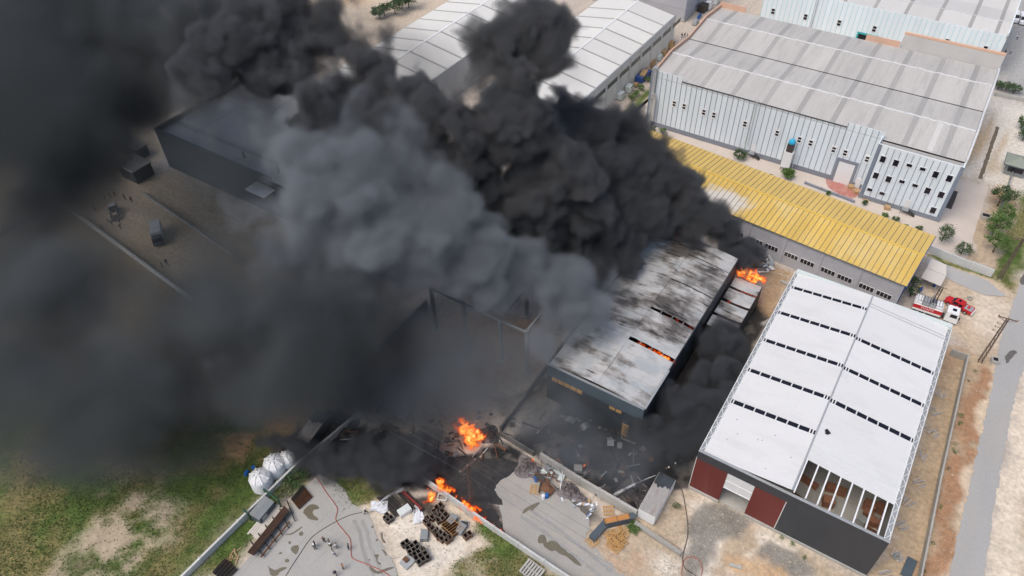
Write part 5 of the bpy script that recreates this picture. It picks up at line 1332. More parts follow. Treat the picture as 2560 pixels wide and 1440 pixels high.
for i in range(5):
    bar('dark short section in the bottom stack at the frame edge, %s from the wall' % names[i], l_(215 + i * 28, 1265 + i * 25), l_(70 + i * 28, 1425 + i * 20), .35, .5, mat['dark_steel'], .15, 'bottom stack of steel sections')
rk = thing('steel_rack', 'low steel rack holding long sections on the concrete yard', 'rack', tuple(P(*l_(700, 980))), 0)
o = (rk.location.x, rk.location.y)
for k in range(6):
    a = P(*l_(500 + k * 80, 1080 - k * 92)); b = P(*l_(620 + k * 72, 1215 - k * 78))
    put('cross_beam', MB(o).tube([(a.x, a.y, .5), (b.x, b.y, .5)], .09, 4), mat['dark_steel'], rk)
    for q in (a, b): put('leg', MB(o).box(q.x - .06, q.y - .06, 0, q.x + .06, q.y + .06, .9), mat['dark_steel'], rk)
mc = thing('machine', 'grey sheet-metal machine cabinet behind the steel rack by the wall', 'machine', tuple(P(*l_(640, 740))), math.radians(95))
put('cabinet', MB().box(-1.7, -.9, 0, 1.7, .9, 1.7), mat['slate'], mc)
put('lid', MB().hexa([(-1.75, -.95, 1.7), (1.75, -.95, 1.7), (1.75, .95, 1.7), (-1.75, .95, 1.7)], [(-1.7, .1, 2.1), (1.7, .1, 2.1), (1.7, .95, 2.1), (-1.7, .95, 2.1)]), mat['grey_metal'], mc)
put('panel', MB().box(-1.2, -.94, .5, -.2, -.9, 1.3), mat['steel'], mc)
pf = thing('timber_platform', 'pale timber platform between machine and steel rack', 'platform', tuple(P(*l_(660, 830))), math.radians(95))
for k in range(7): put('plank', MB().box(-2.9 + rnd.uniform(-.2, .2), -1.3 + k * .36, .3, 2.9 + rnd.uniform(-.2, .2), -1.0 + k * .36, .36), mat['cream'], pf)
for sx in (-2.4, 0, 2.4): put('bearer', MB().box(sx - .08, -1.3, 0, sx + .08, 1.3, .3), mat['wood'], pf)
mat['green_paint'] = mk('dark_green_paint', (.02, .075, .045), .5, .1)
for k, (a, b) in enumerate(((l_(665, 545), l_(825, 665)), (l_(435, 765), l_(490, 815)))):
    pa_, pb_ = P(*a), P(*b)
    put('gantry_beam', MB().tube([(pa_.x, pa_.y, .2), (pa_.x, pa_.y, 2.2), (pb_.x, pb_.y, 2.2), (pb_.x, pb_.y, .1)], .16, 6), mat['green_paint'], None, label=['green steel gantry beam standing over the wall strip', 'small green steel frame at the grass strip'][k], cat='gantry')
for k in range(10):       # timber offcuts on the strip
    p = P(*l_(300 + rnd.uniform(-60, 80), 1200 + rnd.uniform(-60, 90)))
    put('timber_offcut', MB().rbox((0, 0, 0), (rnd.uniform(.5, 1.4), .15, .12), rnd.uniform(0, 3)), mat['wood'], None, loc=(p.x, p.y, .03), label='short pale timber offcut between grass strip and concrete', cat='timber', group='timber offcuts')

# white goods by the sand
p = P(*k_(760, 520)); t = thing('cabinet', 'white metal cabinet lying beside the blackened beams', 'cabinet', tuple(p), row_a)
put('body', MB().box(-1.0, -.6, 0, 1.0, .6, .8), mat['white_paint'], t); put('door', MB().box(-.9, -.5, .8, -.05, .5, .83), mat['pale_green'], t); put('door', MB().box(.05, -.5, .8, .9, .5, .83), mat['pale_green'], t)
for k, (x, y, sx, sy, rz) in enumerate(((390, 450, 2.6, 1.7, .6), (440, 500, 1.6, 1.2, .2), (930, 560, 3.2, 1.0, -.9), (1000, 600, 1.6, .9, -.5))):
    p = P(*k_(x, y)); r = random.Random(k); mb = MB(); v = []
    for i in range(6):
        for j in range(5): v.append((-sx / 2 + sx * i / 5 + r.uniform(-.1, .1), -sy / 2 + sy * j / 4 + r.uniform(-.1, .1), .12 + r.uniform(0, .3)))
    mb.add(v, [(i * 5 + j, i * 5 + 5 + j, i * 5 + 6 + j, i * 5 + 1 + j) for i in range(5) for j in range(4)])
    put('plastic_sheet', mb, mat['white_bag'], None, loc=tuple(p), rz=rz, label=['crumpled white sheeting where the hose jet starts', 'smaller crumpled white sheet by the jet', 'long white wrapping along the beams', 'white wrapping at the end of the beams'][k], cat='sheeting')
p = P(*k_(800, 1245)); t = thing('machine_part', 'grey square machine base left of the black bins', 'machine', tuple(p), row_a + .2)
put('base', MB().box(-.9, -.8, 0, .9, .8, .35), mat['steel'], t); put('block', MB().box(-.3, -.1, .35, .35, .7, .7), mat['rust'], t)
p = P(*k_(1620, 690)); t = thing('machine_part', 'pale blue window frame lying on the sand by the wall', 'frame', tuple(p), .4)
put('frame', MB().box(-.7, -.5, 0, .7, -.4, .12).box(-.7, .4, 0, .7, .5, .12).box(-.7, -.4, 0, -.6, .4, .12).box(.6, -.4, 0, .7, .4, .12), mat['steel'], t); put('pane', MB().box(-.6, -.4, .03, .6, .4, .06), mat['glass_grey'], t)
p = P(*k_(1300, 325)); t = thing('machine_part', 'pale green metal frame standing by the wall near the flames', 'frame', tuple(p), .4)
put('frame', MB().box(-.75, -.6, .3, .75, -.45, .5).box(-.75, .45, .3, .75, .6, .5).box(-.75, -.45, .3, -.6, .45, .5).box(.6, -.45, .3, .75, .45, .5), mat['pale_green'], t)
for sx in (-.68, .68): put('leg', MB().box(sx - .05, -.5, 0, sx + .05, -.4, .3).box(sx - .05, .4, 0, sx + .05, .5, .3), mat['pale_green'], t)
# concrete slotted slab at the bottom edge
p = P(1330, 1430); t = thing('slotted_slab', 'grey concrete slab with slots lying on the grass at the bottom edge', 'slab', (p.x, p.y, 0), math.radians(-6))
for k in range(7): put('slat', MB().box(-1.5 + k * .45, -1.2, .1, -1.2 + k * .45, 1.2, .5), mat['concrete'], t)
for s in (-1.2, 0, 1.1): put('bearer', MB().box(-1.5, s, .05, 1.5, s + .15, .45), mat['concrete'], t)


# pallets
def pallet_mesh():
    mb = MB()
    for k in range(6): mb.box(-.6, -.5 + k * .18, .1, .6, -.39 + k * .18, .13)
    for s in (-.55, -.05, .45): mb.box(s, -.5, 0, s + .1, .51, .1)
    return mb


pm = pallet_mesh().mesh('pallet', mat['pallet'])
pl = [m_(*a) for a in ((1235, 1150), (1255, 1185), (1290, 1210), (1250, 1240), (1310, 1260), (1350, 1230), (1340, 1180), (1330, 1110), (1390, 1110), (1010, 1220), (1205, 850), (325, 600), (1300, 1290))]
lab = ['wooden pallet, topmost of the orange-brown pallet heap', 'pallet overlapping the topmost one in the heap', 'pallet in the middle of the orange-brown heap', 'pallet at the left side of the orange-brown heap', 'pallet at the lower middle of the heap', 'pallet at the right side of the heap', 'pallet above right in the heap', 'flat pallet beside the green weeds, left one', 'flat pallet beside the green weeds, right one', 'broken pallet alone on the dirt left of the heap',
       'pallet under the end of the sooty wall', 'orange-brown pallet left of the scrap heap', 'lowest pallet of the orange-brown heap']
for k, q in enumerate(pl):
    p = P(*q); ob = thing('pallet', lab[k], 'pallet', (p.x, p.y, .02 + (.14 * (k % 3) if k < 7 else 0)), rnd.uniform(0, 3), 'wooden pallets on the rubble')
    for i in range(5): put('slat', MB().box(-.8, -.8 + i * .37, .1, .8, -.68 + i * .37, .14), mat['pallet'], ob)
    for s in (-.8, -.06, .68): put('bearer', MB().box(s, -.8, 0, s + .12, .8, .1), mat['pallet'], ob)
for k, (px, py, lb) in enumerate(((2126, 470, 'brown crate stack beside the roller door'), (2133, 452, 'small brown crate behind it by the roller door'), (2140, 482, 'broken timber heap at the corner of the red apron'), (2217, 522, 'timber crate on the apron below the office windows'), (2166, 500, 'pale pallet leaning at the office plinth'))):
    p = P(px, py); t = thing('crate', lb, 'crate', (p.x, p.y, 0), .3 + k)
    for i in range(4): put('board', MB().box(-.6, -.6 + i * .31, .12, .6, -.34 + i * .31, .75 if k != 4 else .25), mat['wood'], t)
    put('base', MB().box(-.65, -.65, 0, .65, .65, .1), mat['wood'], t)

# ---------------------------------------------------------------- scrap heap by the sooty wall
r = random.Random(31)


def heap(label, px, py, rx, ry, h, m, seed):
    r = random.Random(seed); p = P(px, py); v = []; f = []; nr, na = 16, 40
    for i in range(nr + 1):
        for j in range(na):
            a = j / na * 6.283; t = i / nr; k = 1 + .25 * math.sin(3 * a + seed)
            z = h * (1 - t ** 1.6) * (.55 + .9 * r.random()) if i < nr else -.05
            e = r.uniform(-.5, .5) / nr * (i > 0)
            v.append((rx * (t + e) * k * math.cos(a), ry * (t + e) * k * math.sin(a), max(z, -.05)))
    for i in range(nr):
        for j in range(na): f.append((i * na + j, (i + 1) * na + j, (i + 1) * na + (j + 1) % na, i * na + (j + 1) % na))
    put('scrap_heap', MB().add(v, f), m, None, loc=tuple(p), label=label, cat='heap')
    for k in range(90):
        pass


heap('grey ash heap left of the scrap beside the small flame', 1322, 1172, 2.6, 1.9, 1.1, mat['pile'], 1)
heap('burnt grey heap between scrap metal and the sooty wall', 1428, 1232, 2.6, 1.5, 1.2, mat['pile'], 2)
heap('dark burnt heap at the wall corner near the big flame', 1222, 1085, 2.0, 1.6, 1.0, mat['black_pile'], 3)
heap('charred heap in front of the white container', 1590, 1236, 2.4, 1.9, .7, mat['black_pile'], 4)
heap('burnt wreckage heap behind the smoky container', 850, 1055, 3.4, 2.2, 1.3, mat['black_pile'], 5)
scr = []
for k in range(26):
    a = m_(r.uniform(340, 640), r.uniform(260, 560)); p = P(*a); L = r.uniform(1.2, 4.5); rz = r.uniform(-.9, .9) - .4; tl = r.uniform(-.25, .25)
    mb = MB(); mb.tube([(-L / 2, 0, 0), (L / 2, 0, L * math.sin(tl) * .5)], r.uniform(.03, .08), 5)
    put('scrap_bar', mb, r.choice([mat['steel'], mat['dark_steel'], mat['rust'], mat['grey_metal']]), None, loc=(p.x, p.y, .3 + r.uniform(0, .6)), rz=rz, label='bent metal bar in the tangle of the scrap heap', cat='scrap', group='tangled scrap bars')
for k in range(16):
    a = m_(r.uniform(380, 650), r.uniform(280, 560)); p = P(*a); sx, sy = r.uniform(.5, 1.8), r.uniform(.4, 1.2)
    m3 = Matrix.Rotation(r.uniform(-.3, .3), 3, 'X')
    put('scrap_plate', MB().rbox((0, 0, 0), (sx, sy, .05), r.uniform(0, 3), m3), r.choice([mat['steel'], mat['pale_green'], mat['grey_metal'], mat['dark_steel'], mat['rust']]), None, loc=(p.x, p.y, .25 + r.uniform(0, .5)), label='crumpled metal plate in the scrap heap', cat='scrap', group='scrap plates')
a, b = P(*m_(660, 370)), P(*m_(620, 650))
put('white_pole', MB().tube([(a.x, a.y, 1.2), (b.x, b.y, .5)], .07, 6), mat['white_paint'], None, label='long white pole lying across the scrap heap', cat='pole')
put('brown_tarpaulin', MB().add([(-1.2, -.9, .5), (1.0, -1.0, .3), (1.2, .7, .5), (-.7, 1.0, .8), (0, 0, .9)], [(0, 1, 4), (1, 2, 4), (2, 3, 4), (3, 0, 4)]), mat['rust'], None, loc=tuple(P(*m_(480, 590))), label='brown sheet framed in pale timber on the scrap heap', cat='sheet')
for k in range(26):
    a = m_(1070 + r.gauss(0, 14) - k * 5.0, 770 + k * 7.0 + r.gauss(0, 12)); p = P(*a)
    put('litter', MB().rbox((0, 0, 0), (r.uniform(.12, .4), r.uniform(.1, .3), r.uniform(.05, .2)), r.uniform(0, 3)), r.choice([mat['white_bag'], mat['white_bag'], mat['blue_plastic'], mat['steel']]), None, loc=(p.x, p.y, .03), label='white or blue plastic litter strewn from the wall to the lane', cat='litter', group='plastic litter by the wall')
for k in range(14):
    a = m_(r.uniform(650, 1010), r.uniform(700, 800)); p = P(*a)
    put('debris_piece', MB().rbox((0, 0, 0), (r.uniform(.3, .9), r.uniform(.2, .6), r.uniform(.08, .3)), r.uniform(0, 3)), r.choice([mat['steel'], mat['wood'], mat['white_bag'], mat['dark_steel']]), None, loc=(p.x, p.y, .03), label='small debris piece below the burnt heap', cat='debris', group='debris below the burnt heap')
p = P(*m_(840, 355)); put('concrete_block', MB().rbox((0, 0, 0), (1.3, 1.2, .6), .5), mat['concrete'], None, loc=tuple(p), label='pale square block standing on the burnt yard', cat='block')
# burnt debris on the black yard
for k in range(70):
    a = (r.uniform(1290, 1640), r.uniform(1040, 1260)); 
    if a[1] - 1145 > (a[0] - 1350) * .62 - 8: continue
    p = P(*a); put('charred_debris', MB().rbox((0, 0, 0), (r.uniform(.2, 1.6), r.uniform(.1, .6), r.uniform(.05, .35)), r.uniform(0, 3)), r.choice([mat['dark_steel'], mat['void'], mat['rust'], mat['grey_metal'], mat['old_concrete']]), None, loc=(p.x, p.y, 0), label='charred piece of debris on the black burnt yard', cat='debris', group='charred debris in the burnt yard')
for k, (px, py) in enumerate(((1425, 1052), (1462, 1068), (1525, 1105), (1140, 1060), (985, 1100), (830, 1040), (870, 1060))):
    p = P(px, py); put('buckled_sheet', MB().add([(-.9, -.5, .1), (0, -.6, .5), (.9, -.4, .1), (.8, .6, .2), (0, .5, .7), (-.8, .6, .1)], [(0, 1, 4, 5), (1, 2, 3, 4)]), mat['steel'], None, loc=tuple(p), rz=k * 1.1, label=['buckled pale sheet before the sooty shed front', 'crumpled white box sheet before the shed front', 'bent sheet on the burnt yard right of the shed door', 'bent sheet left of the big flame', 'pale torn sheet above the black smoke puff', 'pale sheet at the wreckage behind the container', 'bent sheet beside the wreckage'][k], cat='sheet metal')
for k in range(260):
    a = (r.uniform(1270, 1650), r.uniform(1030, 1270)) if k < 110 else (r.uniform(840, 1260), r.uniform(1010, 1150))
    if k < 110 and a[1] - 1145 > (a[0] - 1350) * .62 - 8: continue
    if k >= 110 and r.random() < .25: continue
    p = P(*a); L = r.uniform(.4, 3.2); w = r.uniform(.06, .3) if k % 3 else r.uniform(.4, 1.0)
    put('charred_debris', MB().rbox((0, 0, 0), (L if k % 3 else L * .4, w, r.uniform(.05, .3)), 0, Matrix.Rotation(r.uniform(-.35, .35), 3, 'Y')), r.choice([mat['dark_steel'], mat['void'], mat['rust'], mat['grey_metal'], mat['soot_wall'], mat['pile']]), None, loc=(p.x, p.y, .05), rz=r.uniform(0, 6.2), label='charred piece of debris on the black burnt yard' if k < 110 else 'charred scrap strewn left of the big flame', cat='debris', group='charred debris in the burnt yard' if k < 110 else 'charred scrap left of the flame')
# twisted wreck by the yellow workshop
for k in range(22):
    p = P(1905 + r.uniform(-14, 26), 655 + r.uniform(-22, 26)); L = r.uniform(.8, 2.4)
    put('twisted_sheet', MB().rbox((0, 0, 0), (L, r.uniform(.3, .9), .05), r.uniform(0, 3), Matrix.Rotation(r.uniform(-.9, .9), 3, 'X')), r.choice([mat['steel'], mat['grey_metal'], mat['white_paint'], mat['dark_steel']]), None, loc=(p.x, p.y, .3 + r.uniform(0, 1.6)), label='twisted grey sheet in the wreckage beside the yellow workshop wall', cat='wreckage', group='twisted wreckage')
for k, (a, b, w) in enumerate((((1905, 815), (1950, 790), .9), ((1950, 705), (2020, 735), .5), ((1985, 690), (2035, 712), .35))):
    pa_, pb_ = P(*a), P(*b); L = (pb_ - pa_).length
    put('concrete_beam', MB().box(-L / 2, -w / 2, 0, L / 2, w / 2, .5), mat['concrete'] if k else mat['old_concrete'], None, loc=tuple((pa_ + pb_) / 2), rz=math.atan2(pb_.y - pa_.y, pb_.x - pa_.x), label=['pale slab lying by the left side of the white warehouse', 'low concrete edge near the wreckage', 'thin concrete edge at the warehouse corner'][k], cat='beam')
# steel offcuts between the warehouse and the roadside wall
mat['strip'] = mk('dusty_pale_strip', (.50, .43, .35), .8, .2, 2)
where = ['first', 'second', 'third', 'fourth', 'fifth', 'sixth', 'seventh', 'eighth', 'ninth']
for k in range(9):
    by, bx, ba = 67 + k * 4.9 + r.uniform(-.8, .8), 18.8 + r.uniform(-.5, .5), 1.2 + r.uniform(-.4, .3)
    for q in range(6):
        L = r.uniform(1.1, 2.0); t = (q - 2.5) * .3 + r.uniform(-.1, .1); rz = ba + r.gauss(0, .14)
        put('steel_offcut', MB().box(-L / 2, -.085, 0, L / 2, .085, .1), mat['strip'] if q % 3 else mat['steel'], None, loc=(bx - math.sin(ba) * t, by + math.cos(ba) * t + r.uniform(-.3, .3), .03 + .03 * q), rz=rz, label='pale strip in the %s bunch beside the warehouse, counted from the front' % where[k], cat='steel strip', group='steel strips beside the warehouse, bunch ' + where[k])
for k, (px, py, lb) in enumerate(((2240, 1392, 'old tyre lying in the dirt by the warehouse corner'), (2424, 747, 'tyre lying behind the red pickup'))):
    p = P(px, py); t = thing('tyre', lb, 'tyre', (p.x, p.y, 0)); mb = MB(); v = []; f = []
    for i in range(18):
        a = i / 18 * 6.283
        for j in range(8): b_ = j / 8 * 6.283; v.append(((.42 + .16 * math.cos(b_)) * math.cos(a), (.42 + .16 * math.cos(b_)) * math.sin(a), .15 + .15 * math.sin(b_)))
    for i in range(18):
        for j in range(8): f.append((i * 8 + j, ((i + 1) % 18) * 8 + j, ((i + 1) % 18) * 8 + (j + 1) % 8, i * 8 + (j + 1) % 8))
    put('tread', mb.add(v, f), mat['old_concrete'] if k else mat['grey_metal'], t)
p = P(2272, 1420); put('slate_slab', MB().box(-.7, -1.7, 0, .7, 1.7, .15), mat['slate'], None, loc=tuple(p), rz=-.1, label='dark slab lying against the roadside wall at the bottom', cat='slab')
p = P(2485, 905); t = thing('concrete_block', 'grey concrete block with dark opening near the road', 'block', tuple(p), .2)
put('shell', MB().box(-.6, -.6, 0, .6, .6, .8), mat['concrete'], t); put('opening', MB().box(-.4, -.4, .8, .4, .4, .82), mat['void'], t)
p = P(2462, 545); t = thing('planter', 'black square planter box beside the apron', 'planter', tuple(p), .1)
put('box', MB().box(-.9, -.7, 0, .9, .7, .8), mat['concrete'], t); put('soil', MB().box(-.75, -.55, .8, .75, .55, .82), mat['void'], t)
p = P(1838, 1416); t = thing('concrete_block', 'grey concrete beam piece on the rubble at the bottom', 'block', tuple(p), .25)
put('body', MB().box(-.9, -.25, 0, .9, .25, .3), mat['concrete'], t)
# open trench right of the blue factory
tr_ = [(14.0, 178.4), (14.8, 178.4), (15.0, 205), (14.2, 205)]
sheet('trench', tr_, .03, mk('trench_mud', (.17, .135, .095), .95, .3, 1.5, 5, dirt=(.08, .06, .045), dirt_amt=.6), .8, .12, 3)
# rubble stones: uncountable
mb = MB(); rr = random.Random(77)
for (pg, n) in (([(1650, 1330), (1725, 1235), (1810, 1262), (1960, 1345), (2140, 1445), (1690, 1445)], 1500), ([(1450, 1360), (1580, 1330), (1700, 1400), (1640, 1440), (1500, 1440)], 500), ([(920, 1260), (1195, 1290), (1200, 1390), (1010, 1430)], 260), ([(2250, 1440), (2330, 1100), (2380, 930), (2450, 960), (2400, 1440)], 500)):
    xs_ = [a for a, _ in pg]; ys_ = [b for _, b in pg]
    for k in range(n):
        a = (rr.uniform(min(xs_), max(xs_)), rr.uniform(min(ys_), max(ys_))); p = P(*a)
        s = rr.uniform(.05, .17) * (1.6 if rr.random() < .06 else 1)
        q = [Vector((rr.uniform(.6, 1) * s * dx, rr.uniform(.6, 1) * s * dy, rr.uniform(.5, 1) * s * dz * .7)) + p for dx, dy, dz in ((1, 0, 0), (0, 1, 0), (-1, 0, 0), (0, -1, 0), (0, 0, 1))]
        mb.add(q, [(0, 1, 4), (1, 2, 4), (2, 3, 4), (3, 0, 4)])
put('rubble', mb, mat['stone'], None, kind='stuff', label='pale rubble stones scattered on the yard')


# ---------------------------------------------------------------- hoses and water jets
def hose(label, pts, m, r=.06, z=.07, cat='hose'):
    q = [P(*a) for a in pts]; out = []
    for i in range(len(q) - 1):
        p0, p1, p2, p3 = q[max(0, i - 1)], q[i], q[i + 1], q[min(len(q) - 1, i + 2)]
        for k in range(6):
            t = k / 6; v = .5 * ((2 * p1) + (p2 - p0) * t + (2 * p0 - 5 * p1 + 4 * p2 - p3) * t * t + (3 * p1 - p0 - 3 * p2 + p3) * t ** 3); out.append((v.x, v.y, z))
    out.append((q[-1].x, q[-1].y, z))
    put('fire_hose', MB().tube(out, r, 6), m, None, label=label, cat=cat)


hose('red hose winding over the concrete yard to the bottom', [(790, 1190), (815, 1230), (843, 1270), (840, 1300), (862, 1330), (876, 1350), (878, 1385), (885, 1398), (920, 1412), (960, 1430), (985, 1450)], mat['hose_red'])
hose('thin dark hose crossing the concrete yard', [(905, 1281), (870, 1290), (830, 1310), (790, 1335), (770, 1355), (750, 1385), (730, 1415), (712, 1445)], mat['hose_black'], .045)
hose('black hose from the burnt container down over the rubble', [(1688, 1205), (1704, 1225), (1712, 1260), (1719, 1310), (1718, 1345), (1707, 1390), (1712, 1420), (1740, 1440), (1790, 1475)], mat['hose_black'], .055)
hose('coiled red hose on the rubble at the bottom', [(1706, 1410), (1715, 1396), (1735, 1394), (1752, 1408), (1755, 1430), (1745, 1450), (1720, 1455), (1705, 1440), (1706, 1412)], mat['hose_red'], .05)
hose('loose dark hose loop at the smoke edge left of the sand', [(855, 1230), (870, 1222), (884, 1215), (880, 1204), (865, 1205), (858, 1215)], mat['hose_black'], .04)
wm = bpy.data.materials.new('water_spray'); wm.use_nodes = True
_b = wm.node_tree.nodes['Principled BSDF']; _b.inputs['Base Color'].default_value = (.9, .92, .95, 1); _b.inputs['Roughness'].default_value = .6
_nz = wm.node_tree.nodes.new('ShaderNodeTexNoise'); _nz.inputs['Scale'].default_value = 2.5; _nz.inputs['Detail'].default_value = 4
_rg = wm.node_tree.nodes.new('ShaderNodeMapRange'); _rg.inputs[1].default_value = .35; _rg.inputs[2].default_value = .8; _rg.inputs[3].default_value = .05; _rg.inputs[4].default_value = .55
wm.node_tree.links.new(_nz.outputs['Fac'], _rg.inputs[0]); wm.node_tree.links.new(_rg.outputs[0], _b.inputs['Alpha'])


def jet(label, a, za, b, zb, arc, r0, r1):
    a = P(*a, za); b = P(*b, zb); pts = []
    for k in range(15):
        t = k / 14; v = a.lerp(b, t); v.z += arc * 4 * t * (1 - t); pts.append(v)
    put('water_jet', MB().tube(pts, r0, 8, r1, cap=False), wm, None, label=label, cat='water jet')


jet('white water jet sprayed over the burnt yard from behind the container', (1640, 1188), 2.9, (1535, 1238), .4, .4, .04, .3)
jet('white water jet aimed at the burning beams', (925, 1276), 1.2, (1008, 1222), .5, .6, .04, .35)
jet('white water jet arching from the yellow workshop side onto the flames', (1975, 694), 4.0, (1868, 684), 5.6, 1.0, .05, .16)
# ---------------------------------------------------------------- vehicles
def wheel(par, x, y, r=.38, w=.26, name='wheel'):
    m = Matrix.Rotation(math.pi / 2, 3, 'X')
    mb = MB(); mb.lathe([(r * .6, -w / 2), (r * .95, -w / 2), (r, -w / 4), (r, w / 4), (r * .95, w / 2), (r * .6, w / 2)], n=16)
    mb.v = [tuple(m @ Vector(v) + Vector((x, y, r))) for v in mb.v]
    wo = put(name, mb, mat['rubber'], par)
    mb = MB(); mb.lathe([(r * .55, -w / 2 - .01), (r * .6, w / 2 + .01), (r * .2, w / 2 + .03)], n=12); mb.v = [tuple(m @ Vector(v) + Vector((x, y, r))) for v in mb.v]
    put('rim', mb, mat['chrome'], wo)


pr, pf_ = P(2427, 786), P(2361, 752)
hd = math.atan2(pf_.y - pr.y, pf_.x - pr.x); pc = (pr + pf_) / 2
V = thing('pickup', 'red double-cab pickup parked on the dirt beside the fire engine', 'pickup', (pc.x, pc.y, 0), hd)
put('body', MB().loft([(-2.65, .45, .88), (-2.62, 1.05, .9), (-1.0, 1.08, .93), (1.1, 1.12, .93), (2.3, 1.0, .9), (2.62, .8, .82), (2.65, .45, .8)]), mat['red_paint'], V)
put('cab', MB().loft([(-1.0, 1.08, .9), (-.8, 1.7, .72), (.2, 1.78, .72), (.75, 1.72, .72), (1.35, 1.12, .88)]), mat['red_paint'], V)
put('windscreen', MB().add([(.82, -.66, 1.69), (.82, .66, 1.69), (1.33, .8, 1.17), (1.33, -.8, 1.17)], [(0, 3, 2, 1)]), mat['glass_dark'], V)
put('sunroof', MB().box(-.1, -.35, 1.77, .35, .35, 1.80), mat['glass_dark'], V)
for s in (-1, 1):
    for xa, xb in ((-.75, -.05), (.02, .85)):
        put('side_window', MB().add([(xa, s * .915, 1.14), (xb + .2 * (xb > .5), s * .915, 1.14), (xb, s * .765, 1.62), (xa + .08, s * .765, 1.62)], [(0, 1, 2, 3) if s < 0 else (3, 2, 1, 0)]), mat['glass_dark'], V)
    put('headlight', MB().box(2.45, s * .62 - .16, .72, 2.67, s * .62 + .16, .9), mat['chrome'], V)
    put('door_emblem', MB().lathe([(.2, 0), (.2, .01)], n=14).add([], []), mat['white_car'], V, loc=(.0, s * .935, .78)).rotation_euler = (math.pi / 2, 0, 0)
    put('wing_mirror', MB().box(.85, s * .95, 1.15, 1.05, s * 1.12, 1.3), mat['rubber'], V)
put('load_bed', MB().box(-2.5, -.78, 1.06, -1.1, .78, 1.1), mat['steel'], V)
put('bed_rail', MB().box(-2.55, -.88, 1.07, -1.05, -.8, 1.18).box(-2.55, .8, 1.07, -1.05, .88, 1.18), mat['red_paint'], V)
put('bed_cargo', MB().box(-1.9, -.3, 1.1, -1.5, .2, 1.4), mat['red_paint'], V)
put('rear_bumper', MB().box(-2.85, -.85, .45, -2.65, .85, .75), mat['white_car'], V)
for x in (-1.6, 1.65):
    for s in (-1, 1): wheel(V, x, s * .82)

rear, front = P(2281, 748, 3.0), P(2381, 783, 2.8)
hd = math.atan2(front.y - rear.y, front.x - rear.x)
L = math.hypot(front.x - rear.x, front.y - rear.y) + .9
V = thing('fire_engine', 'white fire engine with red band and lattice mast behind the white warehouse', 'fire engine', (rear.x + .5, rear.y + 1.1, 0), hd)
bl = L - 3.0
put('chassis', MB().box(0, -.5, .6, L, .5, .95), mat['dark_steel'], V)
put('body', MB().box(0, -1.22, .95, bl, 1.22, 2.35), mat['white_car'], V)
put('red_band', MB().box(-.02, -1.25, 1.45, bl + .02, -1.22, 2.33).box(-.02, 1.22, 1.65, bl + .02, 1.25, 2.3), mat['red_paint'], V)
for k in range(4):
    a = .15 + k * (bl - .3) / 4
    put('roof_panel', MB().box(a, -1.1, 2.35, a + (bl - .3) / 4 - .1, 1.1, 3.0).box(a, -.4, 3.0, a + (bl - .3) / 4 - .1, .4, 3.06), mat['white_car'] if k in (0, 3) else mat['steel'], V)
mb = MB()
for s in (-.9, .9): mb.tube([(.3, s, 3.25), (bl - .3, s, 3.25)], .04, 4)
for k in range(9): mb.tube([(.4 + k * (bl - .8) / 8, -.9, 3.25), (.4 + k * (bl - .8) / 8, .9, 3.25)], .03, 4)
put('roof_rails', mb, mat['dark_steel'], V)
mb = MB()      # lattice mast standing over the deck
mx, mh = bl * .62, 7.0
for sx in (-.28, .28):
    for sy in (-.28, .28): mb.tube([(mx + sx, sy, 2.4), (mx + sx * .8, sy * .8, mh)], .045, 4)
for k in range(9):
    z0, z1 = 2.4 + k * .5, 2.9 + k * .5; s = 1 if k % 2 else -1
    for q in (-.27, .27): mb.tube([(mx + s * .27, q, z0), (mx - s * .27, q, z1)], .03, 4).tube([(mx + q, s * .27, z0), (mx + q, -s * .27, z1)], .03, 4)
mb.tube([(mx - .9, 0, mh), (mx + .9, 0, mh)], .05, 4)
put('mast', mb, mat['dark_steel'], V)
mb = MB()
for k in range(7): mb.tube([(mx - .5, -.8, 3.3 + k * .28), (mx - .5, .5, 3.3 + k * .28)], .06, 5)
put('coil_rack', mb, mat['grey_metal'], V)
put('cab', MB().loft([(L - 2.3, .7, 1.2), (L - 2.3, 2.75, 1.12), (L - 1.9, 2.85, 1.1), (L - .25, 2.8, 1.08), (L - .02, 1.75, 1.2), (L, .55, 1.2)]), mat['white_car'], V)
put('windscreen', MB().add([(L - .02, -1.05, 1.75), (L - .02, 1.05, 1.75), (L - .2, .98, 2.65), (L - .2, -.98, 2.65)], [(0, 1, 2, 3)]), mat['glass_dark'], V)
put('roof_hatch', MB().box(L - 1.5, -.35, 2.83, L - .8, .35, 2.9), mat['glass_dark'], V)
for s in (-1, 1):
    put('side_window', MB().add([(L - 1.6, s * 1.19, 1.8), (L - .35, s * 1.19, 1.8), (L - .45, s * 1.12, 2.55), (L - 1.55, s * 1.12, 2.55)], [(0, 1, 2, 3) if s < 0 else (3, 2, 1, 0)]), mat['glass_dark'], V)
    put('mirror', MB().box(L - .1, s * 1.25, 1.9, L + .1, s * 1.5, 2.4), mat['rubber'], V)
    for x in (1.2, 2.4, L - 1.0): wheel(V, x, s * 1.02, .5, .32)
fc = bpy.data.curves.new('lettering', 'FONT'); fc.body = 'İTFAİYE'; fc.size = .62; fc.extrude = .005; fc.align_x = 'CENTER'
_t = bpy.data.objects.new('lettering_source', fc); sc.collection.objects.link(_t)
_lm = bpy.data.meshes.new_from_object(_t.evaluated_get(bpy.context.evaluated_depsgraph_get())); bpy.data.objects.remove(_t); bpy.data.curves.remove(fc)
_lm.materials.clear(); _lm.materials.append(mat['white_car'])
lt_o = link('lettering', _lm, V, (bl * .5, -1.262, 1.7)); lt_o.rotation_euler = (math.pi / 2, 0, 0)


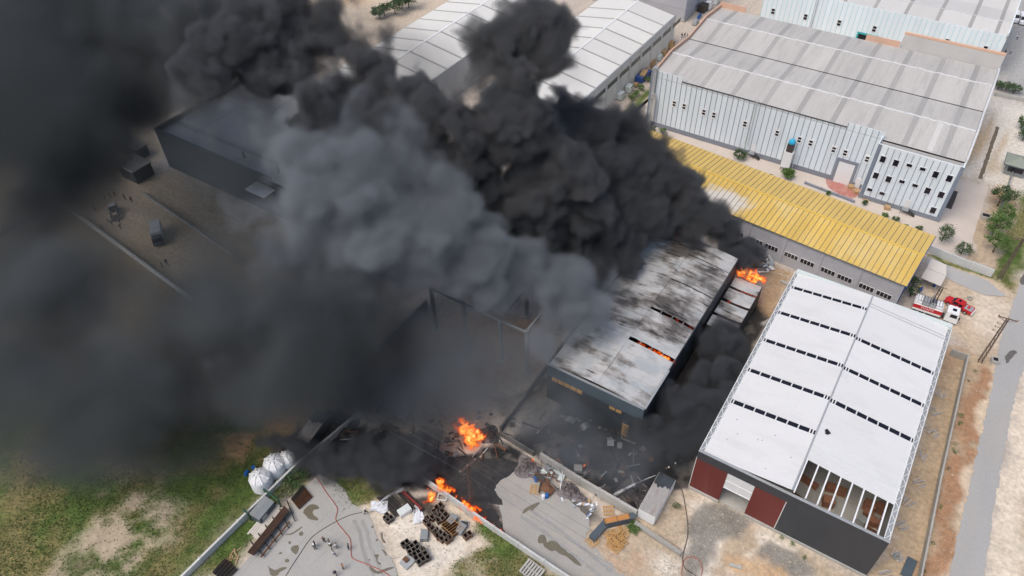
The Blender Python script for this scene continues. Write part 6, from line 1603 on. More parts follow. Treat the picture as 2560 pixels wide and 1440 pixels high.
def van(label, loc, rz, m, group):
    V = thing('van', label, 'van', loc, rz, group)
    put('body', MB().loft([(-2.8, .4, .95), (-2.8, 2.25, .88), (1.2, 2.3, .86), (1.9, 1.4, .93), (2.75, 1.1, .9), (2.85, .4, .9)]), m, V)
    put('windscreen', MB().add([(1.27, -.8, 2.25), (1.27, .8, 2.25), (1.92, .87, 1.44), (1.92, -.87, 1.44)], [(0, 3, 2, 1)]), mat['glass_dark'], V)
    for s in (-1, 1):
        put('side_window', MB().box(.2, s * .925 - .02, 1.45, 1.2, s * .925 + .02, 2.0), mat['glass_dark'], V); put('headlight', MB().box(2.6, s * .65 - .15, .8, 2.86, s * .65 + .15, 1.0), mat['chrome'], V)
        for x in (-1.8, 1.8): wheel(V, x, s * .85, .36, .24)
    return V


p = P(2553, 55); van('white van parked at the top right edge', (p.x, p.y, 0), math.radians(-80), mat['white_car'], 'white vehicles at top right')
p = P(2534, 50); van('white lorry-like van parked beside it, nearer the white factory', (p.x, p.y, 0), math.radians(-80), mat['white_car'], 'white vehicles at top right')
# loader and lorry in the smoke
p = P(288, 532); V = thing('loader', 'wheel loader with pale cab roof surrounded by people in the smoke', 'loader', (p.x, p.y, 0), math.radians(-28))
put('rear_body', MB().loft([(-2.6, .9, .8), (-2.6, 1.8, .75), (-.4, 2.0, .75), (-.2, .9, .8)]), mat['grey_metal'], V)
put('cab', MB().loft([(-.3, 1.0, .75), (-.3, 2.9, .7), (1.0, 2.9, .7), (1.2, 1.0, .75)]), mat['glass_dark'], V)
put('cab_roof', MB().box(-.4, -.8, 2.9, 1.1, .8, 3.05), mat['white_car'], V)
put('arm', MB().tube([(1.0, -.6, 1.5), (2.4, -.6, 1.4), (3.2, -.6, .6)], .14, 5).tube([(1.0, .6, 1.5), (2.4, .6, 1.4), (3.2, .6, .6)], .14, 5), mat['grey_metal'], V)
put('bucket', MB().loft([(3.0, .2, 1.35), (3.0, 1.2, 1.35), (3.3, 1.3, 1.35), (4.2, .15, 1.35)]), mat['dark_steel'], V)
for x in (-1.5, 1.5):
    for s in (-1, 1): wheel(V, x, s * .95, .75, .5)
p = P(398, 596); V = thing('lorry', 'covered lorry standing on the smoky dirt yard', 'lorry', (p.x, p.y, 0), math.radians(-35))
put('box_body', MB().box(-3.6, -1.25, 1.0, 1.6, 1.25, 3.2), mat['wall_a'], V)
put('cab', MB().loft([(1.8, .6, 1.15), (1.8, 2.6, 1.05), (3.3, 2.6, 1.05), (3.7, 1.6, 1.15), (3.7, .6, 1.15)]), mat['slate'], V)
put('windscreen', MB().add([(3.32, -1.0, 2.55), (3.32, 1.0, 2.55), (3.72, 1.1, 1.65), (3.72, -1.1, 1.65)], [(0, 3, 2, 1)]), mat['glass_dark'], V)
put('chassis', MB().box(-3.6, -.5, .6, 3.4, .5, 1.0), mat['dark_steel'], V)
for x in (-2.4, 2.7):
    for s in (-1, 1): wheel(V, x, s * 1.0, .5, .32)
for _o in sc.objects:
    if _o.name.startswith('loader'): _o.scale = (.8, .8, .85)
    if _o.name.startswith('lorry'): _o.scale = (.9, .9, .9)
# clutter in the alley between white and blue buildings
for k, (px, py, m, L_, W_, H_) in enumerate(((1550, 245, 'pale_green', 2.4, 2.0, 1.7), (1572, 228, 'pale_green', 2.2, 1.8, 1.8), (1608, 196, 'royal', 6.0, 2.2, 1.5), (1629, 163, 'wood', 2.4, 1.6, 1.4), (1648, 148, 'pale_green', 2.4, 1.5, 1.2), (1660, 136, 'wood', 2.4, 1.8, 1.3), (1676, 120, 'wood', 2.2, 2.0, 1.8), (1590, 215, 'wood', 1.6, 1.2, .8), (1620, 178, 'wood', 2.0, 1.3, .8),
                                             (1756, 28, 'dark_steel', 3, 2.4, 2.4), (1770, 22, 'white_paint', 2.0, 2.0, 2.4), (1748, 44, 'blue_plastic', 3.0, .6, 1.0), (1738, 60, 'steel', 2.4, 1.4, 1.2), (1786, 8, 'white_paint', 2.6, 2.2, 2.4))):
    p = P(px, py); t = thing('stacked_goods', ['pale green steel box nearest the smoke in the alley', 'second pale green steel box in the alley', 'blue skip filled with timber in the alley', 'brown timber crate on the far end of the blue skip', 'pale green steel cage in the alley', 'brown timber stack in the middle of the alley', 'tall brown crate at the far end of the alley', 'brown carton between the two pale green boxes and the skip', 'brown timber on the near part of the blue skip',
                                       'dark machine among stored goods at the top', 'white cabinet among stored goods at the top', 'blue frame lying at the top behind the blue factory', 'grey metal stack near the salmon parapet', 'white cabinet farthest up behind the blue factory'][k], 'goods', (p.x, p.y, 0), math.pi / 2 + rnd.uniform(-.15, .15))
    put('body', MB().box(-L_ / 2, -W_ / 2, .1, L_ / 2, W_ / 2, H_), mat[m], t); put('frame', MB().box(-L_ / 2 - .05, -W_ / 2 - .05, 0, L_ / 2 + .05, W_ / 2 + .05, .1).box(-L_ / 2 - .05, -W_ / 2 - .05, H_, L_ / 2 + .05, -W_ / 2 + .08, H_ + .08), mat['dark_steel'], t)
    if k in (2, 6): put('load', MB().rbox((0, 0, H_), (L_ * .6, W_ * .7, .5), .2), mat['wood'], t)

# ---------------------------------------------------------------- people
def person_mesh(name, J, hands):
    """one continuous skinned body from posed joints"""
    names = list(J); idx = {n: i for i, n in enumerate(names)}
    rad = dict(pelvis=.135, spine=.13, chest=.15, neck=.06, head=.105, crown=.09, nose=.02)
    E_ = [('pelvis', 'spine'), ('spine', 'chest'), ('chest', 'neck'), ('neck', 'head'), ('head', 'crown'), ('head', 'nose')]
    for s in 'lr':
        E_ += [('pelvis', s + 'hip'), (s + 'hip', s + 'knee'), (s + 'knee', s + 'ankle'), (s + 'ankle', s + 'toe'), ('chest', s + 'sho'), (s + 'sho', s + 'elb'), (s + 'elb', s + 'wri'), (s + 'wri', s + 'han'), (s + 'wri', s + 'thu')]
        rad.update({s + 'hip': .1, s + 'knee': .068, s + 'ankle': .05, s + 'toe': .045, s + 'sho': .075, s + 'elb': .05, s + 'wri': .036, s + 'han': .035, s + 'thu': .016})
    me = bpy.data.meshes.new(name + '_src'); me.from_pydata([J[n] for n in names], [(idx[a], idx[b]) for a, b in E_], [])
    ob = bpy.data.objects.new(name + '_src', me); sc.collection.objects.link(ob)
    md = ob.modifiers.new('skin', 'SKIN'); sb = ob.modifiers.new('sub', 'SUBSURF'); sb.levels = 1; sb.render_levels = 1
    for n in names:
        v = me.skin_vertices[0].data[idx[n]]; r = rad[n]; v.radius = (r * (1.25 if n in ('chest', 'pelvis', 'spine') else 1), r); v.use_root = n == 'pelvis'
    dg = bpy.context.evaluated_depsgraph_get()
    out = bpy.data.meshes.new_from_object(ob.evaluated_get(dg)); out.name = name
    bpy.data.objects.remove(ob)
    out.materials.clear()
    for _ in range(5): out.materials.append(mat['rubber'])
    hd_ = Vector(J['head']); cr = Vector(J['crown'])
    for p in out.polygons:
        c = p.center
        near = min(names, key=lambda n: (Vector(J[n]) - c).length)
        if near[1:] in ('han', 'thu', 'wri'): k = 3
        elif near in ('head', 'nose', 'neck'): k = 3
        elif near == 'crown': k = 4
        elif near[1:] in ('toe', 'ankle') and c.z < .12: k = 0
        elif near[1:] in ('hip', 'knee', 'ankle', 'toe') or near == 'pelvis': k = 1
        else: k = 2
        if k == 3 and near == 'head' and (c - hd_).dot((cr - hd_)) > 0 and c.y < hd_.y: k = 4
        p.material_index = k; p.use_smooth = True
    return out


def pose(lk=(0, .04), rk=(0, .04), la=(-.24, 0, 1.18), lw=(-.26, .08, .95), ra=(.24, 0, 1.18), rw=(.26, .08, .95), lean=0, drop=0):
    z = -drop
    J = dict(pelvis=(0, 0, .95 + z), spine=(0, lean * .4, 1.17 + z), chest=(0, lean * .8, 1.38 + z), neck=(0, lean, 1.5 + z), head=(0, lean + .03, 1.61 + z), crown=(0, lean + .01, 1.71 + z), nose=(0, lean + .15, 1.6 + z))
    for s, sx, kn, e, w in (('l', -1, lk, la, lw), ('r', 1, rk, ra, rw)):
        J[s + 'hip'] = (sx * .1, 0, .9 + z); J[s + 'knee'] = (sx * .11, kn[0] * .5 + kn[1] + drop * .7, .5 + z * .5); J[s + 'ankle'] = (sx * .12, kn[0], .09); J[s + 'toe'] = (sx * .14, kn[0] + .17, .05)
        J[s + 'sho'] = (sx * .19, lean * .8, 1.39 + z); J[s + 'elb'] = (e[0], e[1] + lean * .7, e[2] + z); J[s + 'wri'] = (w[0], w[1] + lean * .7, w[2] + z)
        d = (Vector(J[s + 'wri']) - Vector(J[s + 'elb'])).normalized(); h = Vector(J[s + 'wri']) + d * .11; J[s + 'han'] = tuple(h); t = Vector(J[s + 'wri']) + d * .05 + Vector((-sx * .05, .02, 0)); J[s + 'thu'] = tuple(t)
    return J


POSES = [person_mesh('standing', pose(), 0), person_mesh('walking', pose((.28, .06), (-.26, .06), (-.24, -.1, 1.17), (-.25, .1, .96), (.24, .08, 1.17), (.25, .25, .98)), 0),
         person_mesh('pointing', pose((.05, .03), (-.05, .03), (-.42, .1, 1.3), (-.62, .2, 1.28), (.24, 0, 1.16), (.2, .16, 1.0), .03), 0),
         person_mesh('hosing', pose((.3, .12), (-.25, .08), (-.26, .18, 1.15), (-.08, .42, 1.12), (.26, .1, 1.12), (.1, .38, 1.05), .14, .1), 0)]
cl = {}


def cloth(n, c):
    if n not in cl: cl[n] = mk('clothing_' + n, c, .9, .12, 3)
    return cl[n]


SKIN = mk('skin', (.42, .25, .17), .6, .05); HAIR = mk('dark_hair', (.02, .016, .014), .7, .1)
COL = dict(navy=(.03, .035, .09), black=(.018, .018, .02), white=(.7, .7, .7), olive=(.075, .085, .05), grey=(.16, .16, .16), orange=(.55, .24, .10), teal=(.05, .13, .14), brown=(.12, .075, .05), red=(.4, .05, .04), blue=(.08, .16, .36), yellow=(.55, .5, .08), denim=(.07, .09, .15))
helm_me = MB().lathe([(.15, 0), (.135, .06), (.11, .11), (.05, .145), (.01, .15)], n=14).mesh('helmet')


def person(label, px, py, ps, top, bottom, rz, helmet=None, group=None):
    p = P(px, py); o_ = link('person', POSES[ps], None, (p.x, p.y, .02), rz, label, 'person', group)
    s = rnd.uniform(.97, 1.05); o_.scale = (s, s, s)
    for k, m in enumerate((mat['rubber'], cloth(bottom, COL[bottom]), cloth(top, COL[top]), SKIN, HAIR)):
        o_.material_slots[k].link = 'OBJECT'; o_.material_slots[k].material = m
    if helmet:
        h = link('helmet', helm_me, o_, (0, .01 + (.14 if ps == 3 else 0), 1.63 - (.1 if ps == 3 else 0))); 
        if not helm_me.materials: helm_me.materials.append(None)
        h.material_slots[0].link = 'OBJECT'; h.material_slots[0].material = mat['white_car'] if helmet == 'white' else cloth('yellow', COL['yellow'])


gp = 'people standing on the concrete yard'
person('person in navy with raised arm, leftmost on the concrete yard', 789, 1366, 2, 'navy', 'navy', 2.2, None, gp)
person('person with white helmet close behind the navy-clad one', 789, 1374, 0, 'grey', 'black', 1.0, 'white', gp)
person('person in brown standing behind the group on the yard', 812, 1356, 0, 'brown', 'black', .5, None, gp)
person('person in olive uniform at the back of the group', 826, 1362, 0, 'olive', 'olive', 2.5, None, gp)
person('person in dark uniform with white helmet amid the group', 829, 1372, 1, 'olive', 'black', .4, 'white', gp)
person('person in white shirt, right one of two on the yard', 844, 1371, 2, 'white', 'grey', 1.5, None, gp)
person('person in white shirt and dark jeans, nearer one of two', 838, 1390, 1, 'white', 'denim', 1.2, None, gp)
person('person in grey top and teal trousers beside the red hose', 873, 1373, 0, 'grey', 'teal', 2.0, None, gp)
person('person in orange shirt near the bottom of the yard', 859, 1422, 0, 'orange', 'black', 3.0, None, gp)
person('person in navy bending over at the bottom of the yard', 839, 1436, 3, 'navy', 'black', -2.2, None, gp)
person('firefighter with white helmet holding the hose by the white sheets', 914, 1284, 3, 'black', 'black', -.9, 'white')
person('firefighter with white helmet nearest the burnt container end', 1671, 1182, 3, 'black', 'black', 1.6, 'white', 'two firefighters behind the container')
person('firefighter with white helmet behind, farther from the container', 1685, 1172, 0, 'black', 'black', 1.8, 'white', 'two firefighters behind the container')
person('firefighter in yellow jacket beside the blue drum at the gable end', 2294, 727, 0, 'yellow', 'olive', .4)
person('person in white shirt walking in the top right yard', 2541, 100, 1, 'white', 'navy', .4)
person('person in white shirt near the white factory corner', 2525, 135, 1, 'white', 'navy', 1.9)
person('person in dark clothes at the white factory corner', 2510, 138, 0, 'black', 'black', .9)
for k, (px, py) in enumerate(((1704, 95), (1711, 94), (1717, 96))): person(['leftmost of three dark figures in the alley', 'middle of three dark figures in the alley', 'rightmost of three dark figures in the alley'][k], px, py, k % 2, 'black', 'navy', k, None, 'dark figures in the alley')
gl = 'people in the smoke at left'
for k, (px, py, t_, b_, lb) in enumerate(((213, 522, 'red', 'black', 'person in red alone at the smoky wall bend'), (239, 528, 'black', 'black', 'dark figure left of the loader in smoke'), (265, 497, 'navy', 'black', 'dark figure above the loader, leftmost'), (277, 493, 'black', 'navy', 'dark figure above the loader, second from left'), (289, 492, 'grey', 'black', 'grey figure above the loader, third from left'),
                                          (314, 500, 'olive', 'black', 'figure in olive right above the loader'), (331, 506, 'red', 'black', 'reddish figure farthest right above the loader'), (273, 558, 'black', 'black', 'dark figure below the loader, upper one'), (281, 564, 'brown', 'navy', 'brown-clad figure below the loader'), (258, 575, 'red', 'black', 'red-clad figure below the loader near the wall'), (302, 562, 'black', 'black', 'dark figure below the loader, right one'),
                                          (304, 574, 'navy', 'black', 'dark figure nearest the small white litter'), (407, 668, 'black', 'black', 'left one of two dim figures below the lorry'), (419, 662, 'black', 'navy', 'right one of two dim figures below the lorry'), (248, 432, 'black', 'black', 'left one of two figures on the sunlit track patch'), (258, 428, 'navy', 'black', 'right one of two figures on the sunlit track patch'))):
    person(lb, px, py, k % 3, t_, b_, k * 1.3, None, gl)
# ---------------------------------------------------------------- smoke and fire (volumes)
def vgrid(name, lo, hi, vox, dens_fn, m, **k):
    """a volume object: voxel densities are stored on vertices and read into a volume cube"""
    lo = np.array(lo, float); hi = np.array(hi, float)
    n = np.maximum(2, np.round((hi - lo) / vox).astype(int) + 1); hi = lo + (n - 1) * vox
    D = dens_fn(lo, n, vox).astype(np.float32)
    me = bpy.data.meshes.new(name); me.vertices.add(D.size)
    at = me.attributes.new('dens', 'FLOAT', 'POINT'); at.data.foreach_set('value', D.ravel())
    o = link(name, me, kind='stuff', **k)
    ng = bpy.data.node_groups.new(name + '_volume', 'GeometryNodeTree')
    ng.interface.new_socket('Geometry', in_out='INPUT', socket_type='NodeSocketGeometry')
    ng.interface.new_socket('Geometry', in_out='OUTPUT', socket_type='NodeSocketGeometry')
    N = ng.nodes.new; L = ng.links.new
    gi = N('NodeGroupInput'); go = N('NodeGroupOutput'); vc = N('GeometryNodeVolumeCube')
    vc.inputs['Min'].default_value = lo; vc.inputs['Max'].default_value = hi
    for q, a in enumerate('XYZ'): vc.inputs['Resolution ' + a].default_value = int(n[q])
    pos = N('GeometryNodeInputPosition')

    def vm(op, a, b=None):
        x = N('ShaderNodeVectorMath'); x.operation = op; L(a, x.inputs[0])
        if b is not None: x.inputs[1].default_value = b
        return x.outputs['Value' if op == 'DOT_PRODUCT' else 0]
    v = vm('SUBTRACT', pos.outputs[0], tuple(lo)); v = vm('DIVIDE', v, (vox,) * 3); v = vm('ADD', v, (.5,) * 3); v = vm('FLOOR', v)
    ix = vm('DOT_PRODUCT', v, (float(n[1] * n[2]), float(n[2]), 1.0))
    fi = N('FunctionNodeFloatToInt'); fi.rounding_mode = 'ROUND'; L(ix, fi.inputs[0])
    si = N('GeometryNodeSampleIndex'); si.data_type = 'FLOAT'; si.domain = 'POINT'
    na = N('GeometryNodeInputNamedAttribute'); na.data_type = 'FLOAT'; na.inputs['Name'].default_value = 'dens'
    L(gi.outputs[0], si.inputs['Geometry']); L(na.outputs[0], si.inputs['Value']); L(fi.outputs[0], si.inputs['Index'])
    L(si.outputs[0], vc.inputs['Density'])
    sm = N('GeometryNodeSetMaterial'); sm.inputs['Material'].default_value = m
    L(vc.outputs[0], sm.inputs[0]); L(sm.outputs[0], go.inputs[0])
    md = o.modifiers.new('volume', 'NODES'); md.node_group = ng
    me.materials.append(m)
    return o


def volmat(name, c, dens=1.0, aniso=0.0):
    m = bpy.data.materials.new(name); m.use_nodes = True; nt = m.node_tree; nt.nodes.clear()
    o = nt.nodes.new('ShaderNodeOutputMaterial'); p = nt.nodes.new('ShaderNodeVolumePrincipled')
    p.inputs['Color'].default_value = (*c, 1); p.inputs['Density'].default_value = dens; p.inputs['Anisotropy'].default_value = aniso
    nt.links.new(p.outputs[0], o.inputs['Volume']); return m


def upsample(a, n):
    for ax in range(3):
        m = a.shape[ax]; t = np.linspace(0, m - 1.001, n[ax]); i = t.astype(int); f = t - i; f = f * f * (3 - 2 * f)
        sh_ = [1, 1, 1]; sh_[ax] = -1; f = f.reshape(sh_).astype(np.float32)
        a = np.take(a, i, ax) * (1 - f) + np.take(a, np.minimum(i + 1, m - 1), ax) * f
    return a


def fbm3(rs, n, vox, scale, octs=4, gain=.5):
    out = 0; amp = 1; tot = 0
    for k in range(octs):
        s = scale / 2 ** k
        if k and s < 1.5 * vox: break
        out = out + amp * upsample(rs.rand(*[max(2, int(n[q] * vox / s) + 2) for q in range(3)]).astype(np.float32), n); tot += amp; amp *= gain
    return out / tot


def splat(D, lo, vox, c, r, s=1.0, mode='max', edge=1.8):
    c = np.array(c); a = np.maximum(0, np.floor((c - r - lo) / vox).astype(int)); b = np.minimum(D.shape, np.ceil((c + r - lo) / vox).astype(int) + 1)
    if (b <= a).any(): return
    q = [((lo[k] + vox * np.arange(a[k], b[k]) - c[k]) / r) ** 2 for k in range(3)]
    d = (1 - (q[0][:, None, None] + q[1][None, :, None] + q[2][None, None, :])).astype(np.float32)
    sl = tuple(slice(a[k], b[k]) for k in range(3))
    if mode == 'max': np.maximum(D[sl], s * np.minimum(d * edge, 1), out=D[sl])
    else: D[sl] += s * np.maximum(d, 0)


def billow(D, lo, vox, rd, c, r, s, lev=2, n=11, k=.5, edge=1.8):
    splat(D, lo, vox, c, r, s, 'max', edge)
    if lev == 0 or r * k < vox * 1.2: return
    for i in range(n):
        z = rd.uniform(-.5, 1); a = rd.uniform(0, 6.283); h = math.sqrt(1 - z * z); e = r * rd.uniform(.62, .88)
        billow(D, lo, vox, rd, (c[0] + h * math.cos(a) * e, c[1] + h * math.sin(a) * e, c[2] + z * e), r * k * rd.uniform(.6, 1.15), s * rd.uniform(.8, 1.1), lev - 1, max(5, n - 3), k, edge)


def mpp(px, py, z):
    v = P(px, py, z); return math.sqrt(v.x ** 2 + v.y ** 2 + (HC - z) ** 2) / F_PX


def box_of(puffs, ext=1.35, zmin=.3):
    l = np.full(3, 1e9); h = -l
    for (px, py, z, r, s) in puffs:
        R = ext * r * mpp(px, py, z); c = np.array(P(px, py, z)); l = np.minimum(l, c - R); h = np.maximum(h, c + R)
    l[2] = max(l[2], zmin); return l, h


def gather(D, gx, gy, gz):
    """trilinear lookup of D at fractional voxel coordinates"""
    out = 0
    s0 = np.array(D.shape) - 2
    ax = [np.clip(g, 0, s0[k] + .999) for k, g in enumerate((gx, gy, gz))]
    i = [a.astype(np.int32) for a in ax]; f = [(a - b).astype(np.float32) for a, b in zip(ax, i)]
    base = (i[0] * D.shape[1] + i[1]) * D.shape[2] + i[2]; R = D.ravel()
    for dx in (0, 1):
        for dy in (0, 1):
            for dz in (0, 1):
                w = (f[0] if dx else 1 - f[0]) * (f[1] if dy else 1 - f[1]) * (f[2] if dz else 1 - f[2])
                out = out + w * R[base + (dx * D.shape[1] + dy) * D.shape[2] + dz]
    return out


def warp(D, vox, rs, scale, amp):
    """churn a density field with turbulent displacement"""
    g = np.meshgrid(*[np.arange(n, dtype=np.float32) for n in D.shape], indexing='ij')
    for k in range(3): g[k] += (fbm3(rs, D.shape, vox, scale, 4, .6) - .5) * (2 * amp / vox)
    return gather(D, *g).astype(np.float32)


def puff_field(puffs, seed, lev=2, n=11, wsc=12, wamp=4.0, ero=.75, esc=7, soft_px=0, veil=(), edge=1.8, sharp=2.6):
    def fn(lo, sh_, vox):
        rd = random.Random(seed); rs = np.random.RandomState(seed); D = np.zeros(sh_, np.float32)
        for (px, py, z, r, s) in puffs:
            so = min(1, max(0, (soft_px - px) / 600)) if soft_px else 0      # older smoke downwind has softer billows
            billow(D, lo, vox, rd, P(px, py, z), r * mpp(px, py, z), s, lev if so < .6 else 1, n, .5 + .1 * so, edge - 1.0 * so)
        D = warp(D, vox, rs, wsc, wamp); D = warp(D, vox, rs, wsc * .4, wamp * .45)
        bil = 0; tot = 0; am = 1
        for q in range(4):       # rounded billows at four scales eat into the edges
            bil = bil + am * np.abs(fbm3(rs, sh_, vox, esc / 1.9 ** q, 2, .5) - .5) * 4; tot += am; am *= .72
        bil = 1 - np.clip(bil / tot, 0, 1)
        nw = fbm3(rs, sh_, vox, esc * 4, 3, .5)
        edge_w = np.clip(1.25 - D, 0, 1)
        D = np.clip((D - ero * (.35 + edge_w * .65) * bil * (.5 + nw)) * sharp, 0, 1) * (.35 + np.minimum(D, 1) * .65)
        if veil:
            T = np.zeros(sh_, np.float32)
            for (px, py, z, r, s) in veil: splat(T, lo, vox, P(px, py, z), r * mpp(px, py, z), s * (1.7 if z < 20 else .85), 'add')
            D = D + T * np.clip((nw * .6 + (1 - bil) * .4 - .2) / .45, 0, 1)
        print('grid', sh_, 'mean', float(D.mean()))
        return D
    return fn


def soft_field(puffs, seed, nscale=13, lo_=.40, hi_=.64):
    def fn(lo, sh_, vox):
        rs = np.random.RandomState(seed); D = np.zeros(sh_, np.float32)
        for (px, py, z, r, s) in puffs: splat(D, lo, vox, P(px, py, z), r * mpp(px, py, z), s, 'add')
        D = warp(D, vox, rs, 30, 5)
        nz = warp(fbm3(rs, sh_, vox, nscale, 5, .6), vox, rs, 18, 7)
        bil = 1 - np.clip(np.abs(warp(fbm3(rs, sh_, vox, 9, 3, .55), vox, rs, 12, 4) - .5) * 6, 0, 1)
        return D * (.07 + .93 * np.clip((nz + (1 - bil) * .10 - lo_) / (hi_ - lo_), 0, 1) ** 1.6) * 2.1
    return fn


# photo pixel, height (m), radius (photo pixels), density
BLACK = [(1350, 570, 20, 72, 1), (1285, 585, 20, 62, .9), (520, 170, 48, 70, .7), (1450, 690, 12, 50, .8), (700, 160, 46, 85, 1), (830, 310, 40, 80, .9), (940, 310, 40, 80, 1), (1270, 285, 42, 62, 1), (1040, 250, 42, 62, .9), (600, 110, 50, 85, .8), (1080, 225, 43, 50, .8), (1850, 612, 9, 30, 1), (1870, 640, 7, 26, .8), (1810, 582, 11, 44, 1), (1765, 552, 13, 55, 1), (1718, 515, 16, 64, 1), (1678, 485, 18, 70, 1), (1705, 445, 20, 46, 1), (1660, 560, 14, 55, .9), (1720, 575, 12, 45, .9), (1560, 660, 12, 45, .8), (1620, 430, 22, 76, 1), (1572, 380, 26, 72, 1),
         (1522, 335, 29, 66, 1), (1632, 392, 24, 48, 1), (1550, 450, 24, 84, 1), (1490, 420, 28, 92, 1), (1465, 345, 32, 82, 1), (1440, 285, 35, 56, 1), (1590, 525, 18, 74, 1), (1535, 570, 16, 72, 1),
         (1475, 530, 22, 86, 1), (1415, 460, 28, 92, 1), (1430, 610, 15, 70, 1), (1365, 385, 33, 84, 1), (1335, 305, 37, 72, 1), (1330, 480, 27, 92, 1), (1535, 640, 12, 44, .8), (1490, 650, 12, 52, .8), (1400, 680, 12, 52, .8), (1565, 615, 13, 44, .8), (1605, 582, 13, 40, .8),
         (1288, 230, 44, 58, 1), (1283, 160, 48, 68, 1), (1328, 120, 50, 70, 1), (1228, 118, 50, 62, 1), (1362, 75, 52, 62, 1), (1288, 60, 54, 64, 1), (1188, 70, 53, 40, .8), (1388, 140, 50, 38, .8), (1328, 20, 56, 60, 1), (1398, 218, 40, 26, .7), (1420, 245, 36, 24, .7),
         (1240, 340, 38, 90, 1), (1160, 320, 40, 80, 1), (1090, 285, 42, 78, 1), (1000, 235, 44, 82, 1), (1120, 410, 34, 92, 1), (1020, 350, 38, 92, 1), (910, 170, 46, 82, 1), (870, 250, 42, 100, 1), (820, 110, 48, 88, 1),
         (740, 80, 50, 96, 1), (770, 190, 46, 88, .9), (640, 60, 50, 104, .7), (880, 90, 50, 60, .8), (860, 20, 52, 60, .8), (940, 110, 46, 46, .7), (1040, 190, 43, 40, .6), (540, 50, 52, 100, .6), (440, 30, 54, 100, .45),
         (1240, 520, 25, 92, 1), (1190, 430, 30, 80, 1), (1320, 610, 16, 66, .8), (1260, 630, 16, 62, .7)]
DRIFT = [(480, 220, 44, 90, .8), (400, 250, 40, 70, .5), (190, 830, 20, 95, .8), (250, 730, 22, 80, .6), (140, 800, 20, 100, .7), (300, 770, 20, 95, .6), (110, 700, 22, 90, .5), (60, 620, 26, 70, .35), (420, 800, 20, 80, .6), (850, 860, 18, 95, .8), (760, 900, 18, 105, .8), (660, 860, 20, 105, .8), (560, 930, 18, 95, .7), (880, 960, 12, 75, .7), (700, 970, 14, 80, .7), (450, 940, 16, 90, .6), (340, 970, 14, 80, .5), (780, 780, 20, 90, .8), (620, 760, 22, 80, .6), (200, 970, 14, 90, .5), (80, 960, 14, 90, .5), (920, 860, 14, 60, .6), (520, 830, 20, 80, .6), (380, 900, 18, 80, .5), (60, 880, 18, 90, .5), (220, 900, 18, 70, .4),
         (60, 40, 46, 150, .7), (220, 50, 46, 140, .7), (380, 40, 48, 130, .75), (520, 50, 50, 110, .75), (60, 220, 42, 130, .65), (240, 170, 42, 110, .7), (440, 150, 46, 90, .6), (30, 400, 36, 100, .5), (150, 330, 38, 90, .5), (600, 40, 50, 100, .8), (340, 170, 44, 80, .5)]
GREY = [(620, 130, 40, 80, .5), (700, 180, 38, 80, .5), (760, 290, 35, 80, .5), (1420, 700, 14, 60, .6), (1500, 760, 12, 50, .5), (1360, 860, 10, 50, .4), (560, 150, 38, 80, .5), (690, 250, 35, 80, .5), (520, 330, 32, 70, .35), (640, 560, 24, 80, .35), (700, 700, 20, 90, .4), (800, 720, 19, 90, .4), (640, 820, 18, 90, .3), (760, 860, 16, 90, .3), (560, 880, 18, 80, .25), (880, 760, 16, 80, .4), (1050, 650, 18, 90, .6), (600, 190, 36, 85, .4), (640, 290, 34, 105, .5), (590, 250, 33, 80, .4), (690, 340, 33, 90, .5), (740, 390, 31, 105, .5), (850, 420, 30, 120, .7), (940, 480, 28, 130, .8), (1030, 430, 28, 105, .8), (1080, 560, 24, 115, .8), (970, 620, 22, 120, .8), (900, 560, 25, 120, .8),
        (830, 520, 26, 110, .65), (1140, 620, 20, 85, .7), (990, 700, 16, 70, .7), (1200, 640, 18, 85, .7), (1290, 670, 15, 75, .7), (1220, 720, 13, 65, .5), (1390, 735, 13, 58, .7), (1440, 780, 12, 56, .7), (1385, 790, 11, 50, .65), (1485, 820, 11, 36, .65), (1330, 700, 13, 58, .6),
        (800, 620, 20, 100, .55), (720, 560, 22, 95, .4), (910, 680, 17, 90, .5), (1440, 840, 10, 44, .5), (770, 480, 28, 100, .5), (1340, 640, 16, 60, .6), (1120, 720, 14, 60, .5), (1520, 700, 11, 40, .35), (1480, 740, 11, 45, .4)]
LOWBLACK = [(1350, 570, 20, 72, 1), (1285, 585, 20, 62, .9), (520, 170, 48, 70, .7), (1450, 690, 12, 50, .8), (700, 160, 46, 85, 1), (830, 310, 40, 80, .9), (940, 310, 40, 80, 1), (1270, 285, 42, 62, 1), (1040, 250, 42, 62, .9), (600, 110, 50, 85, .8), (1050, 1170, 2.5, 34, 1), (1030, 1150, 3.5, 46, 1), (1005, 1120, 4.5, 42, 1), (985, 1165, 3, 46, 1), (930, 1150, 4, 52, .7), (870, 1150, 4, 50, .6), (810, 1145, 4, 48, .6), (775, 1135, 4, 38, .6), (730, 1100, 6, 34, .6), (690, 1098, 6, 30, .5), (650, 1108, 5, 22, .45), (830, 1180, 3, 40, .5), (1060, 1100, 5, 40, .6), (930, 1115, 4, 45, .6), (1100, 1150, 2.5, 34, .5),
            (1800, 830, 5.5, 42, .7), (1830, 880, 5.5, 42, .8), (1815, 940, 5.5, 52, .8), (1795, 1010, 5.5, 56, .8), (1750, 1050, 5, 60, .75), (1715, 1100, 4.5, 52, .7), (1690, 1030, 4, 60, .6), (1640, 1085, 3.5, 52, .5), (1760, 950, 4.5, 46, .7), (1775, 870, 5, 40, .6), (1850, 855, 5.5, 26, .6), (1700, 1160, 3, 36, .4), (1580, 1110, 3, 46, .35), (1520, 1130, 2.5, 40, .3), (1740, 830, 6.5, 26, .4),
            (1895, 640, 6, 26, .7), (1860, 660, 7, 26, .6), (1870, 625, 8, 26, .8), (1840, 640, 8, 26, .7)]
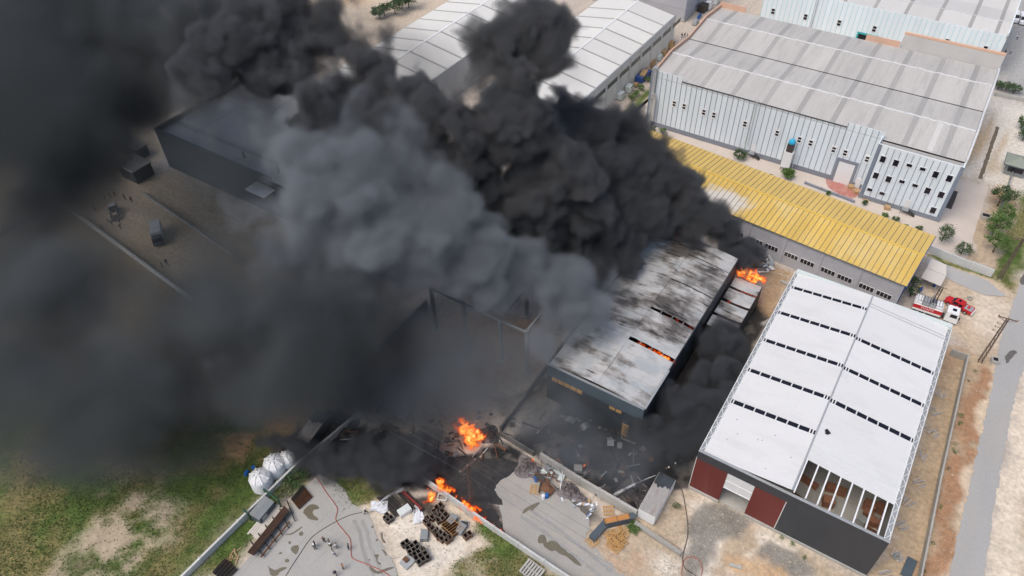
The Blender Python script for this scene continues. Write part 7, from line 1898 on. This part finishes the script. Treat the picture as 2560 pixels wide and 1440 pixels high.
HAZE = [(190, 830, 22, 160, 1.0), (330, 720, 22, 140, .5), (150, 150, 42, 260, .9), (360, 120, 42, 190, .6), (30, 330, 36, 190, .9), (560, 130, 42, 150, .35), (60, 80, 42, 300, 1), (260, 60, 42, 280, 1), (450, 60, 44, 240, 1), (80, 280, 38, 260, 1), (280, 220, 38, 180, .5), (500, 200, 38, 150, .35), (0, 470, 32, 170, .5), (620, 80, 44, 200, .8), (180, 300, 38, 200, .6),
        (60, 780, 24, 200, .8), (240, 820, 24, 190, .85), (430, 860, 22, 220, .95), (600, 880, 22, 200, 1.1), (740, 880, 20, 180, 1.3), (860, 860, 18, 150, 1.2), (660, 760, 22, 170, 1.1), (60, 960, 18, 220, .9), (250, 980, 18, 210, .9), (450, 980, 16, 180, .8), (780, 760, 22, 150, 1.1), (580, 680, 24, 130, .5), (250, 680, 24, 130, .35), (860, 960, 10, 110, .8), (960, 950, 8, 120, .6), (60, 640, 24, 130, .4), (600, 980, 14, 120, .7),
        (1060, 880, 9, 150, .2), (1200, 820, 10, 150, .25), (1300, 900, 9, 120, .25), (1180, 980, 6, 120, .3), (1080, 1040, 5, 90, .5), (190, 740, 24, 160, .9), (150, 560, 26, 150, .4), (330, 600, 24, 150, .3), (60, 660, 24, 140, .7), (720, 660, 22, 100, .4), (920, 780, 17, 140, .9), (1300, 780, 11, 100, .2), (1100, 760, 14, 120, .2),
        (640, 400, 24, 150, .15), (450, 420, 22, 130, .15), (1400, 1080, 3, 110, .5), (1540, 1150, 2.5, 100, .45), (1500, 1060, 3, 90, .5), (1640, 1130, 3, 90, .6), (1330, 1130, 3, 80, .4), (950, 1110, 4, 70, .5), (1150, 1190, 3, 60, .35), (1360, 980, 6, 80, .4)]
BVEIL = [(960, 130, 46, 120, .05), (1080, 180, 44, 110, .05), (820, 60, 50, 120, .05), (620, 160, 46, 120, .035), (480, 240, 42, 110, .03), (1150, 240, 42, 90, .04), (1420, 170, 46, 70, .03), (1560, 300, 30, 70, .03), (1480, 700, 12, 90, .04)]
l, h = box_of(BLACK)
vgrid('black_smoke', l, h, .5, puff_field(BLACK, 5, 2, 11, 12, 4.4, .86, 6.5, 1600, BVEIL, 1.8, 1.9), volmat('black_smoke', (.175, .182, .193), 1.5), label='dense black billowing smoke column rising from the burning shed')
GREY = [(a, b, c + 5, d * (.92 if a > 1250 else 1.06 if a > 780 else .98), min(1, .55 + e * .6) * (1.2 if a > 1150 else 1.06 if a > 780 else .8)) for a, b, c, d, e in GREY]
VEIL = [(820, 640, 18, 130, .07), (900, 740, 15, 130, .07), (740, 780, 17, 120, .05), (1000, 800, 12, 110, .1), (1120, 900, 8, 130, .12), (1240, 920, 7, 120, .12), (1060, 1000, 6, 110, .12), (1180, 1030, 5, 90, .1), (1350, 900, 8, 90, .12), (1420, 980, 6, 80, .1), (900, 1000, 8, 90, .08), (1080, 860, 9, 130, .12), (1200, 830, 10, 120, .14), (1300, 860, 9, 110, .12), (1000, 960, 7, 120, .12), (1150, 960, 6, 110, .12), (1280, 960, 5, 100, .1), (1420, 1060, 3.5, 90, .14), (1330, 1060, 3.5, 80, .12), (1480, 1140, 3, 80, .16), (1560, 1180, 2.5, 70, .16), (1400, 1140, 3, 70, .14), (1600, 1130, 3, 70, .12), (560, 380, 26, 170, .05), (500, 500, 24, 160, .04), (1000, 1010, 5, 80, .12), (1520, 860, 8, 60, .1), (1550, 740, 10, 60, .12)]
l, h = box_of(GREY + VEIL)
vgrid('grey_smoke', l, h, .85, puff_field(GREY, 8, 2, 9, 14, 4.5, .78, 8, 1150, VEIL, 1.7, 2.0), volmat('grey_smoke', (.37, .405, .445), .42), label='paler blue-grey smoke drifting in front of the black column')
l, h = box_of(LOWBLACK)
vgrid('low_black_smoke', l, h, .5, puff_field(LOWBLACK, 13, 2, 10, 6, 1.8, .75, 4, 0, (), 1.8), volmat('low_black_smoke', (.16, .17, .185), 1.5), label='low black smoke over the burnt yards')
l, h = box_of(DRIFT)
vgrid('drifting_smoke', l, h, 1.0, puff_field(DRIFT, 17, 1, 9, 18, 7.5, .95, 11, 0, (), 1.1, 1.7), volmat('drifting_smoke', (.20, .217, .23), .36), label='older dark smoke drifting over the left side')
l, h = box_of(HAZE, 1.0)
vgrid('smoke_haze', l, h, 1.3, soft_field(HAZE, 21), volmat('smoke_haze', (.17, .188, .198), .105), label='thin dark smoke veil over the left side and the yards')
# ---------------------------------------------------------------- flames
def firemat(name, strength, absorb):
    m = bpy.data.materials.new(name); m.use_nodes = True; nt = m.node_tree; nt.nodes.clear(); N = nt.nodes.new; L = nt.links.new
    o = N('ShaderNodeOutputMaterial'); at = N('ShaderNodeAttribute'); at.attribute_name = 'density'
    rp = N('ShaderNodeValToRGB'); e = rp.color_ramp.elements
    e[0].position = 0.0; e[0].color = (.10, .004, 0, 1); e[1].position = 1.0; e[1].color = (1, .72, .22, 1)
    a = e.new(.35); a.color = (.75, .06, .002, 1); b = e.new(.65); b.color = (1, .28, .012, 1)
    L(at.outputs['Fac'], rp.inputs[0])
    em = N('ShaderNodeEmission'); L(rp.outputs[0], em.inputs['Color'])
    mu = N('ShaderNodeMath'); mu.operation = 'MULTIPLY'; mu.inputs[1].default_value = strength; L(at.outputs['Fac'], mu.inputs[0]); L(mu.outputs[0], em.inputs['Strength'])
    ab = N('ShaderNodeVolumeAbsorption'); ab.inputs['Color'].default_value = (.25, .08, .03, 1)
    m2 = N('ShaderNodeMath'); m2.operation = 'MULTIPLY'; m2.inputs[1].default_value = absorb; L(at.outputs['Fac'], m2.inputs[0]); L(m2.outputs[0], ab.inputs['Density'])
    ad = N('ShaderNodeAddShader'); L(em.outputs[0], ad.inputs[0]); L(ab.outputs[0], ad.inputs[1]); L(ad.outputs[0], o.inputs['Volume'])
    return m


FM = firemat('flame', 4.6, 3.4)


def flame_field(puffs, seed, sc_=.9):
    def fn(lo, sh_, vox):
        rs = np.random.RandomState(seed); D = np.zeros(sh_, np.float32)
        for (px, py, z, r, s) in puffs:
            c = P(px, py, z); R = r * mpp(px, py, z)
            for k in range(4): splat(D, lo, vox, (c.x + rs.uniform(-.3, .3) * R, c.y + rs.uniform(-.3, .3) * R, c.z + k * R * .35), R * (1 - k * .2), s, 'max', 1.4)
        nz = fbm3(rs, sh_, vox, sc_, 4, .6)
        D = warp(D, vox, rs, 1.6, .55)
        rg = 1 - np.abs(nz - .5) * 7.0
        return np.clip(D * 1.0 + (rg - .62) * 1.3 * (D > .02) - .25, 0, 1)
    return fn


FIRES = [('tall orange flame burning in the lane beside the dark wall corner', [(1186, 1102, .6, 22, 1), (1172, 1090, 1.6, 24, 1), (1162, 1076, 2.6, 20, 1), (1196, 1088, 1.4, 17, 1), (1180, 1074, 2.6, 14, .8), (1155, 1055, 4.2, 10, .8), (1140, 1064, 3.8, 9, .7), (1147, 1048, 4.8, 7, .6)], .16),
         ('orange flame on the burning beams near the bins', [(1080, 1246, .5, 11, 1), (1076, 1236, 1.2, 13, 1), (1082, 1228, 1.4, 9, .8), (1070, 1224, 2.0, 6, .7), (1064, 1256, .3, 5, .5)], .14),
         ('line of flames along the far side of the pale wall', [(1094 + i * 9.2 + rnd.uniform(-4, 4), 1204 + i * 7.6 + rnd.uniform(-5, 4), .5 + (.7 if i in (2, 3, 9, 10, 11) else 0), (13 if i in (1, 2, 3) else 15 if 7 < i < 13 else 6) * rnd.uniform(.6, 1.1), rnd.uniform(.6, 1)) for i in range(19)], .15),
         ('bright yellow-orange flames at the back end of the lean-to roofs', [(1852, 684, 5.3, 12, 1), (1864, 687, 5.4, 14, 1), (1878, 692, 5.3, 13, 1), (1892, 699, 5.2, 13, 1), (1904, 703, 5.1, 11, 1), (1886, 682, 5.8, 9, .7), (1870, 678, 6.2, 8, .6), (1910, 700, 5.4, 6, .7)], .15),
         ('dull red flame behind the top of the burning shed roof', [(1694, 577, 9.5, 9, .8), (1704, 572, 10, 10, .8), (1712, 578, 9.5, 7, .7)], .15),
         ('dark red flame in the smoke above the lean-to', [(1862, 650, 5.5, 8, .55), (1868, 640, 6.5, 8, .6), (1858, 656, 5, 5, .5), (1880, 655, 5, 5, .5)], .15),
         ('small flame on the ash heap beside the scrap', [(1333, 1160, 1.0, 5, .9), (1332, 1152, 1.6, 5, .9)], .12),
         ('tiny flame near the pale block on the burnt yard', [(1462, 1166, .3, 5, .8), (1470, 1156, .8, 4, .7)], .12),
         ('red fire glowing through the front roof opening of the shed', [(1598 + i * 8, 862 + i * 4.2, 8.2, 8, .55 + .05 * i) for i in range(11)], .18),
         ('red fire glowing through the middle roof opening of the shed', [(1665 + i * 10, 795 + i * 4.6, 8.2, 6, .3) for i in range(7)], .18),
         ('red embers glowing in the gaps between the lean-to roofs', [(1846 + i * 8, 724 + i * 3.4, 3.6, 6, .45) for i in range(7)] + [(1825 + i * 9, 752 + i * 4, 3.6, 5, .35) for i in range(6)], .18)]
for i, (lb, pf2, vx) in enumerate(FIRES):
    l, h = box_of(pf2, 1.5, .05); h[2] += 1.0
    f = vgrid('flame', l, h, vx, flame_field(pf2, 40 + i), FM); f['label'] = lb
